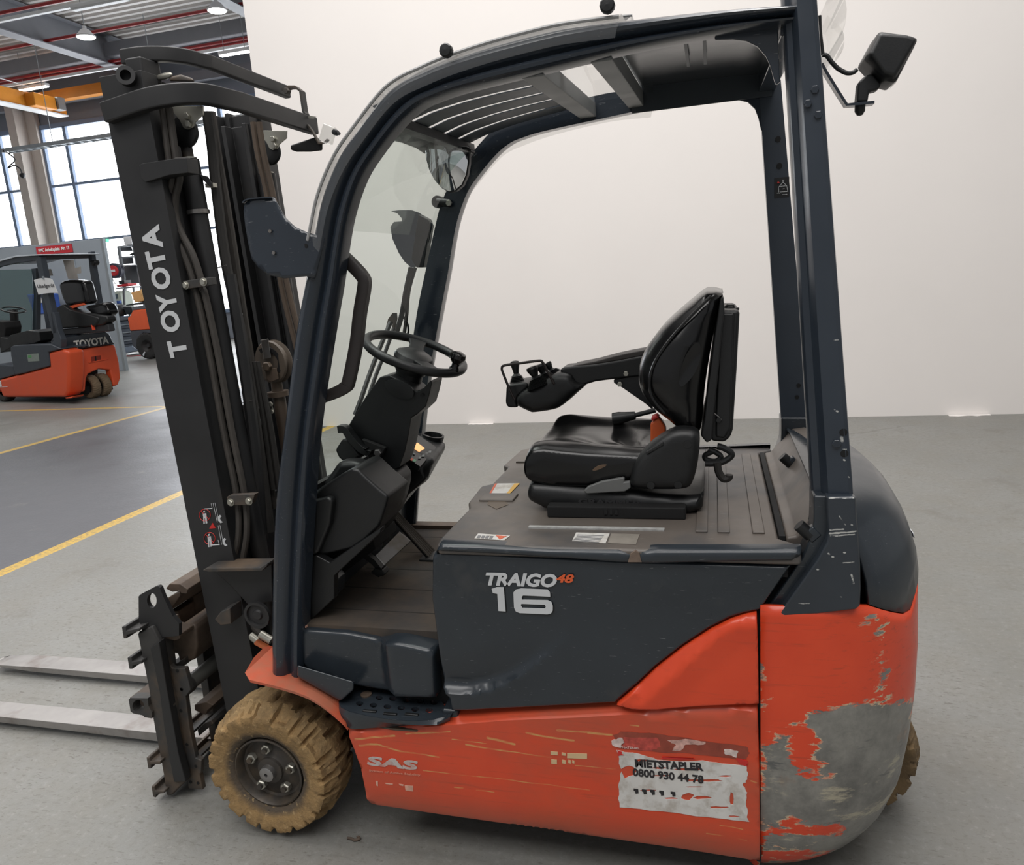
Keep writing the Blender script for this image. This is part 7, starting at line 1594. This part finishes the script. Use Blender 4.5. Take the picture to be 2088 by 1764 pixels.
for tx, ty_ in ((1500, 1385), (1720, 1352)):
    q = PZ('S', tx, ty_, 0); la, lb = (q-B0).dot(d1), (q-B0).dot(w1)
    keep(tyre('rear_tyre', Vector((-0.16, lb-0.04, 0.21)), 0.21, 0.15, 0.1, mat('dusty_tyre', (112, 96, 76), 0.85, var=0.12), None, 1, lugs=30, seed=4, n=150, chunk=False, lug=0.010)); keep(lathe('wheel_rim', (-0.16, lb-0.04, 0.21), (0, -1, 0), [(-0.1, 0.1), (-0.02, 0.1), (-0.05, 0.0)], M_DARK, None, n=20))
keep(box('wheel_recess', (-0.16, 0.66, 0.22), (0.34, 0.5, 0.40), M_DARK, None)) if False else None
tcv = re2('S', [(1010, 570), (1005, 430), (1060, 358), (1400, 318), (1740, 288), (1800, 340), (1840, 440), (1885, 500), (1115, 605)], 0.02)
tcv_o = keep(flat('tail_cover', tcv, [], lambda p: Vector((0.035, p[0], p[1])), lambda p: Vector((-0.30, p[0], p[1])), mat('glossy_slate', (38, 43, 50), 0.15, var=0.05), None, 0.03))
# rear lettering, tail-light recess, registration marks
def rl(x, y, a=0.075): 
    b, z = re2('S', [(x, y)], 0.04)[0]; return Vector((0.040, b, z))
o = text('lettering', 'TOYOTA', mat('silver_letters', (206, 204, 198), 0.5), None, rl(1225, 560), rl(1780, 480)-rl(1225, 560), Vector((0, 0, 1)), 0.12, 0.006, 0, 0.006)
aa, bb_ = rl(1225, 560), rl(1785, 478); dd = (bb_-aa).normalized(); e = [(v.co-aa).dot(dd) for v in o.data.vertices]; kx = (bb_-aa).length/(max(e)-min(e)); e0 = min(e)
for v in o.data.vertices:
    t_ = (v.co-aa).dot(dd); v.co = v.co+dd*((t_-e0)*kx-t_)
keep(o)
rc3 = re2('S', [(1495, 705), (1650, 678), (1655, 745), (1500, 785)], 0.045); keep(flat('towing_recess', rc3, [], lambda p: Vector((0.043, p[0], p[1])), lambda p: Vector((0.0, p[0], p[1])), mat('recess_red', (130, 40, 24), 0.6), None, 0.0)); rc3 = re2('S', [(1555, 700), (1575, 697), (1580, 770), (1560, 773)], 0.045); keep(flat('towing_pin', rc3, [], lambda p: Vector((0.046, p[0], p[1])), lambda p: Vector((0.03, p[0], p[1])), M_DARK, None, 0.0))
rc3 = re2('S', [(1450, 795), (1765, 738), (1768, 748), (1455, 808)], 0.045); keep(flat('tail_ledge', rc3, [], lambda p: Vector((0.055, p[0], p[1])), lambda p: Vector((0.03, p[0], p[1])), M_OR2, None, 0.004))
s2('side_cover', 'S', [(165, 545), (210, 520), (500, 505), (830, 500), (1000, 575), (785, 632), (800, 740), (812, 856), (400, 968), (245, 1000), (205, 830), (175, 690)], -0.012, 0.5, M_SL2, 0.02)
s2('front_step', 'S', [(-260, 850), (0, 835), (205, 850), (245, 1000), (0, 1070), (-260, 1145)], 0.03, 1.0, M_SL2, 0.02)
stk = s2('rating_sticker', 'S', [(440, 662), (630, 648), (642, 772), (462, 785)], -0.016, -0.01, mat('grey_green_sticker', (128, 138, 132), 0.5, var=0.1, scale=30), 0.0); s2('sticker_logo', 'S', [(455, 680), (510, 676), (515, 715), (462, 720)], -0.019, -0.014, mat('green_logo', (84, 150, 90), 0.5), 0.0, p=None)
q0_, q1_ = sd2('S', [(-75, 1185)], -0.004)[0], sd2('S', [(118, 1172)], -0.004)[0]
keep(text('lettering', 'SAS', M_WHITE, None, (q0_[0], -0.006, q0_[1]), (1, 0, 0), (0, 0, 1), 0.09, 0.008, 0.15, 0.004)); s2('underline', 'S', [(-75, 1200), (120, 1190), (120, 1196), (-75, 1206)], -0.005, 0.0, M_WHITE, 0.0)
s2('jack_foot', 'S', [(1060, 1372), (1190, 1355), (1170, 1385), (1080, 1395)], -0.01, 0.2, M_OR2, 0.01)
keep(box('dark_underside', (-0.95, 0.53, 0.16), (1.6, 0.9, 0.14), M_DARK, None)); keep(tyre('front_tyre', Vector((-2.0, 0.02, 0.226)), 0.226, 0.18, 0.11, mat('dark_tyre', (44, 42, 40), 0.8), None, 1, n=90, chunk=False)) if True else None
# guard: rear posts, rails, roof bars, front pillar
s2('rear_post', 'S', [(826, -20), (880, -20), (945, 280), (1000, 420), (1000, 580), (835, 590), (872, 430), (862, 280)], 0.02, 0.12, M_SL2, 0.01); s2('rear_post', 'Q', [(640, 425), (720, 380), (775, 640), (850, 1000), (1020, 1764), (935, 1764), (800, 1200), (735, 900)], 0.02, 0.12, M_SL2, 0.006)
s2('far_rear_post', 'Q', [(1575, 300), (1635, 290), (1700, 700), (1790, 1250), (1830, 1500), (1760, 1500), (1690, 1100), (1610, 620)], 0.95, 1.03, M_SL2, 0.006, tr=0.95)
s2('guard_rail', 'Q', [(-200, 540), (0, 470), (140, 415), (280, 385), (700, 365), (720, 440), (500, 470), (280, 500), (0, 560), (-200, 640)], 0.03, 0.10, M_SL2, 0.008)
s2('roof_edge', 'Q', [(-200, 500), (0, 440), (140, 395), (280, 365), (700, 338), (760, 340), (760, 356), (280, 388), (0, 468), (-200, 530)], 0.0, 1.02, mat('pale_roof_edge', (196, 204, 212), 0.3), 0.004)
rb = re2('Q', [(715, 365), (1590, 335), (1600, 410), (780, 440), (725, 430)], sd2('Q', [(715, 365)], 0.05)[0][0]); ra = sd2('Q', [(715, 365)], 0.05)[0][0]
keep(flat('rear_cross_bar', rb, [], lambda p: Vector((ra, p[0], p[1])), lambda p: Vector((ra-0.06, p[0], p[1])), mat('brown_grey_bar', (74, 70, 72), 0.4), None, 0.006))
zr2 = sd2('Q', [(300, 440)], 0.3)[0][1]
for k in range(6): keep(box('roof_slat', (ra-0.62, 0.14+0.15*k, zr2), (0.9, 0.11, 0.02), M_SL2, None))
s2('front_pillar', 'Q', [(560, 600), (640, 590), (665, 1000), (660, 1764), (575, 1764), (600, 1100), (590, 800)], 0.92, 1.0, M_SL2, 0.006, tr=0.92); s2('far_pillar_strip', 'Q', [(730, 1060), (790, 1060), (905, 1764), (845, 1764)], 0.9, 0.96, M_SL2, 0.004, tr=0.9)
s2('windscreen', 'Q', [(-200, 640), (0, 620), (560, 610), (585, 1100), (565, 1764), (-200, 1764)], 0.88, 0.89, clear('dark_green_glass', (0.45, 0.56, 0.55, 1), 0.1, 0.02), 0.0, tr=0.88)
s2('cab_bulkhead', 'S', [(-260, 120), (60, 130), (90, 230), (70, 400), (160, 420), (180, 560), (-260, 560)], 0.25, 0.55, M_DARK, 0.02, tr=0.25)
s2('battery_tray', 'S', [(0, 380), (120, 410), (160, 350), (440, 275), (640, 300), (660, 440), (560, 480), (200, 540), (0, 640)], 0.15, 0.7, M_BLACK, 0.01); s2('tray_paper', 'S', [(278, 320), (480, 275), (535, 325), (330, 370)], 0.16, 0.3, M_WHDEC, 0.0)
# steering wheel and column
c_ = PN('Q', 245, 1340, B0+w1*0.5, n1); lc = Vector(((c_-B0).dot(d1), 0.5, c_.z)); rg = [lc+Vector((0.19*math.cos(t), 0.19*math.sin(t), -0.06*math.cos(t))) for t in [6.2832*k/36 for k in range(36)]]
keep(sweep('steering_wheel', rg, circ(0.016, 8), M_BLACK, None, closed=True, smooth=True, up=(0.3, 0, 1))); keep(cyl('steering_column', lc, lc+Vector((-0.12, 0, -0.5)), 0.07, M_BLACK, None)); keep(box('steering_spoke', lc, (0.36, 0.04, 0.015), M_BLACK, None))
# seat: tipped forward with its hood, facing the tail
s2('seat_box', 'Q', [(1010, 1290), (1120, 1240), (1240, 1330), (1764, 1480), (1764, 1560), (1700, 1640), (1040, 1680), (1000, 1500)], 0.30, 0.5, M_BLACK, 0.03)
sbk = keep(cushion('seat_backrest', smooth2(sd2('Q', [(1045, 880), (1130, 815), (1300, 800), (1440, 815), (1500, 860), (1570, 1140), (1575, 1230), (1400, 1260), (1210, 1280), (1130, 1180), (1080, 1040)], 0.42), 2), 0.42, 0.62, 0.06, M_BLACKV, None)); s2('seat_belt', 'Q', [(1215, 1275), (1480, 1222), (1520, 1250), (1380, 1290), (1260, 1330)], 0.38, 0.42, mat('orange_belt', (224, 92, 52), 0.5), 0.004)
keep(cushion('seat_cushion', smooth2(sd2('R', [(-60, 985), (60, 960), (190, 930), (240, 985), (268, 1050), (262, 1100), (200, 1130), (90, 1125), (0, 1060)], 0.40), 2), 0.40, 0.62, 0.06, M_BLACKV, None)); s2('seat_lower', 'S', [(900, -60), (1300, -30), (1740, 40), (1760, 120), (1680, 190), (1300, 215), (940, 235), (900, 120)], 0.32, 0.50, M_BLACK, 0.03)
s2('hood_support', 'S', [(1260, 230), (1300, 220), (1330, 290), (1290, 300)], 0.5, 0.56, M_DARK, 0.0); s2('battery_pack', 'S', [(940, 260), (1300, 225), (1760, 160), (1790, 290), (1400, 320), (1060, 350), (960, 380)], 0.36, 0.48, mat('battery_dark', (46, 47, 50), 0.5), 0.02); s2('orange_lever', 'S', [(1480, 170), (1500, 170), (1530, 265), (1510, 268)], 0.3, 0.34, mat('orange_red_lever', (220, 74, 44), 0.5), 0.003)
s2('work_lamp', 'Q', [(1600, 455), (1690, 445), (1712, 490), (1690, 540), (1640, 545)], 0.9, 1.0, M_BLACK, 0.02, tr=0.9)
# papers
pp = empty('paper_sheet', PN('Q', 780, 780, B0-w1*0.02, n1)); tag(pp, 'white paper sheet printed with one grey word hanging on the small forklift post', 'paper')
P2 = [PN('Q', x, y, B0-w1*0.03, n1) for x, y in ((608, 805), (700, 775), (800, 765), (900, 772), (945, 800), (1043, 1032), (900, 1035), (780, 1048), (690, 1066))]
mk('sheet', P2+[p+w1*0.003 for p in P2], [tuple(range(9)), tuple(range(9, 18))]+[(i, (i+1) % 9, 9+(i+1) % 9, 9+i) for i in range(9)], M_WHITE, pp); q0_, q1_ = PN('Q', 672, 948, B0-w1*0.035, n1), PN('Q', 975, 925, B0-w1*0.035, n1)
o = text('lettering', 'Usedgerät', mat('grey_ink', (84, 84, 88), 0.6), pp, q0_, q1_-q0_, (0, 0, 1), 0.058, 0.001, 0, 0.002)
dd = (q1_-q0_).normalized(); e = [(v.co-q0_).dot(dd) for v in o.data.vertices]; kx = (q1_-q0_).length/(max(e)-min(e))
for v in o.data.vertices:
    t_ = (v.co-q0_).dot(dd); v.co = v.co+dd*(t_*kx-t_)
box('clip', PN('Q', 780, 760, B0-w1*0.035, n1), (0.03, 0.02, 0.05), M_GALV, pp)
for (c__, pts, b_, lab) in (('Q', [(1130, 445), (1320, 440), (1345, 590), (1450, 560), (1460, 680), (1380, 690), (1410, 785), (1225, 785)], 0.55, 'large grey-white paper hanging behind the seat of the small forklift'), ('Q', [(808, 610), (915, 605), (955, 725), (850, 735)], 0.7, 'small pale paper hanging inside the small forklift cab')):
    pe = empty('paper_sheet', PN(c__, *pts[0], B0+w1*b_, n1)); tag(pe, lab, 'paper')
    P2 = [PN(c__, x, y, B0+w1*b_, n1) for x, y in pts]; n = len(P2); mk('sheet', P2+[p+w1*0.004 for p in P2], [tuple(range(n)), tuple(range(n, 2*n))]+[(i, (i+1) % n, n+(i+1) % n, n+i) for i in range(n)], mat('grey_white_paper', (176, 170, 164), 0.6), pe)
cb2 = empty('cardboard_box', PN('S', 720, 440, B0+w1*0.6, n1)); tag(cb2, 'small cardboard box standing inside the small forklift', 'box')
P2 = [PN('S', x, y, B0+w1*0.55, n1) for x, y in ((625, 260), (740, 255), (785, 430), (690, 462))]; mk('box_body', P2+[p+w1*0.2 for p in P2], [(0, 1, 2, 3), (4, 5, 6, 7), (0, 1, 5, 4), (1, 2, 6, 5), (2, 3, 7, 6), (3, 0, 4, 7)], M_CARD, cb2)
blu = empty('blue_machine', PY('Q', 690, 1150, wp-0.6)); tag(blu, 'blue machine seen through the small forklift cab', 'machine')
P2 = [PY('Q', x, y, wp-0.7) for x, y in ((470, 1060), (740, 1060), (770, 1220))]; zlo = P2[2].z-0.25; box('machine_base', ((P2[0].x+P2[2].x)/2, wp-0.45, zlo/2), (P2[2].x-P2[0].x, 0.45, zlo), M_PANEL, blu); P2 += [Vector((P2[2].x, 0, zlo)), Vector((P2[0].x+0.1, 0, zlo))]; plate('machine_body', [(p.x, p.z) for p in P2], wp-0.7, wp-0.2, mat('blue_paint', (70, 104, 190), 0.4), blu, bevel=0.03); P2 = [PY('Q', x, y, wp-0.72) for x, y in ((665, 1120), (750, 1115), (760, 1210), (680, 1220))]; plate('machine_window', [(p.x, p.z) for p in P2], wp-0.72, wp-0.69, M_WHITE, blu)

# ---- small bent hook lying on the floor in front of the truck
hk = tube('bent_hook', [PZ('N', a, b, 0.006) for a, b in ((95, 1108), (125, 1112), (140, 1122), (160, 1120), (178, 1112), (172, 1100), (160, 1104))], 0.004, M_RUST, None, n=8); tag(hk, 'small rusty bent hook on the floor in front of the truck side', 'hook')
